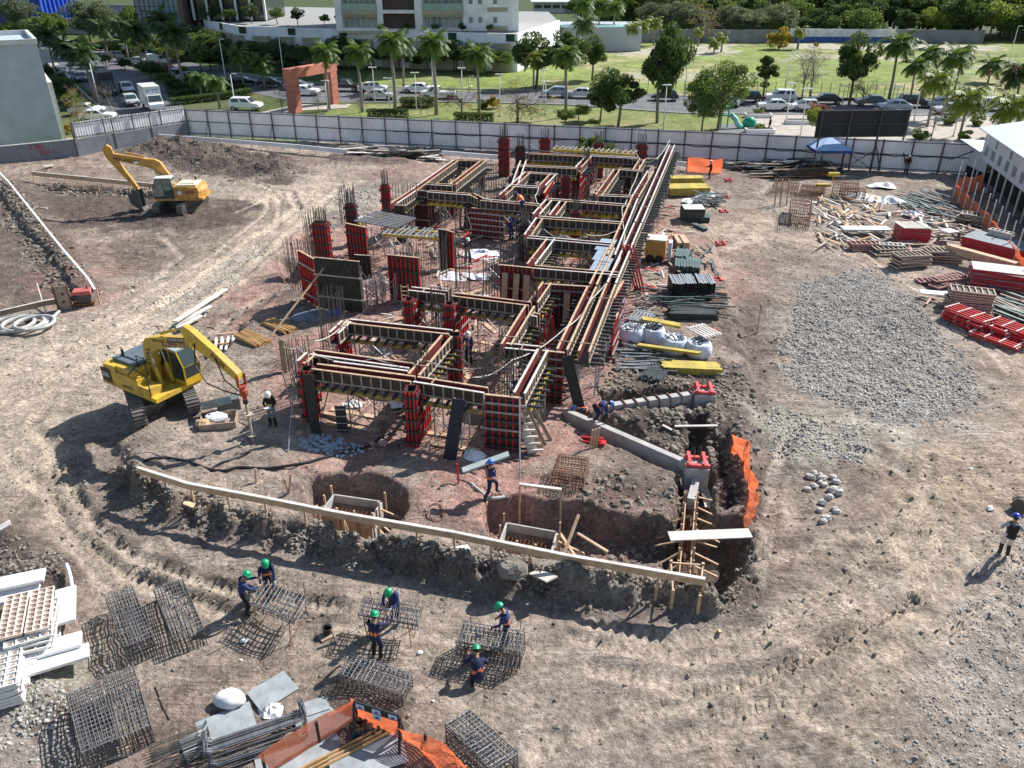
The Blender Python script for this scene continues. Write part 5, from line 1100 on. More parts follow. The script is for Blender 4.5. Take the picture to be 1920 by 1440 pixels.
wall('red panel at the outer foot of the long trough',(1150,560),(1168,528),z1=2.6,walers=3)
wall('red panel under the near end of the long trough',(1148,610),(1158,588),z1=2.4,walers=3)
wall('dark red wall between the crosswise rows at left',(1025,412),(1035,414),z1=2.9,style='rust')
wall('dark red wall at the right end of the crosswise rows',(1140,420),(1165,423),z1=2.9,style='rust')
wall('dark red wall under the farthest right trough',(1172,300),(1196,302),z1=2.9,style='rust')
for a in [('front left corner column box',(574,690),.45,.5),('front middle column box with ladder-like face',(771,728),.4,.6),('column box left under the fourth row',(766,560),.35,.5),('column box right under the fourth row',(842,568),.35,.5),('far left column box before the hoarding',(945,258),.85,.7,3.6),('second far column box before the hoarding',(1022,259),.85,.7,3.4),('third far column box before the hoarding',(1123,268),.85,.7,3.3),('fourth far column box before the hoarding',(1204,270),.85,.7,3.3),('dark column box left of the farthest left trough',(976,274),.7,.5,3.6,'dark'),('tall red column box in the left yard',(722,346),.5,.4,3.9),('red column box behind the big dark panels',(600,416),.9,.6,3.3),('dark column with red edge by the left stack',(657,382),.6,.4,3.6,'dark'),('red column box under the far middle beams',(1080,395),.5,.5,3.0),('column box at the third row right corner',(850,626),.6,.5),('column box beside the two dark workers',(985,420),.6,.5,3.0,'dark'),('red column box behind the rebar pit',(1062,330),.6,.5),('column box at the centre of the fourth row',(1000,560),.5,.5,3.1,'dark'),('column box at the far end of the long pair',(1100,300),.5,.6,3.1)]:column(*a[:4],z1=a[4]if len(a)> 4 else None,style=a[5]if len(a)> 5 else 'red',starters=len(a)> 4)
for a in [('tall rebar starters left of the large dark panel',572,545,1.6,.6,3.4,0,11,3),('tall rebar starters on top of the red ribbed column wall',600,500,1.4,.8,3.8,0,10,3),('rebar starters behind the left end of the third row',628,655,1.2,1.0,3.4,0,9,4),('rebar starters at the left end of the front row',572,745,.8,.8,2.9,0,6,4),('rebar starters in the middle of the front bay',790,775,.8,.6,3.3,0,7,4),('rebar starters right of the front trough',940,800,1.9,.7,3.9,-.1,10,3),('row of rebar starters in front of the left block',780,430,3.2,.5,3.6,.5,14,2),('row of rebar starters in the yard left of the far block',915,430,4.2,.8,3.2,0,14,3),
    ('rusty starters below the dark panel with red ribs',770,560,1.4,.5,3.0,.5,9,3),('rebar starters beside the bright red rib panel',868,545,.8,1.2,3.0,0,6,4),('rebar starters in front of the two dark workers',970,520,2.2,.8,2.6,0,12,3),('rebar mass in the far central pit',1060,395,3.4,1.8,2.2,0,14,5),('rebar starters in the bay with yellow beams',800,520,2.6,1.0,2.7,0,13,3),('rebar starters before the fourth row walls',830,640,1.0,.6,3.2,0,7,3),('starters rising between the long right pair',1090,560,.6,.8,3.0,0,5,3),('starters at the left of the far block',940,400,1.6,.5,3.0,0,9,2),('thin starters beside the dark stack left',655,420,1.2,.6,3.2,0,8,3),('starters in the lower crosswise bay',1080,560,3.6,.8,1.9,0,14,3),('starters left of the red wall with boards',925,560,1.2,1.0,2.6,0,8,3),('starters before the front trough centre',855,640,.5,.5,2.4,0,5,3),('starters in the left block bay',850,400,2.4,.6,3.0,0,11,2),('starters at the far left of the far block',910,360,2.0,.6,2.8,0,10,2)]:barsp(*a)
# bare yellow ledgers with bearers (no trough on them)
def deck(label,a,b,w_,nb,z=2.7,an_off=0):
    A=G(*a,z);B=G(*b,z);d,n_,L=frame(A,B);mid=(A+B)/2;t=thing('beam_grillage',label,'formwork beams',(mid.x,mid.y,z),math.atan2(d.y,d.x),'yellow beam grillages')
    for s_ in (-1,1):part('ledger',MB().box((0,s_*w_/2,-.1),(L,.09,.2)),YEL,t)
    for i in range(nb):o=part('bearer',MB().bar((0,-w_*.8,.06),(random.uniform(-.1,.25),w_*.8,.06),.09),GSTEEL,t);o.location.x=-L/2+.2+(L-.4)*i/(nb-1)
    for k in range(max(1,int(L/2.5))):shoring('shoring frame under the %s' % label,A+d*(1.0+k*2.5),math.atan2(d.y,d.x),z-.22)
deck('yellow beams with bright bearers in the left bay',(722,432),(829,440),1.2,11);deck('yellow beams with pale bearers at the back',(1037,277),(1192,287),1.0,16,3.3);deck('narrow yellow beams behind the big dark panel',(700,424),(742,404),2.2,9,2.8)
# loose props, ladders, boards and sheets in and around the frame
def leaner(name,label,foot,head_z,dx,dy,w_,m_,th=.05,cat='board',group=None,dz=0):
    p=P(*foot);q=Vector((p.x+dx,p.y+dy,p.z+head_z));return solo(name,MB().bar(p,q,w_,th,up=(0,-1,.3)),m_,label,cat,group,loc=p)
leaner('leaning_board','tall black board standing upright under the front trough',(593,812),2.7,-.15,.35,.42,mat('black_board',(.025,.026,.028),.6),.05,'board')
leaner('leaning_board','dark plank leaning at the near end of the long pair',(1088,770),2.6,-.7,.4,.5,mat('black_board',(.045,.047,.05)),.05)
leaner('leaning_board','dark blue and timber panel leaning in the front right bay',(843,862),2.6,.45,.5,.55,mat('navy_board',(.012,.018,.035),.5),.06)
leaner('plank','thin pale plank leaning beside the dark blue panel',(835,860),2.6,.45,.5,.09,WOOD,.09)
leaner('leaning_board','black sheet leaning against the far left column',(942,322),1.7,0,.3,.8,mat('navy_board',(.02,.035,.08)),.05)
for i,(x,dx)in enumerate(((1192,-1.0),(1197,-.95),(1202,-.9),(1207,-.85))):leaner('red_prop','bright red steel prop leaning on the outer trough, number %s of four from the left' % ('one','two','three','four')[i],(x,545),2.9,dx,.1,.10,RED,.1,'prop','bright red leaning props')
for i,(x,y,dx)in enumerate(((1036,668,-.35),(1045,672,-.3),(1030,665,-.5),(1012,668,-.1))):leaner('red_prop','short red prop stacked against the red end trough',(x,y),2.2,dx,.4,.09,RED,.09,'prop','short red props in the centre')
for i in range(4):leaner('studded_panel','studded timber panel leaning beside the front wall panel, %s' % ('leftmost','second from left','third from left','rightmost')[i],(1000+11*i,850-8*i),2.3-.2*i,-.95,.5,.42 if i < 2 else .16,GWOOD if i else WWOOD,.07,'panel','studded panels beside the front wall')
m=MB()
for i in range(8):p=P(1003,848);a=p+Vector((-.95*i/8-.28,.5*i/8-.1,.15+2.3*i/8));m.bar(a,a+Vector((.62,-.05,.06)),.09,.09)
solo('stepped_battens',m,WWOOD,'stepped pale battens of the leaning panel beside the front wall','battens')
q=P(643,810);t=thing('leaning_board','small black ribbed board standing under the front trough','board',q);m=MB().box((0,0,.65),(.46,.05,1.3),0)
for k in range(4):m.box((0,-.04,.12+.35*k),(.46,.04,.05),1)
part('sheet',m,[BLACK,GSTEEL],t)
def ladder(label,foot,z1,dx,dy,m_=WOOD):
    p=P(*foot);q=Vector((p.x+dx,p.y+dy,z1));d=(q-p);s_=d.normalized().cross(Vector((0,1,0)));s_=Vector((1,0,0))*.2;t=thing('ladder',label,'ladder',p)
    m=MB().bar(p-s_,q-s_,.06,.04).bar(p+s_,q+s_,.06,.04);part('rail',m,m_,t,True);m=MB();n=10
    for i in range(n):a=p.lerp(q,(i+.5)/n);m.bar(a-s_,a+s_,.04,.04)
    part('rung',m,m_,t,True)
ladder('timber ladder on the front middle column',(775,828),3.0,.05,.15);ladder('dark ladder leaning in the left block',(872,440),2.8,.5,.3,BROWN);ladder('timber ladder beside the far rebar pit',(1080,372),3.0,0,.4,BROWN);ladder('ladder on the column under the fourth row left',(764,612),3.0,-.05,.2);ladder('ladder on the column under the fourth row right',(841,620),3.0,-.02,.2);ladder('grey ladder at the left corner column',(563,790),3.0,-.3,.15,GWOOD)
def planks(label,items,m_,group=None,wd=.3,th=.05,name='plank',cat='plank',z=0.03):
    for k,(a,b)in enumerate(items):p=P(*a,z);q=P(*b,z);solo(name,MB().bar(p,q,wd,th),m_,label[k]if isinstance(label,(list,tuple))else label,cat,group)
planks(['long pale plank on the clay under the front trough','second pale plank nearer the middle column','pale plank lying between the shoring frames at left','pale plank at the right of the front bay','orange brown plank near the dark blue panel','plank beyond the second front trough','broad plank near the standing worker in the middle','sloping plank by the middle worker','plank beside the ladder column','plank left of the fourth row shoring'],
       [((612,795),(712,808)),((620,768),(727,787)),((604,775),(650,790)),((800,812),(880,822)),((808,832),(900,846)),((700,640),(760,648)),((892,640),(945,652)),((858,690),(880,712)),((872,655),(950,670)),((905,605),(930,625))],WOOD,'planks lying under the frame',.26)
for i,(a,b)in enumerate((((600,795),(635,655)),((540,848),(556,660)),((975,940),(974,742)),((720,530),(690,470)),((640,640),(700,560)))):
    p=P(*a);q=G(*b,3.2);solo('brace_pole',MB().tube([p,q],.03,6),GSTEEL if i != 3 else GWOOD,'long raking steel pole %s' % ('at the front left bay','with a base at the left corner','upright right of the front wall panel','on the big dark panel side','behind the third row')[i],'pole')
p=P(500,640);q=G(607,503,3.2);solo('brace_pole',MB().bar(p,q,.09,.06),WOOD,'long timber raker propping the large dark panel from the left','prop')
for lb,pts in [('pale cable draped over the long right pair',[(885,708),(960,675),(1060,615),(1110,560),(1160,490),(1172,440),(1166,390),(1185,350),(1200,310),(1206,300),(1190,280)]),('pale cable hanging over the far rebar pit',[(994,270),(1030,283),(1080,280),(1150,285),(1200,300),(1230,298),(1256,262)]),('pale cable across the lower crosswise bays',[(990,413),(1020,430),(1060,442),(1100,440),(1165,428)]),('pale rope from the left post pile to the third row',[(530,650),(590,640),(650,600),(700,598)]),('pale hose beside the upper crosswise rows',[(1010,350),(1003,365),(1012,385),(1030,400)]),('pale cable over the front troughs',[(556,650),(600,668),(700,672),(800,676),(900,690)])]:
    pp=[G(a,b,ZT+.12)for a,b in pts];out=[]
    for i in range(len(pp)-1):
        for k in range(5):out.append(pp[i].lerp(pp[i+1],k/5)+Vector((0,0,-.25*math.sin(math.pi*k/5))))
    solo('cable',MB().tube(out+[pp[-1]],.028,5),mat('pale_cable',(.62,.57,.50),.7),lb,'cable','cables over the frame')
for i in range(34):
    x,y=random.choice(((700,560),(820,610),(900,590),(1060,560),(960,540),(1040,480),(1080,430),(860,480),(780,520),(1000,380),(900,400),(1090,340),(820,390),(700,470),(940,660),(860,690),(700,680),(1000,700)));p=P(x+random.uniform(-30,30),y+random.uniform(-12,12));shoring('free standing shoring frame in the bays of the frame',p,random.uniform(-.4,.4),random.uniform(1.9,2.8),random.uniform(.8,1.2),random.uniform(.9,1.5))
# blue steel sheets at the crosswise row end
for k in range(3):
    p=G(1128+4*k,497-18*k,3.0);solo('metal_sheet',MB().box((p.x,p.y,3.05+.01*k),(1.0,2.2,.05),0,-.3),mat('blue_sheet',(.34,.42,.50),.5,.3),'pale blue steel sheet on the crosswise trough, %s of three' % ('nearest','middle','farthest')[k],'sheet','blue sheets on the trough')
# cloths, tarps, stones inside the frame
def cloth(label,px,py,r,m_=WHITEP,name='plastic_sheet',cat='plastic sheet',h=.25,group=None):
    q=P(px,py);m=MB();n=14;V=[(0,0,h)];F=[]
    for ring in (1,2,3):
        for j in range(n):a=2*math.pi*j/n;rr=r*ring/3*random.uniform(.75,1.2);V.append((rr*math.cos(a),rr*math.sin(a)*.8,max(.01,h*(1-ring/3)+random.uniform(-.5,1)*h*.5)))
    for j in range(n):F.append((0,1+j,1+(j+1)% n))
    for k in range(2):
        for j in range(n):a=1+k*n;F.append((a+j,a+n+j,a+n+(j+1)% n,a+(j+1)% n))
    m.add([Vector(v)+q for v in V],F);return solo(name,m,m_,label,cat,group)
for a in [('white plastic sheet heap behind the fourth row',850,520,1.1),('white plastic sheet between the shoring left',660,760,.5),('crumpled white cloth beside the front wall panel',888,856,.55),('pale grey tarp in the centre of the yard',905,478,1.7),('white sheet near the red wall with boards',900,520,.9),('pale sheet in the bay of the blue sheets',1060,450,1.0),('white sheet in the second crosswise bay',1075,440,.9),('white cement bag rubble in the front bay',748,760,.5),('pale tarp before the left block',700,410,1.4),('white sheet beside the middle worker',895,560,.8)]:cloth(*a)
cloth('blue tarp crumpled at the foot of the large dark panel',628,587,.6,mat('blue_tarp',(.02,.06,.35),.5));cloth('dark grey plastic sheet on the ground left of the third row',590,592,1.3,mat('grey_tarp',(.16,.19,.22),.5),h=.08)
def pile(label,px,py,r,h,c,name='rubble_pile',n=60,s_=.12):
    q=P(px,py);m=MB()
    for i in range(n):a=random.uniform(0,6.28);rr=r*random.random()** .5;m.blob((q.x+rr*math.cos(a),q.y+rr*.7*math.sin(a),q.z+h*(1-rr/r)*random.random()+.03),(s_*random.uniform(.5,1.3),s_*random.uniform(.5,1.2),s_*random.uniform(.4,.9)),n=6,k=4,jit=.25)
    return solo(name,m,mat('pile_'+str(c),c,.9,bump=.4),label,'rubble')
pile('blue grey mortar spill in the shade before the front trough',603,832,.9,.15,(.36,.40,.46),n=70);pile('small blue grey mortar spill right of the larger one',645,845,.8,.08,(.36,.40,.46),n=40,s_=.09);pile('pale rubble under the centre bay',990,480,1.6,.3,(.4,.36,.32),n=90)
for x,y,r_,lb in ((718,835,.22,'pink stone before the middle of the front trough'),(698,835,.14,'small pink stone left of the larger one'),(562,815,.18,'pale stone near the left corner column')):
    q=P(x,y);solo('stone',MB().blob(q+Vector((0,0,r_*.5)),(r_,r_*.8,r_*.7),n=8,k=5,jit=.2),mat('pink_stone',(.40,.25,.22),.9,bump=.4),lb,'stone')
# ================================================================ MACHINES
def track(mb_t,mb_f,y,L=4.3,w_=.6,r=.42):
    """one crawler: belt with cleats, side frame"""
    hl=L/2-r;pts=[];n=8
    for i in range(n+1):a=-math.pi/2+math.pi*i/n;pts.append((hl+r*math.cos(a),r+.03+r*math.sin(a)))
    for i in range(n+1):a=math.pi/2+math.pi*i/n;pts.append((-hl+r*math.cos(a),r+.03+r*math.sin(a)))
    mb_t.prism(pts,w_,0,'y',y)
    per=[Vector((p[0],0,p[1]))for p in pts];tot=0
    for i in range(len(per)):
        a,b=per[i],per[(i+1)% len(per)];d=b-a;k=max(1,round(d.length/.17));c0=Vector((0,0,r+.03))
        for j in range(k):
            p=a+d*((j+.5)/k);nrm=Vector((d.z,0,-d.x)).normalized();mb_t.bar(p+nrm*.03+Vector((0,y-w_/2,0)),p+nrm*.03+Vector((0,y+w_/2,0)),.05,.05,1,up=nrm)
    mb_f.box((0,y,r+.03),(L*.72,w_+.06,r*.7))
    for x in (-hl,hl):mb_f.tube([(x,y-w_/2-.04,r+.03),(x,y+w_/2+.04,r+.03)],r*.62,12)
def excavator(name,label,loc,head,trk,C,cabc,boom,arm,cyl,txts,rear_glass=False):
    t=thing(name,label,'excavator',loc,head);rt=trk-head
    TB=mat('track_steel',(.17,.14,.12),.8,.3,c2=(.09,.075,.065),scale=3);TC=mat('track_cleat',(.30,.27,.25),.6,.4)
    for s_ in (-1,1):
        a,b=MB(),MB();track(a,b,s_*1.2);o=part('crawler_track',a,[TB,TC],t);o.rotation_euler.z=rt;q=part('track_frame',b,mat('frame_dark',(.06,.06,.06),.7),o)
    o=part('undercarriage',MB().box((0,0,.62),(1.6,2.0,.4)).tube([(0,0,.7),(0,0,1.05)],.75,16),mat('frame_dark',(.06,.06,.06)),t);o.rotation_euler.z=rt
    z0=1.05
    m=MB().box((-.35,0,z0+.12),(4.1,2.6,.22));part('deck',m,C,t)
    m=MB().loft([[Vector((-1.15,y,z0+.22)),Vector((-1.15,y,z0+1.2)),Vector((-2.3+.28*(abs(y)/1.3)** 2,y,z0+1.15)),Vector((-2.55+.45*(abs(y)/1.3)** 2,y,z0+.8)),Vector((-2.5+.45*(abs(y)/1.3)** 2,y,z0+.1)),Vector((-1.15,y,z0+.1))]for y in (-1.3,-.9,-.4,0,.4,.9,1.3)]);part('counterweight',m,C,t,smooth=False)
    m=MB().box((-.55,0,z0+.72),(1.25,2.4,.98)).box((-.45,-.95,z0+.55),(1.9,.72,.68));part('engine_house',m,C,t)
    part('engine_hood',MB().box((-1.05,.1,z0+1.27),(1.7,1.9,.14)).box((-1.1,.1,z0+1.36),(1.2,1.2,.08)),mat('hood_'+name,cabc[2],.5),t);part('exhaust_stack',MB().tube([(-1.5,-.5,z0+1.3),(-1.5,-.5,z0+1.7)],.07,8),BLACK,t)
    part('tool_box',MB().box((.75,-.95,z0+.42),(1.1,.68,.42)),C,t);m=MB()
    for pts in (((1.3,-1.25,z0+.25),(1.3,-1.25,z0+1.3),(.4,-1.25,z0+1.5),(-.2,-1.25,z0+1.0)),((-.1,-.7,z0+1.2),(-.1,-.7,z0+1.8),(.5,-.7,z0+1.8),(.5,-.7,z0+.9))):m.tube(pts,.03,5)
    part('handrail',m,BLACK,t)
    # cab on the left
    cx,cy=.95,.85;m=MB().loft([[Vector((cx-.85,y,z0+.2)),Vector((cx-.8,y,z0+1.95)),Vector((cx+.5,y,z0+1.95)),Vector((cx+.85,y,z0+1.2)),Vector((cx+.85,y,z0+.2))]for y in (cy-.48,cy+.48)]);part('cab',m,mat('cab_'+name,cabc[0],.5),t)
    part('cab_roof',MB().box((cx-.16,cy,z0+2.0),(1.4,1.04,.09)),mat('cabroof_'+name,cabc[1],.5),t)
    g=MB().add([(cx+.86,cy-.42,z0+.6),(cx+.86,cy+.42,z0+.6),(cx+.86,cy+.42,z0+1.17),(cx+.86,cy-.42,z0+1.17)],[(0,1,2,3)]).add([(cx+.862,cy-.42,z0+1.22),(cx+.862,cy+.42,z0+1.22),(cx+.53,cy+.42,z0+1.92),(cx+.53,cy-.42,z0+1.92)],[(0,1,2,3)]);part('windscreen',g,GLASS,t)
    for s_ in (-1,1):
        y=cy+s_*.495;part('side_window',MB().add([(cx-.76,y,z0+.95),(cx-.12,y,z0+.95),(cx-.12,y,z0+1.88),(cx-.74,y,z0+1.88)],[(0,1,2,3)]).add([(cx-.05,y,z0+.45),(cx+.79,y,z0+.45),(cx+.79,y,z0+1.2),(cx+.46,y,z0+1.88),(cx-.05,y,z0+1.88)],[(0,1,2,3,4)]),mat('cab_glass_'+name,(.20,.26,.22)if rear_glass else (.04,.06,.06),.1,var=.5,scale=2,spec=.8),t)
    part('rear_window',MB().add([(cx-.86,cy-.38,z0+1.3),(cx-.86,cy+.38,z0+1.3),(cx-.82,cy+.38,z0+1.78),(cx-.82,cy-.38,z0+1.78)],[(3,2,1,0)]),mat('cab_glass_'+name,(.2,.26,.22)),t)
    part('mirror',MB().tube([(cx+.7,cy+.5,z0+1.3),(cx+.95,cy+.75,z0+1.35)],.02,4).box((cx+.95,cy+.78,z0+1.3),(.05,.16,.3)),BLACK,t)
    b_=part('boom',MB().prism(boom,.36,0,'y',-.02),C,t);a_=part('stick',MB().prism(arm,.30,0,'y',-.02),C,t)
    for p,q,r,yo in cyl:
        P_,Q=Vector((p[0],yo,p[1])),Vector((q[0],yo,q[1]));M_=P_.lerp(Q,.58);o=part('ram_cylinder',MB().tube([P_,M_],r,8),C,t);part('ram_rod',MB().tube([M_,Q],r*.5,8),GSTEEL,o)
    for body,size,x,z,ang,col_,yside,xs in txts:
        s_=-1 if yside < 0 else 1;M4=Matrix.Translation((x,yside,z))@ Matrix.Rotation(R(90 if s_ < 0 else-90),4,'X')@ (Matrix.Identity(4)if s_ < 0 else Matrix.Rotation(math.pi,4,'Z'))
        M4=Matrix.Translation((x,yside,z))@ (Matrix.Identity(4)if s_ < 0 else Matrix.Rotation(math.pi,4,'Z'))@ Matrix.Rotation(R(90),4,'X')@ Matrix.Rotation(ang if s_ < 0 else-ang,4,'Z');text_mesh('lettering',body,size,col_,t,M4,.003,xs)
    return t
INK=mat('black_ink',(.02,.02,.02),.6);PUR=mat('purple_ink',(.07,.03,.18),.6)
q=P(277,800);K=excavator('drilling_excavator','yellow crawler excavator with a red auger drill on its arm, left foreground',(-16.4,32.2,q.z),R(-32),R(-60),EXY,((.62,.40,.03),(.33,.40,.42),(.12,.15,.17)),
  [(-0.1,1.25),(-0.22,2.86),(-0.1,3.36),(0.2,3.66),(1.3,3.98),(3.3,4.4),(3.75,4.36),(3.75,4.06),(1.5,3.48),(0.75,3.18),(0.38,2.76),(0.25,1.25)],
  [(3,4.78),(3.3,5.02),(3.75,4.88),(5.2,4.18),(6.45,3.44),(6.5,3.18),(6.25,3.1),(5,3.66),(3.8,4.02),(3.3,4.16)],
  [((.9,1.35),(.5,3.0),.10,-.32),((.9,1.35),(.5,3.0),.10,.28),((1.3,4.1),(3.1,4.86),.08,-.02)],
  [('KOMATSU',.40,2.45,3.86,R(12),PUR,-.212,1.1),('TECHNITORK',.20,2.55,4.16,R(12),mat('cream_ink',(.8,.7,.5),.6),-.225,1.1),('• 94776-4110',.2,1.15,3.76,R(12),INK,-.212,1),('RENTAL',.42,.08,2.35,R(82),INK,-.212,1.1),('PC-08',.3,5.3,3.80,R(-26),INK,-.182,1.2),('200',.34,-1.98,1.62,0,WPAINT,-1.345,1.1),('KOMATSU',.18,-.35,1.35,0,INK,-1.33,1)])
K.scale=(.93,)*3;K.location.x += .15;K.location.y -= .1
NP=part('name_plate',MB().box((2.55,-.212,4.15),(1.35,.012,.26),0),mat('maroon_plate',(.12,.03,.04),.6)  ,K)
NP.rotation_euler=(0,-R(12),0);NP.location=Vector((2.55,0,4.15))-Matrix.Rotation(-R(12),3,'Y')@ Vector((2.55,0,4.15))
part('dark_badge',MB().box((-1.95,-1.325,1.62),(.7,.03,.72)),BLACK,K)
DRR=mat('drill_red',(.46,.075,.04),.6,c2=(.22,.05,.035),scale=3);dz=-.05
part('drill_head',MB().box((6.47,-.22,3.08),(.16,.04,.6)).box((6.47,.18,3.08),(.16,.04,.6)).box((6.47,-.02,2.8),(.22,.36,.08)).tube([(6.5,-.02,2.8),(6.5,-.02,2.68),(6.5,-.02,2.64),(6.5,-.02,2.36)],[.13,.13,.19,.19],12).box((6.5,-.02,2.5),(.42,.13,.13)).tube([(6.5,-.02,2.36),(6.5,-.02,2.3),(6.5,-.02,2.1)],[.16,.12,.09],10),DRR,K)
part('drill_coupler',MB().tube([(6.5,-.02,2.12),(6.5,-.02,1.92)],.11,8),BLACK,K)
m=MB().tube([(6.5,-.02,1.95),(6.55,-.02,-.3)],.06,10);part('auger_rod',m,mat('clay_steel',(.42,.36,.28),.7),K)
for z_ in (1.35,.25):m=MB().tube([(6.52,-.02,z_),(6.52,-.02,z_+.025)],.21,14);part('auger_flight',m,mat('clay_steel',(.42,.36,.28)),K)
part('hydraulic_hose',MB().tube([(3.9,-.2,4.3),(3.95,-.4,3.3),(4.6,-.45,2.6),(5.6,-.4,2.5),(6.4,-.2,2.4)],.035,6),BLACK,K);part('hydraulic_hose',MB().tube([(5.2,-.2,3.9),(5.7,-.3,3.0),(6.4,-.2,2.6)],.03,6),BLACK,K)
q=P(345,392);Hd=excavator('digging_excavator','orange crawler excavator with a bucket digging on the left beyond the haul road',(-27.6,65.6,gz(-27.6,65.6)),R(184),R(77),EXO,((.055,.065,.075),(.62,.66,.64),(.72,.66,.5)),
  [(-.1,1.3),(.5,3.1),(1.1,4.2),(1.5,4.45),(2.2,4.5),(5.0,5.0),(5.4,4.9),(5.35,4.55),(2.2,3.75),(1.7,3.5),(.95,2.3),(.5,1.3)],
  [(5.0,5.5),(5.35,5.75),(5.75,5.3),(5.6,4.6),(5.1,3.9),(3.75,1.9),(3.45,1.8),(3.5,2.1),(4.6,4.2),(4.9,4.7)],
  [((1.1,1.6),(1.75,3.8),.09,-.3),((1.1,1.6),(1.75,3.8),.09,.27),((2.4,4.65),(5.0,5.35),.08,-.02),((4.8,4.1),(3.9,2.0),.07,-.02)],
  [('HYUNDAI',.42,3.9,4.42,R(9),INK,.21,1.15)],rear_glass=True)
Hd.scale=(.92,)*3;part('lever_link',MB().bar((3.8,-.02,2.0),(4.1,-.02,1.6),.1).bar((3.6,-.02,1.9),(3.7,-.02,1.5),.14),FPOST,Hd)
bk=[(3.35,1.75),(3.95,1.7),(4.3,1.25),(4.3,.75),(3.95,.35),(3.55,.12),(3.3,.1),(3.35,.9)]
part('bucket',MB().prism(bk,.05,0,'y',-.52).prism(bk,.05,0,'y',.48).loft([[Vector((x,-.5,z)),Vector((x,.5,z)),Vector((x-.05,.5,z-.02)),Vector((x-.05,-.5,z-.02))]for x,z in bk[1:7]]),mat('bucket_dark',(.08,.085,.09),.6),Hd)
for k in range(5):part('bucket_tooth',MB().bar((3.35,-.42+.2*k,.2),(3.15,-.42+.2*k,-.02),.07),GSTEEL,Hd)
part('white_plate',MB().box((3.1,.22,4.22),(.42,.01,.22)),WPAINT,Hd);part('side_grille',MB().box((-1.35,1.31,1.8),(.8,.03,.25)),mat('brown_grille',(.25,.1,.05),.7),Hd);part('white_label',MB().box((-.45,1.31,1.75),(.35,.02,.3)),WPAINT,Hd)

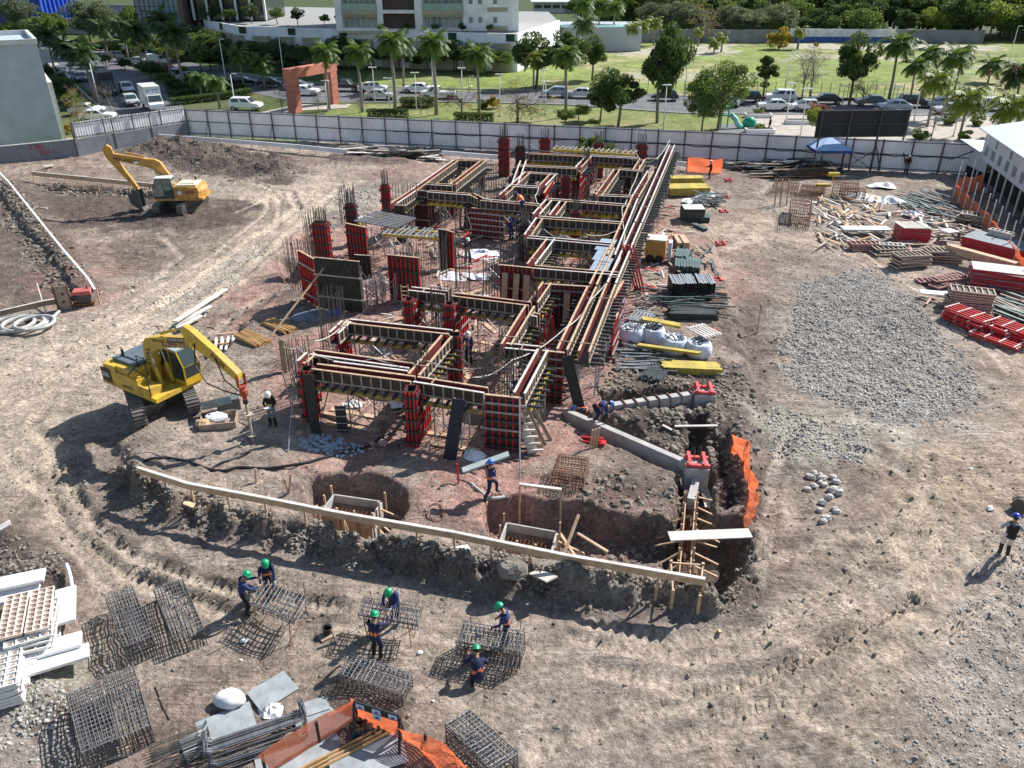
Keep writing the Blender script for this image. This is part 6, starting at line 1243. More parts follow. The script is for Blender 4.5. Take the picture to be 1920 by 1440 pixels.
# ================================================================ PEOPLE
SKIN=mat('skin',(.36,.20,.13),.6,var=.1);NAVY=mat('navy_cloth',(.018,.028,.075),.85,c2=(.01,.015,.045),scale=6);BOOT=mat('black_boot',(.02,.02,.02),.6)
HIV=mat('orange_band',(.85,.22,.06),.5,var=.1);YBAND=mat('lime_band',(.55,.75,.15),.5,var=.1);GLOVE=mat('pale_glove',(.55,.52,.48),.8,var=.1)
def ik(a,b,l1,l2,bend):
    d=b-a;L=min(d.length,(l1+l2)*.995);d=d.normalized();b=a+d*L;x=(l1*l1-l2*l2+L*L)/(2*L);h=math.sqrt(max(0,l1*l1-x*x));u=bend-d*bend.dot(d)
    if u.length < 1e-3:u=Vector((1,0,.1))
    return a+d*x+u.normalized()*h,b
def person(label,px,py,face,helmet=(.0,.35,.13),top=NAVY,trs=NAVY,band=HIV,hip=.93,lean=.05,hands=((.35,-.2,1.1),(.35,.2,1.1)),feet=((-.02,-.12),(.02,.12)),knee=(1,0,0),head=.25,sc=1.0,z=None,glove=None,name='person',at_=None,vest=None,foot_z=(0,0)):
    q=P(px,py)if at_ is None else Vector(at_);z=q.z if z is None else z;t=thing(name,label,'person',(q.x,q.y,z),face);t.scale=(sc,)*3
    pel=Vector((0,0,hip));up=Vector((math.sin(lean),0,math.cos(lean)));fw=Vector((math.cos(lean),0,-math.sin(lean)));ch=pel+up*.30;nk=pel+up*.52;hb=nk+(up*math.cos(head)+fw*math.sin(head))*.09;hc=hb+(up*math.cos(head)+fw*math.sin(head))*.10;ht=hb+(up*math.cos(head)+fw*math.sin(head))*.19
    V=[pel,pel+up*.12,ch,nk,hb,hc,ht];E=[(0,1),(1,2),(2,3),(3,4),(4,5),(5,6)];Rr=[(.175,.135),(.165,.13),(.2,.145),(.075,.075),(.06,.06),(.088,.10),(.065,.08)];bone=['torso']*3+['neck','head','head','head'];Hp=[]
    for i,s_ in enumerate((-1,1)):
        sh=pel+up*.47+Vector((0,s_*.19,0));el,wr=ik(sh,Vector(hands[i]),.29,.26,Vector((-.3,s_*.6,-.7)));hd=wr+(wr-el).normalized()*.09;o=len(V);V += [sh,el,wr,hd];E += [(2,o),(o,o+1),(o+1,o+2),(o+2,o+3)];Rr += [(.074,.074),(.056,.056),(.04,.036),(.044,.024)];bone += ['arm','arm','arm','hand'];Hp.append((wr,hd))
        hp=pel+Vector((0,s_*.10,-.04));ft=Vector((feet[i][0],feet[i][1],.09+foot_z[i]));kn,an_=ik(hp,ft,.43,.42,Vector(knee));toe=Vector((ft.x+.17,ft.y+s_*.02,.045+foot_z[i]));heel=Vector((ft.x-.03,ft.y,.05+foot_z[i]));o=len(V);V += [hp,kn,ft,toe];E += [(0,o),(o,o+1),(o+1,o+2),(o+2,o+3)];Rr += [(.108,.108),(.078,.078),(.062,.066),(.05,.042)];bone += ['leg','leg','foot','foot']
    me=bpy.data.meshes.new('body');me.from_pydata(V,E,[]);o=bpy.data.objects.new('body',me);col.objects.link(o);md=o.modifiers.new('s','SKIN');md.use_smooth_shade=True;ss=o.modifiers.new('u','SUBSURF');ss.levels=1;ss.render_levels=1
    for i,r in enumerate(Rr):me.skin_vertices[0].data[i].radius=r
    me.skin_vertices[0].data[0].use_root=True;bpy.context.view_layer.update();m2=bpy.data.meshes.new_from_object(o.evaluated_get(bpy.context.evaluated_depsgraph_get()));bpy.data.objects.remove(o)
    vs=[v.co.copy()for v in m2.vertices];fs=[tuple(p.vertices)for p in m2.polygons];B=MB();B.add(vs,fs)
    segs=[(V[a],V[b],bone[b])for a,b in E];mi=[]
    for f in fs:
        c=sum((vs[i]for i in f),Vector())/len(f);best=9;bn='torso'
        for a,b,n_ in segs:
            d=b-a;tt=max(0,min(1,(c-a).dot(d)/d.length_squared));dd=(c-a-d*tt).length
            if dd < best:best=dd;bn=n_;tb=tt
        h_=(c-pel).dot(up);k={'torso':0,'arm':0,'neck':2,'head':2,'hand':3,'leg':1,'foot':4}[bn]
        if bn == 'neck' and best > .065:k=0
        if bn == 'torso' and h_ < .0:k=1
        if k == 0 and bn == 'torso' and .10 < h_ < .18:k=5
        mi.append(k)
    B.m=mi
    for wr,hd in Hp:                                   # five unequal bent fingers rooted inside each palm
        d=(hd-wr).normalized();sd_=d.cross(Vector((0,0,1)));sd_=sd_.normalized()if sd_.length > .1 else Vector((0,1,0));dn=sd_.cross(d)
        for i,ln in enumerate((.072,.082,.076,.06)):a=hd-d*.02+sd_*(-.03+.02*i);b=a+d*ln*.6+dn*-.005;c=b+(d*.5-Vector((0,0,.8))).normalized()*ln*.5;B.tube([a,b,c],[.010,.009,.007],5,3)
        a=wr+d*.045+sd_*.03;B.tube([a,a+sd_*.035+d*.025,a+sd_*.035+d*.055-Vector((0,0,.012))],[.012,.010,.008],5,3)
    part('body',B,[top,trs,SKIN,glove or SKIN,BOOT,band or top],t,smooth=True)
    a2=head+lean;hu=Vector((math.sin(a2),0,math.cos(a2)));hf=Vector((math.cos(a2),0,-math.sin(a2)));sdv=Vector((0,1,0))
    ff=MB();ec=hc+hf*.095
    for s_ in (-1,1):ff.blob(ec+sdv*s_*.032+hu*.01,(.010,.014,.009),1,6,4,0)
    ff.blob(ec+hf*.012-hu*.022,(.016,.014,.024),0,6,4,0);ff.blob(ec-hu*.058+hf*-.004,(.010,.026,.008),2,6,4,0)
    for s_ in (-1,1):ff.blob(hc+sdv*s_*.092,(.02,.012,.032),0,6,4,0)
    part('face',ff,[SKIN,BLACK,mat('lip',(.3,.12,.1),.6)],t,smooth=True)
    part('hair',MB().blob(hc+hu*.02-hf*.02,(.10,.098,.095),0,10,6,.02),mat('dark_hair',(.02,.015,.012),.8),t,smooth=True)
    if helmet:
        hm=MB();n=14;c=hc+hu*.05;rings=[(.128,0),(.122,.05),(.095,.095),(.05,.122)];vs=[c+hf*.150*math.cos(2*math.pi*j/n)*1.0+sdv*.135*math.sin(2*math.pi*j/n)+(hf*.035 if math.cos(2*math.pi*j/n)> .3 else hf*0)for j in range(n)];fs=[]
        for r,zz in rings:vs += [c+hf*r*1.08*math.cos(2*math.pi*j/n)+sdv*r*math.sin(2*math.pi*j/n)+hu*(zz+.004)for j in range(n)]
        vs.append(c+hu*.13)
        for k in range(len(rings)):
            for j in range(n):a=k*n;fs.append((a+j,a+(j+1)% n,a+n+(j+1)% n,a+n+j))
        for j in range(n):fs.append((len(rings)*n+j,len(rings)*n+(j+1)% n,len(vs)-1))
        hm.add(vs,fs);part('helmet',hm,mat('helmet_%s' % str(helmet),helmet,.35,var=.05,spec=.6),t,smooth=True)
    if vest:
        m=MB();c=pel+up*.32
        for s_ in (-1,1):m.bar(pel+up*.16+sdv*s_*.09+fw*.135,pel+up*.49+sdv*s_*.09+fw*.11,.05,.012,up=fw).bar(pel+up*.16+sdv*s_*.09-fw*.135,pel+up*.49+sdv*s_*.09-fw*.11,.05,.012,up=fw)
        part('harness',m,vest,t)
    return t
GRN_H=(.0,.30,.12);WH_H=(.8,.8,.8);BL_H=(.05,.16,.55)
JEAN=mat('grey_jeans',(.20,.22,.26),.9,c2=(.13,.14,.17),scale=8);BLKC=mat('black_cloth',(.02,.02,.022),.85);PALE=mat('pale_trousers',(.62,.55,.55),.85,var=.15,scale=8);BLUEW=mat('blue_workwear',(.03,.05,.16),.85,c2=(.02,.03,.1),scale=6)
person('worker in white helmet and black top holding papers left of the front trough',513,797,R(-85),WH_H,BLKC,JEAN,YBAND,hands=((.33,-.1,1.12),(.33,.1,1.12)),head=.5)
p_=P(513,797);solo('paper',MB().box((p_.x+.02,p_.y-.42,p_.z+1.13),(.3,.21,.01),0),mat('paper',(.75,.8,.9),.8),'pale sheet of paper held by the standing worker','paper')
person('worker in green helmet at the left end of the first trestle cage',462,1152,R(25),GRN_H,BLUEW,BLKC,None,lean=.2,hands=((.5,-.15,1.15),(.55,.2,1.2)),head=.5)
person('worker in green helmet with orange band behind the first trestle cage',509,1118,R(-70),GRN_H,NAVY,NAVY,HIV,lean=.15,hands=((.42,-.25,.95),(.42,.2,.95)),head=.5,glove=GLOVE)
person('worker in green helmet bending over the middle trestle cage from behind',743,1165,R(-105),GRN_H,BLUEW,NAVY,HIV,lean=.35,hands=((.45,-.15,1.0),(.5,.12,1.05)),head=.5,glove=GLOVE)
person('worker in green helmet reaching over the middle trestle cage from the front',707,1234,R(75),GRN_H,NAVY,NAVY,HIV,lean=.12,hands=((.5,-.25,1.35),(.45,.2,1.15)),head=.2)
person('worker in green helmet standing behind the right trestle cage',951,1212,R(170),GRN_H,BLUEW,NAVY,HIV,lean=.2,hands=((.3,-.2,1.0),(.35,.2,.95)),head=.4)
person('worker in green helmet kneeling in front of the right trestle cage',896,1285,R(95),GRN_H,NAVY,NAVY,HIV,hip=.40,lean=.65,hands=((.55,-.22,.4),(.6,.25,.65)),feet=((.18,-.16),(-.12,.16)),head=.1)
person('worker in blue helmet carrying a grey panel on the shoulder',918,935,R(20),BL_H,BLUEW,NAVY,HIV,lean=.05,hands=((.15,-.3,1.5),(.35,.25,1.2)),feet=((-.25,-.1),(.32,.1)),head=.1,foot_z=(0,.12),vest=HIV)
p_=P(918,935);a=p_+Vector((-1.0,-.1,1.38));solo('carried_board',MB().bar(a,a+Vector((1.75,.35,.52)),.32,.07),mat('grey_green_panel',(.42,.48,.46),.6),'grey green panel carried on the blue helmet worker shoulder','board')
person('worker in blue helmet bending over the concrete ground beam left',1102,800,R(200),BL_H,NAVY,NAVY,HIV,hip=.88,lean=1.15,hands=((.75,-.1,.65),(.7,.15,.5)),head=.1,vest=HIV)
person('worker in blue helmet bending just right of the other bending worker',1114,790,R(-20),BL_H,BLUEW,NAVY,HIV,hip=.85,lean=1.25,hands=((.65,-.1,.5),(.6,.15,.4)),head=.1)
person('person in blue helmet, black vest and pale trousers at the right edge',1880,1043,R(70),(.03,.05,.5),mat('grey_shirt',(.30,.36,.40),.85),PALE,BLKC,lean=.08,hands=((.28,-.22,1.15),(.28,.2,1.15)),head=.3,vest=BLKC)
q=P(1880,1043);m=MB();c_=q+Vector((0,0,1.17));n=12
m.loft([[c_+Vector((.0+lx*math.cos(a),ly*math.sin(a),zz))for a in [2*math.pi*k/n for k in range(n)]]for lx,ly,zz in ((.17,.21,-.27),(.165,.2,-.1),(.18,.22,.1),(.16,.2,.26))],cap=False)
solo('work_vest',m,BLKC,'black vest worn by the person at the right edge','vest')
person('worker with white helmet standing by the back hoarding under the billboard',1697,326,R(-90),WH_H,BLKC,JEAN,None,hands=((.2,-.2,1.1),(.25,.2,1.1)),sc=1.03)
person('worker in white helmet in front of the far orange net',1331,336,R(170),WH_H,BLKC,NAVY,None,hands=((.4,-.2,1.1),(.45,.2,1.25)))
person('worker in white helmet walking in the yard behind the fourth row',877,493,R(-60),WH_H,BLKC,NAVY,HIV,hands=((.3,-.2,1.0),(.3,.2,1.0)),feet=((-.2,-.1),(.25,.1)))
person('worker in white helmet standing right of the third row',880,680,R(-100),WH_H,BLUEW,NAVY,HIV,hands=((.3,-.2,1.0),(.25,.2,.9)))
person('left one of the two dark workers in the centre bay',958,452,R(-60),BL_H,BLUEW,NAVY,None,hands=((.3,-.2,1.0),(.3,.2,1.1)))
person('right one of the two dark workers in the centre bay',972,446,R(-120),BL_H,NAVY,NAVY,None,hands=((.3,-.2,1.2),(.3,.2,1.1)))
q=G(981,388,ZT+.05);person('worker with orange vest crouching on the wide crosswise trough',0,0,R(150),BL_H,HIV,BLUEW,None,hip=.42,lean=.8,hands=((.5,-.15,.35),(.5,.15,.3)),feet=((.0,-.12),(-.25,.12)),at_=q)
q=G(1157,322,1.4);person('worker in orange vest in the far right bay',1157,350,R(-90),WH_H,HIV,NAVY,None,hands=((.3,-.2,1.0),(.3,.2,1.0)))
person('worker in pale shirt inside the right end of the crosswise trough',1122,545,R(-90),None,mat('pale_shirt',(.45,.5,.55),.8),NAVY,None,hands=((.3,-.2,1.0),(.3,.2,1.0)))
person('pedestrian in dark clothes on the plaza behind the hoarding',1442,247,R(180),None,BLKC,BLKC,None,hands=((.1,-.25,.8),(.1,.25,.8)),feet=((-.15,-.1),(.15,.1)))

# ================================================================ REBAR CAGES
def cage(label,A,B,D,H,zb=0.0,nu=10,nv=6,nz=4,m_=REBAR,group='rebar cages',r=.017,rag=.02,name='rebar_cage',legs=False):
    """open box cage of bars; A,B,D photo pixels of three corners of its top"""
    g=P(*A).z;zt=g+zb+H;a,b,d=G(*A,zt),G(*B,zt),G(*D,zt);u=b-a;v=d-a;m=MB();dn=Vector((0,0,-H))
    def pt(s_,t_,k):return a+u*s_+v*t_+dn*k+Vector((random.uniform(-rag,rag),random.uniform(-rag,rag),random.uniform(-rag,rag)))
    for i in range(nu+1):
        s_=i/nu;q=[pt(s_,0,0),pt(s_,1,0),pt(s_,1,1),pt(s_,0,1)];m.tube(q,r,4,0,closed=True)
    for j in range(nv+1):
        t_=j/nv;q=[pt(0,t_,0),pt(1,t_,0),pt(1,t_,1),pt(0,t_,1)];m.tube(q,r,4,1,closed=True)
    for k in range(1,nz):
        f=k/nz;m.tube([pt(0,0,f),pt(1,0,f),pt(1,1,f),pt(0,1,f)],r,4,0,closed=True)
    c=sum(((a+u*s_+v*t_)for s_,t_ in ((0,0),(1,0),(1,1),(0,1))),Vector())/4;o=solo(name,m,[m_,REBARL if m_ is REBAR else m_],label,'rebar cage',group,loc=(c.x,c.y,g))
    if legs:
        t=thing('rebar_trestle','trestle of thin bars under the '+label.split(' with ')[0],'trestle',(c.x,c.y,g),0,'rebar trestles')
        for s_,t_ in ((.12,-.12),(.12,1.12),(.88,-.12),(.88,1.12)):
            p=a+u*s_+v*t_;p.z=g-.02;q=Vector((p.x,p.y,zt+random.uniform(.15,.45)));q += Vector((random.uniform(-.1,.1),random.uniform(-.1,.1),0));part('leg',MB().tube([p,q],.014,5),RUST,t,True)
        for s_ in (.12,.88):p=a+u*s_-v*.35+dn;q=a+u*s_+v*1.35+dn;part('cross_bar',MB().tube([p,q],.014,5),RUST,t,True);p=p.copy();q=q.copy();p.z=q.z=g+.03;part('foot_bar',MB().tube([p,q],.014,5),RUST,t,True)
    return o
cage('dark rebar cage standing left of its twin beside the white stack',(197,1116),(248,1099),(232,1212),.7,nu=9,nv=14,nz=5)
cage('dark rebar cage right of its twin beside the white stack',(288,1104),(341,1086),(325,1200),.7,nu=9,nv=14,nz=5)
cage('large dark rebar cage at the bottom left, left of the pair',(124,1302),(186,1277),(152,1412),.6,nu=9,nv=15,nz=6)
cage('large dark rebar cage at the bottom left, right of the pair',(192,1270),(249,1248),(220,1385),.75,nu=9,nv=15,nz=6)
cage('light rebar cage on trestles where the left pair works',(495,1090),(575,1118),(468,1130),.22,.75,11,5,2,legs=True)
cage('light rebar cage on trestles where the middle pair works',(682,1120),(790,1140),(672,1150),.22,.75,12,4,2,legs=True)
cage('deep rebar cage on trestles where the right pair works',(868,1166),(984,1186),(855,1200),.75,.15,15,6,7,legs=True)
cage('low rebar cage on the ground behind the orange barrier',(655,1225),(772,1262),(633,1262),.75,0,14,7,7)
cage('long rebar cage at the bottom edge right of the orange net',(880,1330),(835,1357),(970,1412),.7,0,6,15,6)
cage('rusty rebar cage beside the raised timber frame',(1047,850),(1104,858),(1035,885),.75,0,9,9,5,m_=RUST)
for lb,A,B,D,H,n in [('tall rusty cage in the right yard left of the timber',(1484,368),(1522,372),(1482,392),1.4,10),('rusty cage rack under the gazebo',(1565,336),(1612,340),(1562,345),1.3,10),('low rusty mesh cage beside the gazebo cage',(1576,350),(1624,352),(1574,360),.6,9),('rusty stack of bars at the left of the gazebo',(1455,332),(1500,336),(1450,345),.9,9),('faint rusty cage between the bars and the gazebo',(1505,345),(1550,348),(1500,356),.6,9),('small grey mesh next to the tall rusty cage',(1465,398),(1484,400),(1463,418),.15,6)]:cage(lb,A,B,D,H,nu=n,nv=6,nz=5,m_=RUST if 'grey' not in lb else REBAR,r=.018)

# ================================================================ TIMBER RAILS, PITS, GROUND BEAMS
def rail(label,pts,z,bh=.24,m_=WOOD,step=2.0,brace=True,group='timber setting-out rails',th=.04,sag=0):
    W=[G(*p,z)for p in pts];t=thing('timber_rail',label,'timber rail',(W[0].x,W[0].y,gz(W[0].x,W[0].y)),0,group);k=0
    for a,b in zip(W[:-1],W[1:]):
        a_=a-Vector((0,0,bh/2));b_=b-Vector((0,0,bh/2));part('board',MB().bar(a_,b_,th,bh),m_,t,True);part('cap_board',MB().bar(a+Vector((0,0,.025)),b+Vector((0,0,.025)),.13,.03),WWOOD if m_ is not WPAINT else WPAINT,t,True)
        d=b-a;L=d.length;d.normalize();n_=Vector((-d.y,d.x,0));n=max(1,round(L/step))
        for i in range(n+(b is W[-1])):
            p=a+d*(L*i/n)+n_*.07;g=gz(p.x,p.y);part('post',MB().bar(Vector((p.x,p.y,g-.25)),Vector((p.x+random.uniform(-.04,.04),p.y,z+.02)),.07,.06),m_ if m_ is not WPAINT else WOOD,t,True)
            if brace and i % 2 == 0:q=p+n_*.7;part('strut',MB().bar(Vector((q.x,q.y,gz(q.x,q.y)-.05)),Vector((p.x,p.y,z-.25)),.05,.04),WOOD,t,True)
rail('long timber rail bending along the dug bank in the foreground',[(258,877),(353,907),(493,933),(640,962),(850,998),(1065,1042),(1322,1086)],1.55,.27,WOOD,1.35)
rail('white topped diagonal rail in the left yard',[(-30,300),(0,325),(18,343),(70,408),(120,470),(165,522),(178,543)],1.05,.2,WPAINT,1.6)
rail('timber rail behind the dark trench left of the far excavator',[(58,322),(150,331),(300,346)],.9,.35,WOOD,1.8)
rail('long white rail along the hoarding behind the spoil heap',[(297,252),(440,262),(560,272),(650,281)],.85,.4,WPAINT,2.2)
rail('short white rail left of the far column boxes',[(828,283),(940,292)],.8,.4,WPAINT,2.2)
rail('white rail piece right of the long trough end',[(1262,302),(1292,305)],.8,.4,WPAINT,2.0)
rail('thin timber raised frame in front of the rusty cage',[(974,908),(1053,918)],1.35,.07,WOOD,2.2,False)
rail('rusty board edge behind the hose coil',[(-20,588),(80,565),(150,553)],.7,.3,mat('rusty_board',(.30,.2,.15),.8),2.0,False)
planks(['white board end on the left rail','long pale board beside the left haul road','second pale board beside the left haul road','short board under the pale boards','white fallen board near the left frame edge'],[((82,318),(102,315)),((330,612),(425,550)),((328,620),(398,582)),((335,625),(380,600)),((0,1005),(24,992))],WWOOD,None,.35,.06,z=.3)
for i,(a,b)in enumerate([((541,925),(548,898)),((541,925),(538,905)),((385,962),(398,955)),((480,905),(482,915)),((860,905),(858,868))]):
    p=P(*a);solo('stake',MB().bar(p+Vector((0,0,-.1)),p+Vector(((b[0]-a[0])/42,.1,.85 if i in (0,4)else .6)),.07,.06),RED if i == 4 else WOOD,'short %s stake standing %s' % ('red' if i == 4 else 'timber',('upright beyond the rail middle','leaning beside the upright one','by the rail left part','flat near the hose','at the shade edge of the front wall')[i]),'stake')
def footing(label,A,B,D,zt_,depth,front=True):
    a,b,d=G(*A,zt_),G(*B,zt_),G(*D,zt_);u=b-a;v=d-a;c=a+(u+v)/2;t=thing('footing_form',label,'formwork',(c.x,c.y,zt_-depth),0,'footing forms in the pits')
    for nm,p,q,mm in (('rear_panel',a,b,CONC),('left_panel',a,d,CONC),('right_panel',b,b+v,CONC),('front_panel',d,d+u,WOOD)):
        part(nm,MB().bar(p-Vector((0,0,depth/2)),q-Vector((0,0,depth/2)),.06,depth),mm,t,True)
    m=MB()
    for f in [i/12 for i in range(1,12)]:
        for zz in (-.35,-.6):m.tube([a+u*f+v*.05+Vector((0,0,zz)),a+u*f+v*.95+Vector((0,0,zz))],.013,4)
        for zz in (-.35,-.6):m.tube([a+v*f+u*.05+Vector((0,0,zz)),a+v*f+u*.95+Vector((0,0,zz))],.013,4)
    part('rebar_grid',m,RUST,t,True)
    for p,o in ((a,(-.1,.1)),(b,(.12,.1)),(d,(-.1,-.12)),(d+u,(.12,-.12)),(a+v*.5,(-.1,0)),(b+v*.5,(.12,0)),(d+u*.35,(0,-.12)),(d+u*.7,(0,-.12))):
        p=p+Vector((*o,0));part('stud',MB().bar(p-Vector((0,0,depth)),p+Vector((0,0,.35)),.07),WOOD,t,True)
    for p,e in ((a+v*.4,(-1.2,.1)),(d,(-1.1,-.3)),(b+v*.3,(1.1,.2)),(b+v*.8,(1.0,-.4)),(d+u,(.9,-.5))):q=p+Vector((*e,-.9));part('strut',MB().bar(p+Vector((0,0,-.1)),q,.07,.05),WOOD,t,True)
    # holes in the front sheet
    m=MB()
    for i in range(9):
        for k in range(4):m.box(tuple(d+u*((i+.7)/10)+Vector((0,-.035,-.35-.2*k))),(.035,.01,.035))
    part('peg_holes',m,BROWN,t,True)
footing('timber and concrete footing box in the left pit',(626,927),(716,940),(602,958),.35,1.45);footing('timber and concrete footing box in the middle pit',(950,980),(1044,997),(936,1018),.3,1.4)
def wbeam(label,a,b,zt_,h,wd_,m_=CONC,clamps=0):
    A,B=G(*a,zt_),G(*b,zt_);t=thing('ground_beam',label,'concrete beam',((A.x+B.x)/2,(A.y+B.y)/2,zt_-h),0,'concrete ground beams');part('beam',MB().bar(A-Vector((0,0,h/2)),B-Vector((0,0,h/2)),wd_,h),m_,t,True);d,n_,L=frame(A.copy(),B.copy())
    for i in range(clamps):p=A+d*(L*(i+.5)/clamps);part('clamp',MB().bar(p-n_*(wd_/2+.05)+Vector((0,0,.04)),p+n_*(wd_/2+.05)+Vector((0,0,.04)),.05,.06).bar(p-n_*(wd_/2+.04)+Vector((0,0,.05)),p-n_*(wd_/2+.1)+Vector((0,0,-.45)),.05),RUST,t,True)
wbeam('long pale concrete ground beam running to the pile cap',(1058,766),(1290,866),.62,.7,.28);wbeam('ground beam with rusty clamps running to the upper pile cap',(1115,762),(1306,735),1.0,.8,.34,clamps=9)
wbeam('narrow concrete strip between the lower cap and the pit',(1306,895),(1296,935),.35,.8,.3);
def cap(label,px,py,zt_,s_=.95):
    q=G(px,py,zt_);t=thing('pile_cap',label,'pile cap',(q.x,q.y,zt_-1.0),R(-5),'concrete pile caps');part('block',MB().box((0,0,.5),(s_,s_,1.0)),CONC,t);clampm(t,1.02)
def clampm(t,z):
    m=MB()
    for s_ in (-1,1):m.box((0,s_*.3,z+.06),(1.0,.13,.1));m.box((s_*.3,0,z+.17),(.13,1.0,.1))
    part('red_clamp',m,mat('clamp_red',(.72,.10,.10),.5),t);m=MB()
    for s_ in (-1,1):
        for k in (-1,1):m.tube([(s_*.12,k*.12,z-.05),(s_*.12,k*.12,z+.65)],.014,4)
    part('starter_bars',m,REBAR,t)
cap('pile cap with red clamp at the end of the long ground beam',1306,868,.75);cap('pile cap with red clamp at the end of the clamped ground beam',1320,733,1.0)
for lb,x,y in (('red steel clamp on the ground by the yellow beams',1332,624),('red steel clamp beside the black panel stack',1343,524),('red steel clamp beyond the pale posts',1351,457),('red steel clamp beside the dark steel stack',1357,397),('red steel clamp second from the far end',1360,370),('farthest red steel clamp near the orange net',1366,338)):
    q=P(x,y);t=thing('column_clamp',lb,'clamp',q,R(random.uniform(-8,8)),'red column clamps on the ground');clampm(t,-.02);t.scale=(.8,.8,.7)
# trench timbers and crossing boards
m=MB()
for s_ in (-1,1):
    a,b=G(1296+s_*9,925,.2),G(1284+s_*10,1075,.2);m.bar(a-Vector((0,0,.45)),b-Vector((0,0,.45)),.04,.9)
    for i in range(7):p=a.lerp(b,(i+.5)/7);m.bar(p+Vector((s_*.08,0,-1)),p+Vector((s_*.08,0,.3)),.06);m.bar(p+Vector((s_*.1,0,.05)),p+Vector((s_*.95,random.uniform(-.3,.3),-.35)),.06,.05)
solo('trench_form',m,WOOD,'timber trench form with struts in the narrow trench','formwork');m=MB()
for i in range(5):a,b=G(1290+3*(i-2),940,-.2),G(1282+3*(i-2),1080,-.2);m.tube([a,b],.014,4)
solo('trench_rebar',m,RUST,'rusty bars lying in the trench form','rebar')
for lb,a,b,wd_ in (('wide pale board laid across the trench',(1255,1003),(1405,1012),.5),('shorter pale board left of the crossing board',(1203,1003),(1260,1022),.35),('white broken form sheet beside the trench',(1316,905),(1330,955),.35),('stepped white strip on the trench edge',(1304,880),(1296,950),.3),('pale board on the dark soil mound',(1242,800),(1280,820),.12),('long white batten on the dark soil mound',(1265,802),(1345,801),.12),('white board dropped on the bank below the rail',(1002,1075),(1035,1090),.45),('pale board under the rail beside the left footing',(735,1000),(800,1030),.3),('white board below the rail right of the left footing',(845,1035),(880,1030),.3),('board lying by the foot of the rail post',(345,945),(365,952),.25),('leaning plank below the rail right end',(1322,1130),(1350,1190),.1)):
    p,q=P(*a,.08),P(*b,.08);z_=max(p.z,q.z);
    if wd_ == .5:p.z=q.z=.5
    solo('plank',MB().bar(p,q,wd_,.05),WWOOD if 'pale' in lb or 'white' in lb else WOOD,lb,'plank')
m=MB();a,b,c,d=G(1258,1055,.9),G(1318,1060,.9),G(1262,1110,.9),G(1312,1120,.9)
for p in (a,b,c,d):m.bar(Vector((p.x,p.y,-1.2)),Vector((p.x,p.y,1.0)),.09)
m.bar(a,b,.05).bar(a,c,.05).bar(b,d,.05);solo('stake_cage',m,WOOD,'timber stake frame in the right end pit','frame')
for lb,pts in (('timber prop crossing the middle pit',((1057,1040),(1085,965))),('timber strut right of the middle footing',((1083,1000),(1140,1035))),('short strut behind the middle footing right',((1050,1000),(1090,1060)))):
    p,q=G(*pts[0],-.1),G(*pts[1],.7 if 'crossing' in lb else-.2);solo('strut',MB().bar(p,q,.1,.07),WOOD,lb,'prop')
for i in range(3):p=P(1118-6*i,838+2*i);solo('stake_bundle',MB().bar(p,p+Vector((.1,.1,.9)),.1,.05),WOOD,('short board upright beside the red scrap, nearest','short board upright beside the red scrap, middle','short board upright beside the red scrap, farthest')[i],'board')
p=P(1090,825);solo('red_scrap',MB().bar(p,p+Vector((1.0,-.4,.1)),.3,.1).bar(p+Vector((0,.1,.1)),p+Vector((.9,-.3,.25)),.1,.08),RED,'red steel scrap beside the long ground beam','scrap')
q=P(1010,940);t=thing('boulder','large grey boulder on the bank under the rail','boulder',P(962,1080));part('rock',MB().blob((0,0,.25),(.5,.36,.32),n=12,k=8,jit=.16),mat('boulder_grey',(.28,.25,.21),.9,c2=(.14,.12,.1),bump=.8,scale=3),t)
for i in range(26):
    x,y=random.choice(((1525,900),(1540,895),(1555,905),(1530,915),(1560,925),(1545,975),(1550,955)));q=P(x+random.uniform(-22,22),y+random.uniform(-10,10));r_=random.uniform(.08,.24);solo('stone',MB().blob(q+Vector((0,0,r_*.4)),(r_,r_*random.uniform(.6,.9),r_*.6),n=7,k=4,jit=.25),mat('pale_block',(.52,.50,.47),.9,c2=(.38,.36,.33),bump=.4),'pale broken rock in the heap right of the orange net','stone','pale rocks right of the orange net')
q=P(1912,952);solo('stone',MB().blob(q+Vector((0,0,.2)),(.38,.3,.3),n=9,k=5,jit=.2),mat('pile_dark',(.12,.10,.08),.9,bump=.5),'dark rock at the right edge above the standing person','stone')
# hoses
def hose(label,pts,r,m_=BLACK,dz=.05,name='hose'):
    W=[P(*p,dz)for p in pts];out=[]
    for i in range(len(W)-1):
        p0,p1,p2,p3=W[max(0,i-1)],W[i],W[i+1],W[min(len(W)-1,i+2)]
        for k in range(6):s_=k/6;out.append(.5*((2*p1)+(p2-p0)*s_+(2*p0-5*p1+4*p2-p3)*s_*s_+(3*p1-p0-3*p2+p3)*s_ ** 3))
    solo(name,MB().tube(out+[W[-1]],r,6),m_,label,name,smooth=True)
hose('long black hose lying in front of the troughs',[(270,866),(300,860),(340,864),(370,873),(395,882),(420,884),(450,878),(500,880),(560,872),(600,862),(650,850),(690,838),(730,812)],.06);hose('black hose branch reaching the auger',[(395,882),(410,872),(430,865),(455,856),(468,848)],.045)
hose('thin rusty wire coil between the two pits',[(805,950),(815,945),(828,950),(832,965),(825,978),(808,972),(803,958),(812,948),(826,952),(829,968)],.015,RUST,.03,'wire_coil');hose('dark root or bar on the ground by the left cages',[(291,1288),(298,1305),(305,1325),(318,1350)],.02,BROWN,.02,'bent_bar')
GH=mat('grey_hose',(.45,.45,.43),.6,c2=(.3,.3,.29),scale=2)
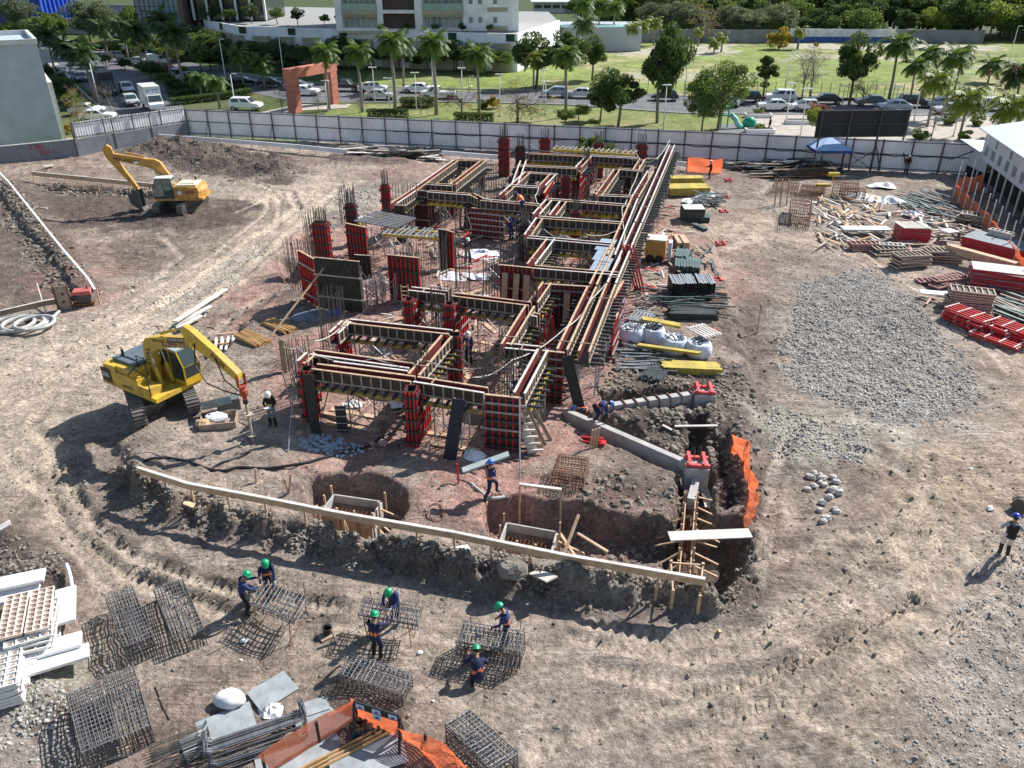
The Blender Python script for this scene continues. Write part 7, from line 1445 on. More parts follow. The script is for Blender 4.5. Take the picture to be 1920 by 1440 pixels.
for i,(cx,cy,rx)in enumerate(((-20.9,34.2,1.0),(-20.2,34.5,.95),(-20.5,34.1,.9))):
    c=P(24+22*i,612+2*i);m=MB();pts=[]
    for k in range(44):a=k/43*2*math.pi*1.45+i;pts.append((c.x+rx*1.15*math.cos(a),c.y+rx*1.1*math.sin(a),c.z+.12+.1*i+.06*k/43))
    solo('hose_coil',m.tube(pts,.11,8),GH,('leftmost loop of thick grey hose at the left edge','middle loop of thick grey hose at the left edge','rightmost loop of thick grey hose at the left edge')[i],'hose',smooth=True)
hose('grey hose tail leading to the red generator',[(60,620),(85,612),(100,600),(112,588)],.10,GH,.15)
q=P(160,572);t=thing('pump_set','red topped engine pump at the end of the diagonal rail','pump',q,R(15));part('base_frame',MB().box((0,0,.15),(1.2,.6,.12)),RUST,t);part('engine',MB().box((.1,0,.5),(.7,.45,.5)).tube([(-.2,0,.5),(-.55,0,.5)],.2,10),mat('engine_dark',(.10,.09,.09),.6),t);part('hood',MB().loft([[Vector((x,y,z))for x,z in ((-.55,.8),(-.45,1.0),(.5,1.0),(.6,.75))]for y in (-.35,.35)]),mat('faded_red',(.50,.13,.11),.6),t);part('muffler',MB().tube([(.3,.1,1.0),(.3,.1,1.2)],.05,6),BLACK,t)
q=P(124,580);t=thing('form_frame','upright beige shutter with two holes behind the pump','panel',q,R(10));part('sheet',MB().box((0,0,.75),(.8,.06,1.5)),GWOOD,t);part('edge_rail',MB().bar((-.4,-.05,0),(-.4,-.05,1.55),.08).bar((.4,-.05,0),(.4,-.05,1.55),.08),RUST,t);part('hole',MB().tube([(0,-.04,.5),(0,-.035,.5)],.09,10).tube([(.05,-.04,1.0),(.05,-.035,1.0)],.09,10),BLACK,t)
p,q=P(88,592),P(78,560);solo('stake',MB().bar(p,q+Vector((0,0,1.0)),.06),WWOOD,'thin white stake behind the hose coil','stake')
# box of scraps under the drill
q=P(412,795);t=thing('mortar_box','wooden tray with white sacks in front of the yellow excavator','tray',q,R(12));m=MB()
for p,d_ in (((0,-.55,.18),(1.5,.05,.34)),((0,.55,.18),(1.5,.05,.34)),((-.75,0,.18),(.05,1.1,.34)),((.75,0,.18),(.05,1.1,.34)),((0,0,.03),(1.5,1.1,.04))):m.box(p,d_)
part('tray',m,GWOOD,t);part('sacks',MB().blob((-.1,.1,.3),(.5,.35,.2),n=10,k=6,jit=.15),WHITEP,t)
q=P(385,800);solo('sack',MB().blob(q+Vector((0,0,.15)),(.5,.28,.2),n=10,k=6,jit=.2),mat('kraft_sack',(.52,.36,.2),.8),'brown torn paper sack left of the wooden tray','sack')
q=P(430,768);t=thing('equipment_case','dark grey steel case with flap under the drill','case',q,R(25));part('case',MB().box((0,0,.3),(1.0,.5,.6)),mat('case_grey',(.14,.16,.16),.5),t);part('flap',MB().box((-.5,-.3,.62),(1.3,.7,.04)),DSTEEL,t)
planks(['wide pale board by the steel case','small board by the wooden tray'],[((402,785),(440,765)),((395,775),(430,770))],WWOOD,None,.4,.05)
# timber posts and palettes left of the frame
def logs(label,px,py,n,L,ang,r,m_,lay=2,group=None,name='timber_pole',sp=None):
    q=P(px,py);sp=sp or r*2.2;d=Vector((math.cos(ang),math.sin(ang),0));s_=Vector((-d.y,d.x,0))
    for k in range(n):
        i,j=k % ((n+lay-1)// lay),k // ((n+lay-1)// lay);o=q+s_*((i-n/lay/2)*sp)+Vector((0,0,r+j*r*1.8));a2=ang+random.uniform(-.06,.06);dd=Vector((math.cos(a2),math.sin(a2),0))*L/2*random.uniform(.9,1.05)
        solo(name,MB().tube([o-dd,o+dd],r,7),m_,label,'pole',group or label)
OPOLE=mat('orange_timber',(.52,.33,.14),.8,c2=(.32,.19,.08),scale=4)
logs('orange timber pole in the left bundle beside the left pits',475,637,16,2.3,R(-42),.055,OPOLE,2,'left bundle of orange timber poles');logs('orange timber pole in the right bundle beside the left pits',525,613,14,2.2,R(-38),.055,OPOLE,2,'right bundle of orange timber poles');logs('pale post in the strapped rack right of the excavator arm',427,650,8,1.9,R(-75),.08,WWOOD,2,'pale posts in the strapped rack',sp=.3)
q=P(427,650);t=thing('post_rack','dark strap and boards round the pale posts','rack',q,R(15));part('strap',MB().box((0,-.3,.35),(1.0,.12,.06)),OPOLE,t);part('head_board',MB().box((0,.95,.38),(1.1,.14,.05)),WOOD,t)
for k in range(7):p=P(532+3*(k % 4),695+2*(k // 4));solo('timber_pole',MB().bar(p,p+Vector((random.uniform(-.1,.1),.1,1.7+random.uniform(-.2,.1))),.12,.1),GWOOD,'upright grey post in the strapped cluster left of the front trough','post','upright grey posts left of the front trough')

# ================================================================ MATERIAL STACKS ON THE RIGHT
def studpanel(L,W,m_frame,m_sheet,n,h=.09,name='panel'):
    m=MB().box((0,0,.012),(L,W,.024),1)
    for y in (-1,1):m.box((0,y*(W/2-.03),.024+h/2),(L,.06,h),0)
    for i in range(n):m.box((-L/2+.04+(L-.08)*i/(n-1),0,.024+h/2+.004),(.06,W-.12,h),0)
    return m.mesh(name,[m_frame,m_sheet])
def stack(label,px,py,me,n,dz,ang,group,name='stacked_shutter',cat='panel',jit=.06,ja=.05,z=0,drift=(0,0)):
    q=P(px,py)
    for k in range(n):
        o=link(name,me);o.location=(q.x+random.uniform(-jit,jit)+drift[0]*k,q.y+random.uniform(-jit,jit)+drift[1]*k,q.z+.04+z+dz*k);o.rotation_euler=(random.uniform(-.01,.01),random.uniform(-.01,.01),ang+random.uniform(-ja,ja));tag(o,label,cat,group)
PW_=mat('panel_wood',(.52,.42,.35),.8,c2=(.36,.28,.22),scale=3);PKW=mat('pink_wood',(.50,.32,.28),.8,c2=(.36,.2,.17),scale=3)
SP1=studpanel(2.4,1.1,PW_,BROWN,8);SP2=studpanel(2.2,.8,PKW,DRED,7);SP3=studpanel(1.6,.6,WWOOD,GWOOD,6)
def sheetm(L,W,th,mt,me_):return MB().box((0,0,th/2),(L,W,th),0).box((0,0,th+.004),(L-.02,W-.02,.008),1).mesh('sheet',[me_,mt])
PR=mat('ply_red_edge',(.50,.02,.03),.6,c2=(.33,.015,.02),scale=5);GT=mat('ply_grey_face',(.50,.49,.46),.7,c2=(.36,.35,.33),scale=1.5);BT=mat('ply_blue_grey',(.16,.19,.22),.6,c2=(.12,.14,.16));RS1=sheetm(2.2,1.5,.07,GT,PR);RS2=sheetm(3.2,1.7,.08,GT,PR);RS3=sheetm(4.2,2.3,.08,BT,PR)
stack('red edged plywood sheet in the near right stack by the net fence',1866,540,RS2,15,.085,R(-25),'red edged sheets in the near right stack','plywood_sheet','plywood',.12,.1)
stack('red edged plywood sheet in the blue topped stack by the net fence',1868,478,RS3,12,.085,R(-52),'red edged sheets in the blue topped stack','plywood_sheet','plywood',.05,.03)
stack('red edged plywood sheet in the stack among the pale timbers',1706,452,RS1,15,.075,R(-8),'red edged sheets among the pale timbers','plywood_sheet','plywood',.05,.04)
q=P(1706,452);[solo('lath',MB().bar((q.x-1.0+.16*k,q.y-.85,q.z+1.25),(q.x-1.2+.16*k+random.uniform(-.1,.1),q.y+.85,q.z+1.27),.1,.03),WWOOD,'pale lath on top of the red sheet stack among the timbers','lath','pale laths on the red sheet stack')for k in range(13)]
stack('studded timber panel in the middle pallet stack',1705,500,SP1,7,.13,R(10),'middle pallet stack of studded panels',jit=.12,ja=.12);stack('studded timber panel right of the middle pallet stack',1762,488,SP1,6,.13,R(-15),'studded panels right of the middle stack',jit=.2,ja=.25);stack('pink studded panel spread before the rocks',1770,535,SP2,8,.05,R(15),'pink studded panels before the rocks',jit=.8,ja=.3)
stack('red brown studded panel in the tall crate-like stack',1812,580,SP1,9,.14,R(-18),'tall crate-like stack of studded panels',jit=.06,ja=.06);stack('studded panel in the long low row left of the red stack',1620,468,SP2,4,.12,R(5),'low row of studded panels',jit=.15,ja=.1);stack('studded panel under the low row near the clearing',1665,470,SP3,5,.11,R(-5),'studded panels near the clearing',jit=.25,ja=.15);stack('pale studded panel in the row below the red stack',1670,475,SP1,3,.12,R(3),'pale studded panels below the red stack',jit=.3,ja=.08)
stack('dark studded panel by the net fence',1830,420,SP1,6,.12,R(-35),'dark studded panels by the net fence',jit=.3,ja=.3);stack('yellow studded panel on the blue topped stack',1868,472,SP3,4,.1,R(-50),'studded panels on the blue topped stack',z=1.1,jit=.1)
RF=MB()
for y in (-.55,-.28,0,.28,.55):RF.box((0,y,.07),(2.6,.06,.1),0)
for i in range(4):RF.box((-1.2+.8*i,0,.135),(.08,1.3,.03),1)
RF=RF.mesh('panel',[RED,WWOOD])
stack('bright red ribbed shutter in the left red heap at the right edge',1812,612,RF,6,.14,R(-62),'left heap of red ribbed shutters',jit=.12,ja=.08);stack('bright red ribbed shutter in the middle red heap at the right edge',1850,622,RF,5,.12,R(-58),'middle heap of red ribbed shutters',jit=.15,ja=.1);stack('bright red ribbed shutter in the last red heap at the right edge',1893,632,RF,5,.13,R(-60),'last heap of red ribbed shutters',jit=.15,ja=.1);stack('red ribbed shutter lying low between the red heaps',1870,640,RF,2,.1,R(-55),'low red shutters between the heaps')
for lb,x,y,d_,an,z_ in (('pale blue sheet standing on the studded panels',1775,452,(1.0,.9,.05),.3,.8),('long pale sheet at the edge of the crushed stone',1765,560,(2.6,.7,.05),-.25,.35),('grey sheets on the low stack left of the red stack',1620,440,(3.6,1.0,.1),-.02,.5),('thick pale beam of boards beside the near red stack',1832,505,(4.6,.5,.5),-.95,.9)):
    q=P(x,y);solo('sheet',MB().box((q.x,q.y,q.z+z_),d_,0,an),mat('pale_sheet',(.58,.63,.66),.6)if 'boards' not in lb else WOOD,lb,'sheet')
def scatter(label,poly,n,L,w_,m_,ang,ja=.4,name='timber',cat='timber',lay=.0,th=.05):
    P_=px_poly(poly);xs_=[p[0]for p in P_];ys_=[p[1]for p in P_];k=0
    while k < n:
        x,y=random.uniform(min(xs_),max(xs_)),random.uniform(min(ys_),max(ys_))
        if poly_sd(np.array([x]),np.array([y]),P_)[0]> 0:continue
        a=ang+random.gauss(0,ja);l_=L*random.uniform(.5,1.1)/2;z=gz(x,y)+.04+random.random()*lay;d=Vector((math.cos(a),math.sin(a),0))*l_;c=Vector((x,y,z));solo(name,MB().bar(c-d,c+d+Vector((0,0,random.uniform(0,.08))),w_*random.uniform(.7,1.3),th),m_ if not isinstance(m_,list)else random.choice(m_),label,cat,label.replace(' in ','s in ',1));k += 1
scatter('loose timber lath in the cluttered right yard',[(1520,375),(1650,370),(1660,460),(1540,465)],95,2.4,.14,[WOOD,GWOOD,WWOOD,PW_,OPOLE],R(100),.5,'lath','lath',.35)
scatter('pale timber offcut in the yard round the red stack',[(1650,400),(1760,400),(1790,470),(1640,475)],60,2.0,.16,[WWOOD,GWOOD,PKW],R(40),.8,'offcut','offcut',.3)
scatter('brown timber in the stacks by the net fence',[(1760,400),(1830,410),(1850,450),(1780,450)],36,2.2,.14,[GWOOD,BROWN,PW_],R(-50),.5,'batten','batten',.5)
scatter('grey green steel section in the heaps near the net fence',[(1690,366),(1760,370),(1800,400),(1740,425),(1700,400)],60,2.4,.14,[GREENST,DSTEEL],R(115),.2,'steel_section','steel section',.45)
scatter('dark steel section in the shade at the right edge',[(1880,560),(1930,540),(1960,640),(1900,610),(1850,560)],40,4,.14,[GREENST,GWOOD,DSTEEL],R(118),.12,'steel_section','steel section',.3)
scatter('dark steel piece in the clutter between the frame and the bags',[(1170,560),(1240,560),(1230,640),(1170,700),(1110,700)],50,1.3,.08,[DSTEEL,GREENST,GWOOD,REBARL],R(10),1.0,'steel_piece','steel piece',.15)
scatter('galvanised or dark strut in the tangle left of the yellow bundle',[(1175,672),(1235,672),(1240,705),(1180,708)],34,2.0,.06,[GSTEEL,DSTEEL,REBARL],R(-8),.35,'strut','strut',.35,.06)
scatter('timber or steel scrap in the strip beside the long trough',[(1240,380),(1275,380),(1262,470),(1225,560),(1200,560)],44,1.2,.1,[WOOD,WWOOD,GWOOD,RED,DSTEEL],R(40),1.0,'scrap','scrap',.12)
scatter('grey green or black plank in the heaps beside the steel stacks',[(1262,470),(1345,480),(1345,530),(1262,525)],26,1.6,.12,[GREENST,DSTEEL,GWOOD],R(85),.3,'steel_section','steel section',.3)
scatter('studded timber leftover in the right yard near the red heaps',[(1720,560),(1800,560),(1840,600),(1760,590)],22,1.6,.1,[PW_,PKW,GWOOD],R(-50),.5,'offcut','offcut',.2)
scatter('dark timber along the foot of the back hoarding',[(1380,312),(1560,316),(1570,325),(1390,324)],70,3.0,.25,[GWOOD,BROWN,BLACK,GREENST],R(5),.25,'board','board',.7)
scatter('brown board in the long low pile before the gazebo',[(1425,326),(1540,330),(1540,338),(1425,334)],40,4.0,.2,[BROWN,GWOOD,RUST],R(0),.06,'board','board',.4)
scatter('old grey board in the heap along the left hoarding',[(655,283),(830,290),(820,303),(660,296)],75,3.2,.4,[GWOOD,WWOOD,DSTEEL,mat('old_board',(.3,.3,.31),.8),BLACK],R(5),.35,'board','board',.7)
scatter('loose offcut in the bays of the frame',[(700,600),(900,620),(1000,700),(900,800),(640,790)],90,1.1,.1,[WOOD,GWOOD,WWOOD],R(30),1.2,'offcut','offcut');scatter('timber scrap in the upper bays of the frame',[(780,420),(1150,330),(1130,560),(900,640),(720,560)],210,1.5,.13,[WOOD,GWOOD,WWOOD,PKW,RED],R(30),1.2,'scrap','scrap',.2)
scatter('small stick in the churned soil left of the clay',[(100,520),(300,440),(500,520),(200,800),(60,800)],14,.7,.06,[GWOOD,WWOOD],R(30),1.2,'stick','stick');scatter('thin batten in the dirt right of the long trough',[(1200,420),(1300,420),(1280,480),(1180,640)],26,1.4,.1,[WWOOD,GWOOD,WOOD],R(20),1.0,'batten','batten')
def bundle(label,px,py,nx_,nz_,L,ang,w_,m_,group,gap=1.08,z=0,name='formwork_girder',cat='girder',ja=.02):
    q=P(px,py);d=Vector((math.cos(ang),math.sin(ang),0));s_=Vector((-d.y,d.x,0))
    me=MB().box((0,0,0),(L,w_*.45,w_)).box((0,0,w_*.45),(L,w_,w_*.18)).box((0,0,-w_*.45),(L,w_,w_*.18)).mesh('girder',m_)
    for i in range(nx_):
        for k in range(nz_):o=link(name,me);o.location=q+s_*((i-nx_/2)*w_*gap)+Vector((0,0,w_*.6+k*w_*1.15+z))+d*random.uniform(-.15,.15);o.rotation_euler.z=ang+random.uniform(-ja,ja);tag(o,label,cat,group)
YB=mat('stack_yellow',(.55,.42,.07),.7,c2=(.30,.24,.07),scale=2.5)
bundle('yellow beam in the bundle nearest the dark soil',1292,694,5,2,2.9,R(-5),.16,YB,'near bundle of yellow beams',ja=.01);bundle('yellow beam in the slanting row beside the white bags',1250,672,2,1,3.2,R(-18),.12,YB,'slanting yellow beams',z=.5);bundle('yellow beam in the far stack by the orange net',1287,362,8,3,3.6,R(3),.2,YB,'far stack of yellow beams');bundle('yellow beam in the upper far stack',1282,345,5,3,3.4,R(3),.2,YB,'upper far stack of yellow beams');bundle('yellow beam lying between the bags and the steel',1238,615,3,1,2.2,R(-25),.14,YB,'yellow beams behind the bags',z=.3)
bundle('dark square tube in the black stack beside the frame',1298,590,12,3,2.6,R(-3),.11,DSTEEL,'dark square tubes',ja=.05);bundle('galvanised strut in the fan left of the yellow bundle',1210,690,6,1,2.8,R(-5),.06,GSTEEL,'galvanised struts',2.2,.1,'steel_strut','strut',.15);bundle('dark tube at the foot of the fan of struts',1228,700,8,2,1.8,R(60),.09,DSTEEL,'dark tubes under the struts',1.5)
VP=MB();
for i in range(6):VP.box((0,-.5+.2*i,.04),(1.6,.09,.08))
VP.box((-.6,0,.09),(.08,1.15,.03)).box((.6,0,.09),(.08,1.15,.03));q=P(1296,556)
me=MB().box((0,0,.5),(.055,1.6,.95),0).box((.0,0,.985),(.075,1.6,.03),1).mesh('panel',[BLACK,GSTEEL])
for k in range(24):o=link('steel_form',me);o.location=q+Vector((-1.25+k*.105+(.12 if k > 13 else 0),random.uniform(-.12,.12)+.4,0));o.rotation_euler=(0,random.uniform(-.02,.04),random.uniform(-.03,.03));tag(o,'upright dark steel form with pale top edge in the tight row','steel form','row of upright dark steel forms')
bundle('grey green channel in the stack behind the upright steel forms',1285,505,9,3,1.9,R(80),.16,GREENST,'grey green channels behind the upright forms',1.15);bundle('grey green channel in the upper row by the pale posts',1275,490,6,4,1.6,R(72),.14,GREENST,'upper grey green channels',1.1)
q=P(1297,410);me=MB().box((0,0,.05),(1.7,1.5,.09),0).box((0,0,.1),(1.66,1.46,.01),1).mesh('sheet',[mat('black_stack',(.03,.032,.034),.6),mat('pale_top',(.55,.57,.55),.6)])
for k in range(9):o=link('steel_sheet',me);o.location=q+Vector((random.uniform(-.03,.03),random.uniform(-.03,.03),.11*k));tag(o,'black steel panel with pale face in the square stack','steel panel','square stack of black steel panels')
bundle('grey green channel right of the square black stack',1319,412,4,2,1.5,R(80),.18,GREENST,'channels right of the square stack');bundle('grey green channel lying alone below the square stack',1309,428,2,1,1.6,R(115),.18,GREENST,'single channels below the square stack')
for i,x in enumerate((1272,1283)):q=P(x,462);solo('timber_block',MB().box((q.x,q.y+.3,q.z+.25),(.42,2.0,.5),0),WOOD,'pair of pale timber stacks beside the yellow skip, %s one' % ('left','right')[i],'timber')
q=P(1228,487);t=thing('yellow_box','yellow site compressor box with white lid beside the leaning red props','machine',q,R(-15));part('housing',MB().box((0,0,.85),(1.3,1.1,1.3)),mat('faded_yellow',(.50,.29,.07),.7,c2=(.36,.2,.06)),t);part('lid',MB().box((0,0,1.55),(1.4,1.2,.08)),WWOOD,t);part('side_board',MB().box((.95,-.2,.8),(.25,.7,1.3)),mat('pale_sheet',(.58,.63,.66)),t);part('wheel',MB().tube([(-.3,-.6,.25),(-.3,-.45,.25)],.28,12),BLACK,t);part('wheel',MB().tube([(.3,-.6,.25),(.3,-.45,.25)],.28,12),BLACK,t)
for k,(x,y,r_)in enumerate(((1184,640,.95),(1222,640,.95),(1262,660,1.0),(1308,668,.95))):
    q=P(x,y);t=thing('big_bag','white big bag of scrap clamps, %s of four' % ('leftmost','second from left','third from left','rightmost')[k],'bulk bag',q,random.random(),'white big bags');m=MB();n=18;secs=[]
    for z_,rr in ((0,.8),(.25,1.0),(.55,1.02),(.8,.9),(.88,.8),(.8,.72)):secs.append([Vector((rr*r_*.72*math.cos(2*math.pi*j/n)*random.uniform(.94,1.06),rr*r_*.72*math.sin(2*math.pi*j/n)*random.uniform(.94,1.06),z_+random.uniform(-.03,.03)))for j in range(n)])
    part('sack',m.loft(secs),mat('woven_bag',(.68,.72,.78),.8,c2=(.45,.5,.6),scale=3,bump=.3),t,smooth=True);m=MB()
    for j in range(70 if k < 3 else 24):a=random.uniform(0,6.28);rr=r_*.5*random.random()** .5;c=Vector((rr*math.cos(a),rr*math.sin(a),.82+random.uniform(0,.12)));e=Vector((random.uniform(-.16,.16),random.uniform(-.16,.16),random.uniform(-.05,.1)));m.bar(c-e,c+e,.035)
    part('scrap_contents',m,DSTEEL if k % 2 else REBARL,t)
q=P(1283,655);stack('pale slotted grid panel on the rightmost bag',1318,652,VP.mesh('grid',WWOOD),1,.1,R(-60),'slotted grids on the bags','grid_panel',z=.9);stack('grey slotted grid panel behind the bags',1202,600,VP.mesh('grid',GSTEEL),3,.1,R(60),'slotted grids behind the bags','grid_panel')
scatter('dark scaffold tube in the tangle behind the black stack',[(1215,560),(1330,565),(1335,610),(1240,600)],45,2.6,.08,[DSTEEL,GREENST,REBAR],R(-8),.2,'tube','tube',.4,.07);scatter('dark steel piece in the tarped heap near the far yellow beams',[(1300,372),(1350,372),(1350,388),(1310,392)],34,1.8,.14,[DSTEEL,GREENST],R(30),.8,'steel_section','steel section',.6)
for a in [('white plastic tarp left of the steel heap by the far yellow beams',1305,378,1.2),('grey white plastic over the steel heap',1320,366,1.1),('white plastic in the cluttered yard by the dark steel',1668,378,1.2),('white plastic heap in the cluttered yard',1615,372,1.6),('small white plastic among the laths',1562,420,.8),('white sheet on the ground near the gazebo',1655,350,1.3),('white plastic below the dark steel sections',1712,405,1.0)]:cloth(*a,h=.4)
q=P(1250,370);cloth('blue white plastic lump by the long trough',1247,362,.5,h=.5);p=P(1560,345);solo('yellow_trolley',MB().box((p.x,p.y,p.z+.9),(1.0,.3,.3)).bar(p,p+Vector((0,0,.8)),.06),YEL,'yellow bending machine beside the gazebo','machine');p=P(1540,362);solo('yellow_trolley',MB().box((p.x,p.y,p.z+.7),(1.1,.3,.25)).bar(p,p+Vector((0,0,.6)),.06),YEL,'second yellow bending machine nearer the camera','machine')
for x in (1452,1462,1474):p=P(x,385);solo('timber_post',MB().bar(p,p+Vector((-.1,0,2.2)),.1),WOOD,'tall timber post among the rusty bars, %s' % {1452:'left',1462:'middle',1474:'right'}[x],'post')
q=P(1419,625);t=thing('signpost','thin board on a stake standing left of the crushed stone','sign',q,R(80));part('stake',MB().bar((0,0,-.1),(0,0,1.5),.06),WOOD,t);part('board',MB().box((0,0,1.65),(.5,.03,.35)),GWOOD,t)
# ================================================================ NETS AND BARRIERS
def netrun(label,pts,h,name='orange_net',posts=None,sway=.12,m_=None,z=None):
    W=[P(*p)for p in pts];t=thing(name,label,'safety net',W[0]);m=MB();vs=[];n=0;out=[]
    for a,b in zip(W[:-1],W[1:]):
        k=max(2,int((b-a).length/.35))
        for i in range(k):out.append(a.lerp(b,i/k))
    out.append(W[-1])
    for i,p in enumerate(out):
        for f in range(5):vs.append((p.x+sway*math.sin(i*1.3+f)*.4,p.y+sway*math.cos(i*.9+f*.8)*.5,p.z+h*f/4*(1+.06*math.sin(i*.8))))
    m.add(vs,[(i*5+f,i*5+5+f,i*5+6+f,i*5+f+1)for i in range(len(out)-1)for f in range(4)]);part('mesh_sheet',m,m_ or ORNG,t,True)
    if posts:
        ph,st_,pm=posts
        for a,b in zip(W[:-1],W[1:]):
            k=max(1,int((b-a).length/st_))
            for i in range(k):p=a.lerp(b,i/k);part('post',MB().tube([p,p+Vector((0,0,ph))],.045,6),pm,t,True)
    return t
netrun('crumpled orange net along the dark mound right of the trench',[(1368,850),(1395,870),(1402,915),(1412,960),(1398,995)],1.05,posts=(1.1,1.4,RUST),sway=.3)
netrun('orange net screen at the far end by the yellow beams',[(1287,322),(1352,325)],1.35,posts=(1.5,2.2,RUST))
netrun('long orange net fence on white poles beside the site office',[(1786,372),(1840,425),(1885,482),(1925,535),(1990,600)],1.2,posts=(2.6,1.7,WFR));netrun('orange net cross screen at the back of the site office',[(1788,368),(1838,358)],1.5,posts=(3.0,1.5,WFR))
netrun('left wing of the orange barrier at the bottom edge',[(500,1455),(600,1395),(668,1350)],.95,sway=.2,posts=(.9,3,BLACK));netrun('right wing of the orange barrier at the bottom edge',[(752,1392),(800,1418),(875,1470)],.75,sway=.25,posts=(.9,3,BLACK));netrun('back piece of the orange barrier behind the black trestle',[(664,1345),(690,1362),(752,1385)],.85,sway=.1)
a,b=P(668,1372),P(752,1400);t=thing('sign_trestle','black trestle with paper notices inside the orange barrier','barrier',a);d=b-a
top_a,top_b=a+Vector((0,.15,.95)),b+Vector((0,.15,.95))
for p,q in ((a+Vector((0,-.35,0)),top_a),(a+Vector((0,.5,0)),top_a),(b+Vector((0,-.35,0)),top_b),(b+Vector((0,.5,0)),top_b)):part('leg',MB().bar(p,q,.07),BLACK,t,True)
part('cross_board',MB().bar(top_a,top_b,.05,.26),BLACK,t,True)
for f,dz_ in ((.14,0),(.5,0),(.86,0),(.5,-.2)):
    c=top_a.lerp(top_b,f)+Vector((.0,-.04,dz_));u=d.normalized();m=MB().bar(c-u*.13,c+u*.13,.015,.18,0);m.bar(c-u*.04+Vector((0,-.012,.0)),c+u*.05+Vector((0,-.012,0)),.006,.05,1)
    for k in range(2):m.bar(c-u*.1+Vector((0,-.012,-.05-.025*k)),c+u*.1+Vector((0,-.012,-.05-.025*k)),.005,.008,1)
    part('notice',m,[mat('notice_paper',(.62,.70,.85),.8),PUR],t,True)
# ================================================================ FOREGROUND STEEL AND STACKS
def sheets(label,items,m_,group=None,name='plywood_sheet',z=.05):
    for k,(x,y,L,W,an)in enumerate(items):q=P(x,y,z);solo(name,MB().box((q.x,q.y,q.z+.01*k),(L,W,.03),0,an),m_,label[k],'plywood',group)
GPLY=mat('grey_ply',(.34,.37,.38),.8,c2=(.2,.22,.23),scale=2)
sheets(['grey plywood sheet under the white bag','grey plywood sheet under the orange gloves','grey plywood sheet left under the bent bars','grey plywood sheet below the bent bars','grey plywood sheet right of the bent bars','grey plywood sheet inside the orange barrier','pale plywood sheet at the barrier left wing'],[(425,1362,1.5,1.0,.5),(512,1298,1.2,.9,.75),(400,1385,1.6,.8,.6),(560,1420,2.2,1.1,.4),(610,1350,1.6,1.1,.45),(690,1425,2.0,1.0,.35),(590,1330,.8,.5,.4)],GPLY,'grey plywood sheets at the bottom edge')
for k in range(60):                                      # bent U bars lying nested
    c=P(485,1392);L=1.25+random.uniform(-.06,.06);hw=.42-.0*k;u=Vector((math.cos(.42),math.sin(.42),0));v=Vector((-u.y,u.x,0));f=k/59;o=c+v*(-.55+1.0*f+random.uniform(-.03,.03))+Vector((0,0,.06+.75*math.sin(math.pi*min(1,f*1.25))*random.uniform(.7,1)))
    pts=[o-u*L+v*.25+Vector((0,0,.22)),o-u*L*1.03+v*.05+Vector((0,0,.05)),o-u*L*.9,o+u*L*.9,o+u*L*1.03+v*.06+Vector((0,0,.06)),o+u*L+v*.28+Vector((0,0,.25))]
    solo('bent_bar',MB().tube(pts,.015,5),REBARL if k % 3 else REBAR,'bent steel bar in the nested bundle at the bottom edge','rebar','nested bundle of bent bars')
for k in range(22):c=P(352,1405);u=Vector((math.cos(.5),math.sin(.5),0));v=Vector((-u.y,u.x,0));o=c+v*random.uniform(-.55,.55)+Vector((0,0,.05+random.random()*.25));solo('bent_bar',MB().tube([o-u*.9,o+u*.5,o+u*.62+Vector((0,0,.15))],.014,5),REBAR,'dark bent bar in the loose bundle left of the nested bars','rebar','loose dark bent bars')
for k in range(14):c=P(655,1432);u=Vector((math.cos(.62),math.sin(.62),0));v=Vector((-u.y,u.x,0));o=c+v*(-.18+.026*k)+Vector((0,0,.06+.02*(k % 3)));solo('straight_bar',MB().tube([o-u*1.0,o+u*1.1],.012,5),REBARL,'bright straight bar inside the orange barrier','rebar','bright straight bars inside the barrier')
for k in range(3):c=P(640,1410);u=Vector((math.cos(.55),math.sin(.55),0));solo('timber_pole',MB().tube([c-u*1.2+Vector((.08*k,-.1*k,.1)),c+u*1.3+Vector((.08*k,-.1*k,.2))],.045,6),OPOLE,'brown timber pole inside the orange barrier','pole','brown poles inside the barrier')
pile('dark brush heap behind the black trestle',700,1365,.6,.5,(.10,.08,.06),'brush_pile',60,.1)
q=P(432,1320);solo('plastic_bag',MB().blob(q+Vector((0,0,.2)),(.45,.33,.24),n=14,k=8,jit=.1),WHITEP,'stuffed white plastic bag on the grey plywood','bag',smooth=True);q=P(510,1342);cloth('flat white plastic with blue print beside the bent bars',508,1332,.42,WHITEP,'plastic_bag','bag',.18)
q=P(500,1302);t=thing('glove','pair of orange gloves on the grey plywood','gloves',q)
for s_ in (-1,1):
    m=MB().blob((s_*.06,0,.05),(.05,.09,.03),n=8,k=5,jit=.05)
    for f in range(4):m.tube([(s_*.06-.03+.02*f,.06,.05),(s_*.06-.035+.024*f,.15,.04)],.011,5)
    m.tube([(s_*.1,-.01,.05),(s_*.14,.05,.04)],.012,5);part('glove_half',m,ORNP,t,smooth=True)
t=thing('bucket','black bucket on a small board beside the middle trestle cage','bucket',P(615,1188));part('pail',MB().loft([[Vector((r_*math.cos(2*math.pi*j/14),r_*math.sin(2*math.pi*j/14),z_))for j in range(14)]for r_,z_ in ((.12,0),(.16,.28),(.14,.28),(.11,.03))]),BLACK,t);part('handle',MB().tube([(.16*math.cos(a),0,.28+.1*math.sin(a))for a in [math.pi*i/8 for i in range(9)]],.008,4),GSTEEL,t)
solo('plank',MB().bar(P(600,1200,.03),P(640,1180,.03),.3,.04),GWOOD,'small dark board under the black bucket','plank');q=P(632,1205);solo('stake',MB().bar(q,q+Vector((-.12,.05,.5)),.08,.05),GWOOD,'short upright stick beside the black bucket','stake')
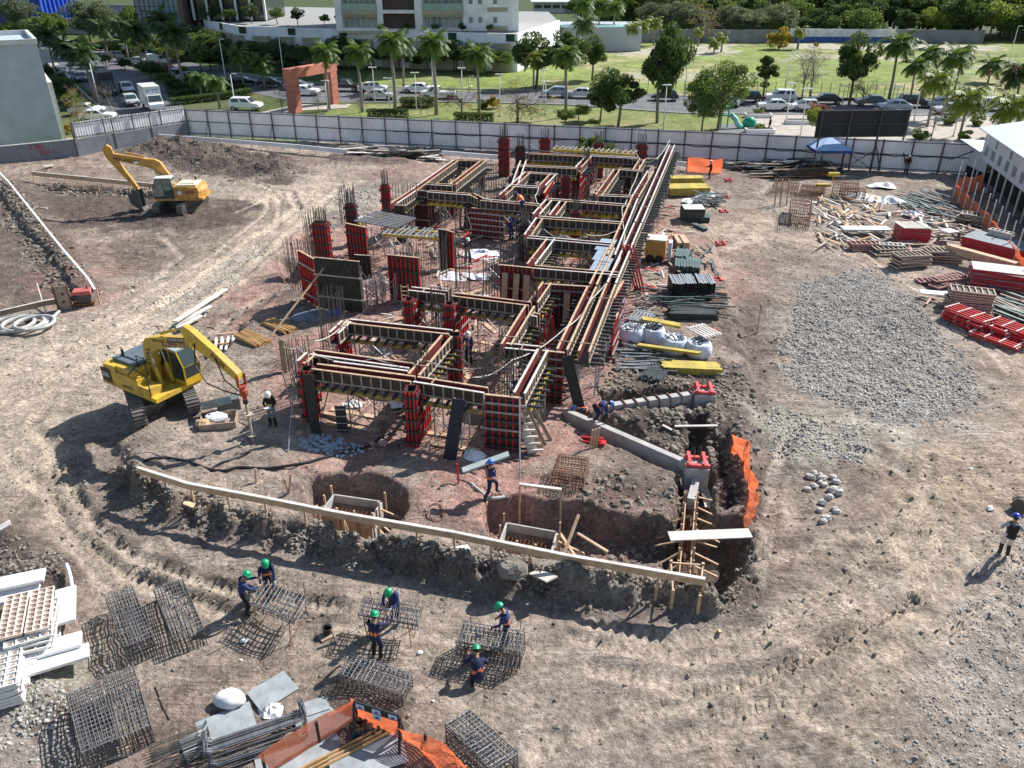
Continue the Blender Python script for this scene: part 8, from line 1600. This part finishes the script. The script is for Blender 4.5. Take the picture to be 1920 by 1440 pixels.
# white slab forms stacked at the left edge
WF=mat('white_form',(.74,.73,.71),.6,c2=(.55,.53,.5),scale=3);TF=mat('pinkish_form',(.70,.58,.50),.7,c2=(.55,.45,.38),scale=2)
def waffle(L,W,m_,nx_,ny_):
    m=MB().box((0,0,.03),(L,W,.05),0)
    for i in range(nx_+1):m.box((-L/2+L*i/nx_,0,.085),(.035,W,.06),0)
    for j in range(ny_+1):m.box((0,-W/2+W*j/ny_,.087),(L,.035,.058),0)
    for i in range(nx_):
        for j in range(ny_):m.box((-L/2+L*(i+.5)/nx_,-W/2+W*(j+.5)/ny_,.07),(L/nx_*.3,W/ny_*.3,.04),1)
    return m.mesh('panel',[m_,GWOOD])
W1=waffle(1.25,1.9,WF,4,8);W2=waffle(.62,1.9,TF,3,9);FL=MB().box((0,0,.05),(1.7,.6,.1)).mesh('panel',mat('flat_white_form',(.80,.80,.80),.5,c2=(.7,.7,.7)))
stack('white slab form in the lower left stack',70,1215,W1,9,.12,R(22),'white slab forms in the left stack','slab_form','slab form',.1,.08)
q=P(70,1215)
for k,(dx,dy,lb)in enumerate(((-.45,.15,'pinkish ribbed slab form on top of the left stack, left half'),(.22,.4,'pinkish ribbed slab form on top of the left stack, right half'))):o=link('slab_form',W2);o.location=q+Vector((dx,dy,1.15));o.rotation_euler.z=R(22);tag(o,lb,'slab form')
for k,(x,y,z_,an,lb)in enumerate(((45,1130,.9,20,'flat white panel behind the left stack, upper'),(30,1150,.7,18,'flat white panel behind the left stack, lower'),(105,1240,.55,24,'flat white panel in the side of the left stack'),(115,1255,.35,26,'flat white panel low in the side of the left stack'),(20,1270,.5,22,'pale blue white panel at the left edge'),(0,1300,.25,25,'flat white panel lowest at the left edge'),(128,1150,.3,-65,'narrow white panel leaning beyond the left stack'))):
    o=link('slab_form',FL);o.location=P(x,y)+Vector((0,0,z_));o.rotation_euler=(0,0,R(an));tag(o,lb,'slab form')
for k in range(7):o=link('slab_form',W1);o.location=P(20,1285)+Vector((-.2,0,.12*k));o.rotation_euler.z=R(24+random.uniform(-3,3));tag(o,'white slab form in the stack cut by the left edge','slab form','slab forms cut by the left edge')
hose('thin white pipe leaning beyond the left stack',[(128,1068),(135,1090),(140,1120),(142,1150)],.06,WHITEP,.25,'pipe');hose('white concrete lumps line beside the carried panel man',[(884,908),(895,918),(920,935),(950,932)],.07,CONC,.03,'mortar_trail')
solo('plank',MB().bar(P(150,1430,.05),P(245,1408,.05),.35,.05),GWOOD,'long grey board at the bottom edge under the large cages','plank')
for lb,x,y,r_ in (('small white stone by the middle trestle cage',787,1225,.09),('white scrap on the dirt right of the barrier',812,1315,.05),('white scrap under the left trestle cage',457,1204,.12),('white scrap left of the nested bars',452,1238,.06),('white litter by the right person',1855,955,.16),('small white litter in the right yard',1820,880,.1)):
    q=P(x,y);solo('litter',MB().blob(q+Vector((0,0,r_*.4)),(r_,r_*.8,r_*.5),n=6,k=4,jit=.3),WHITEP,lb,'litter')
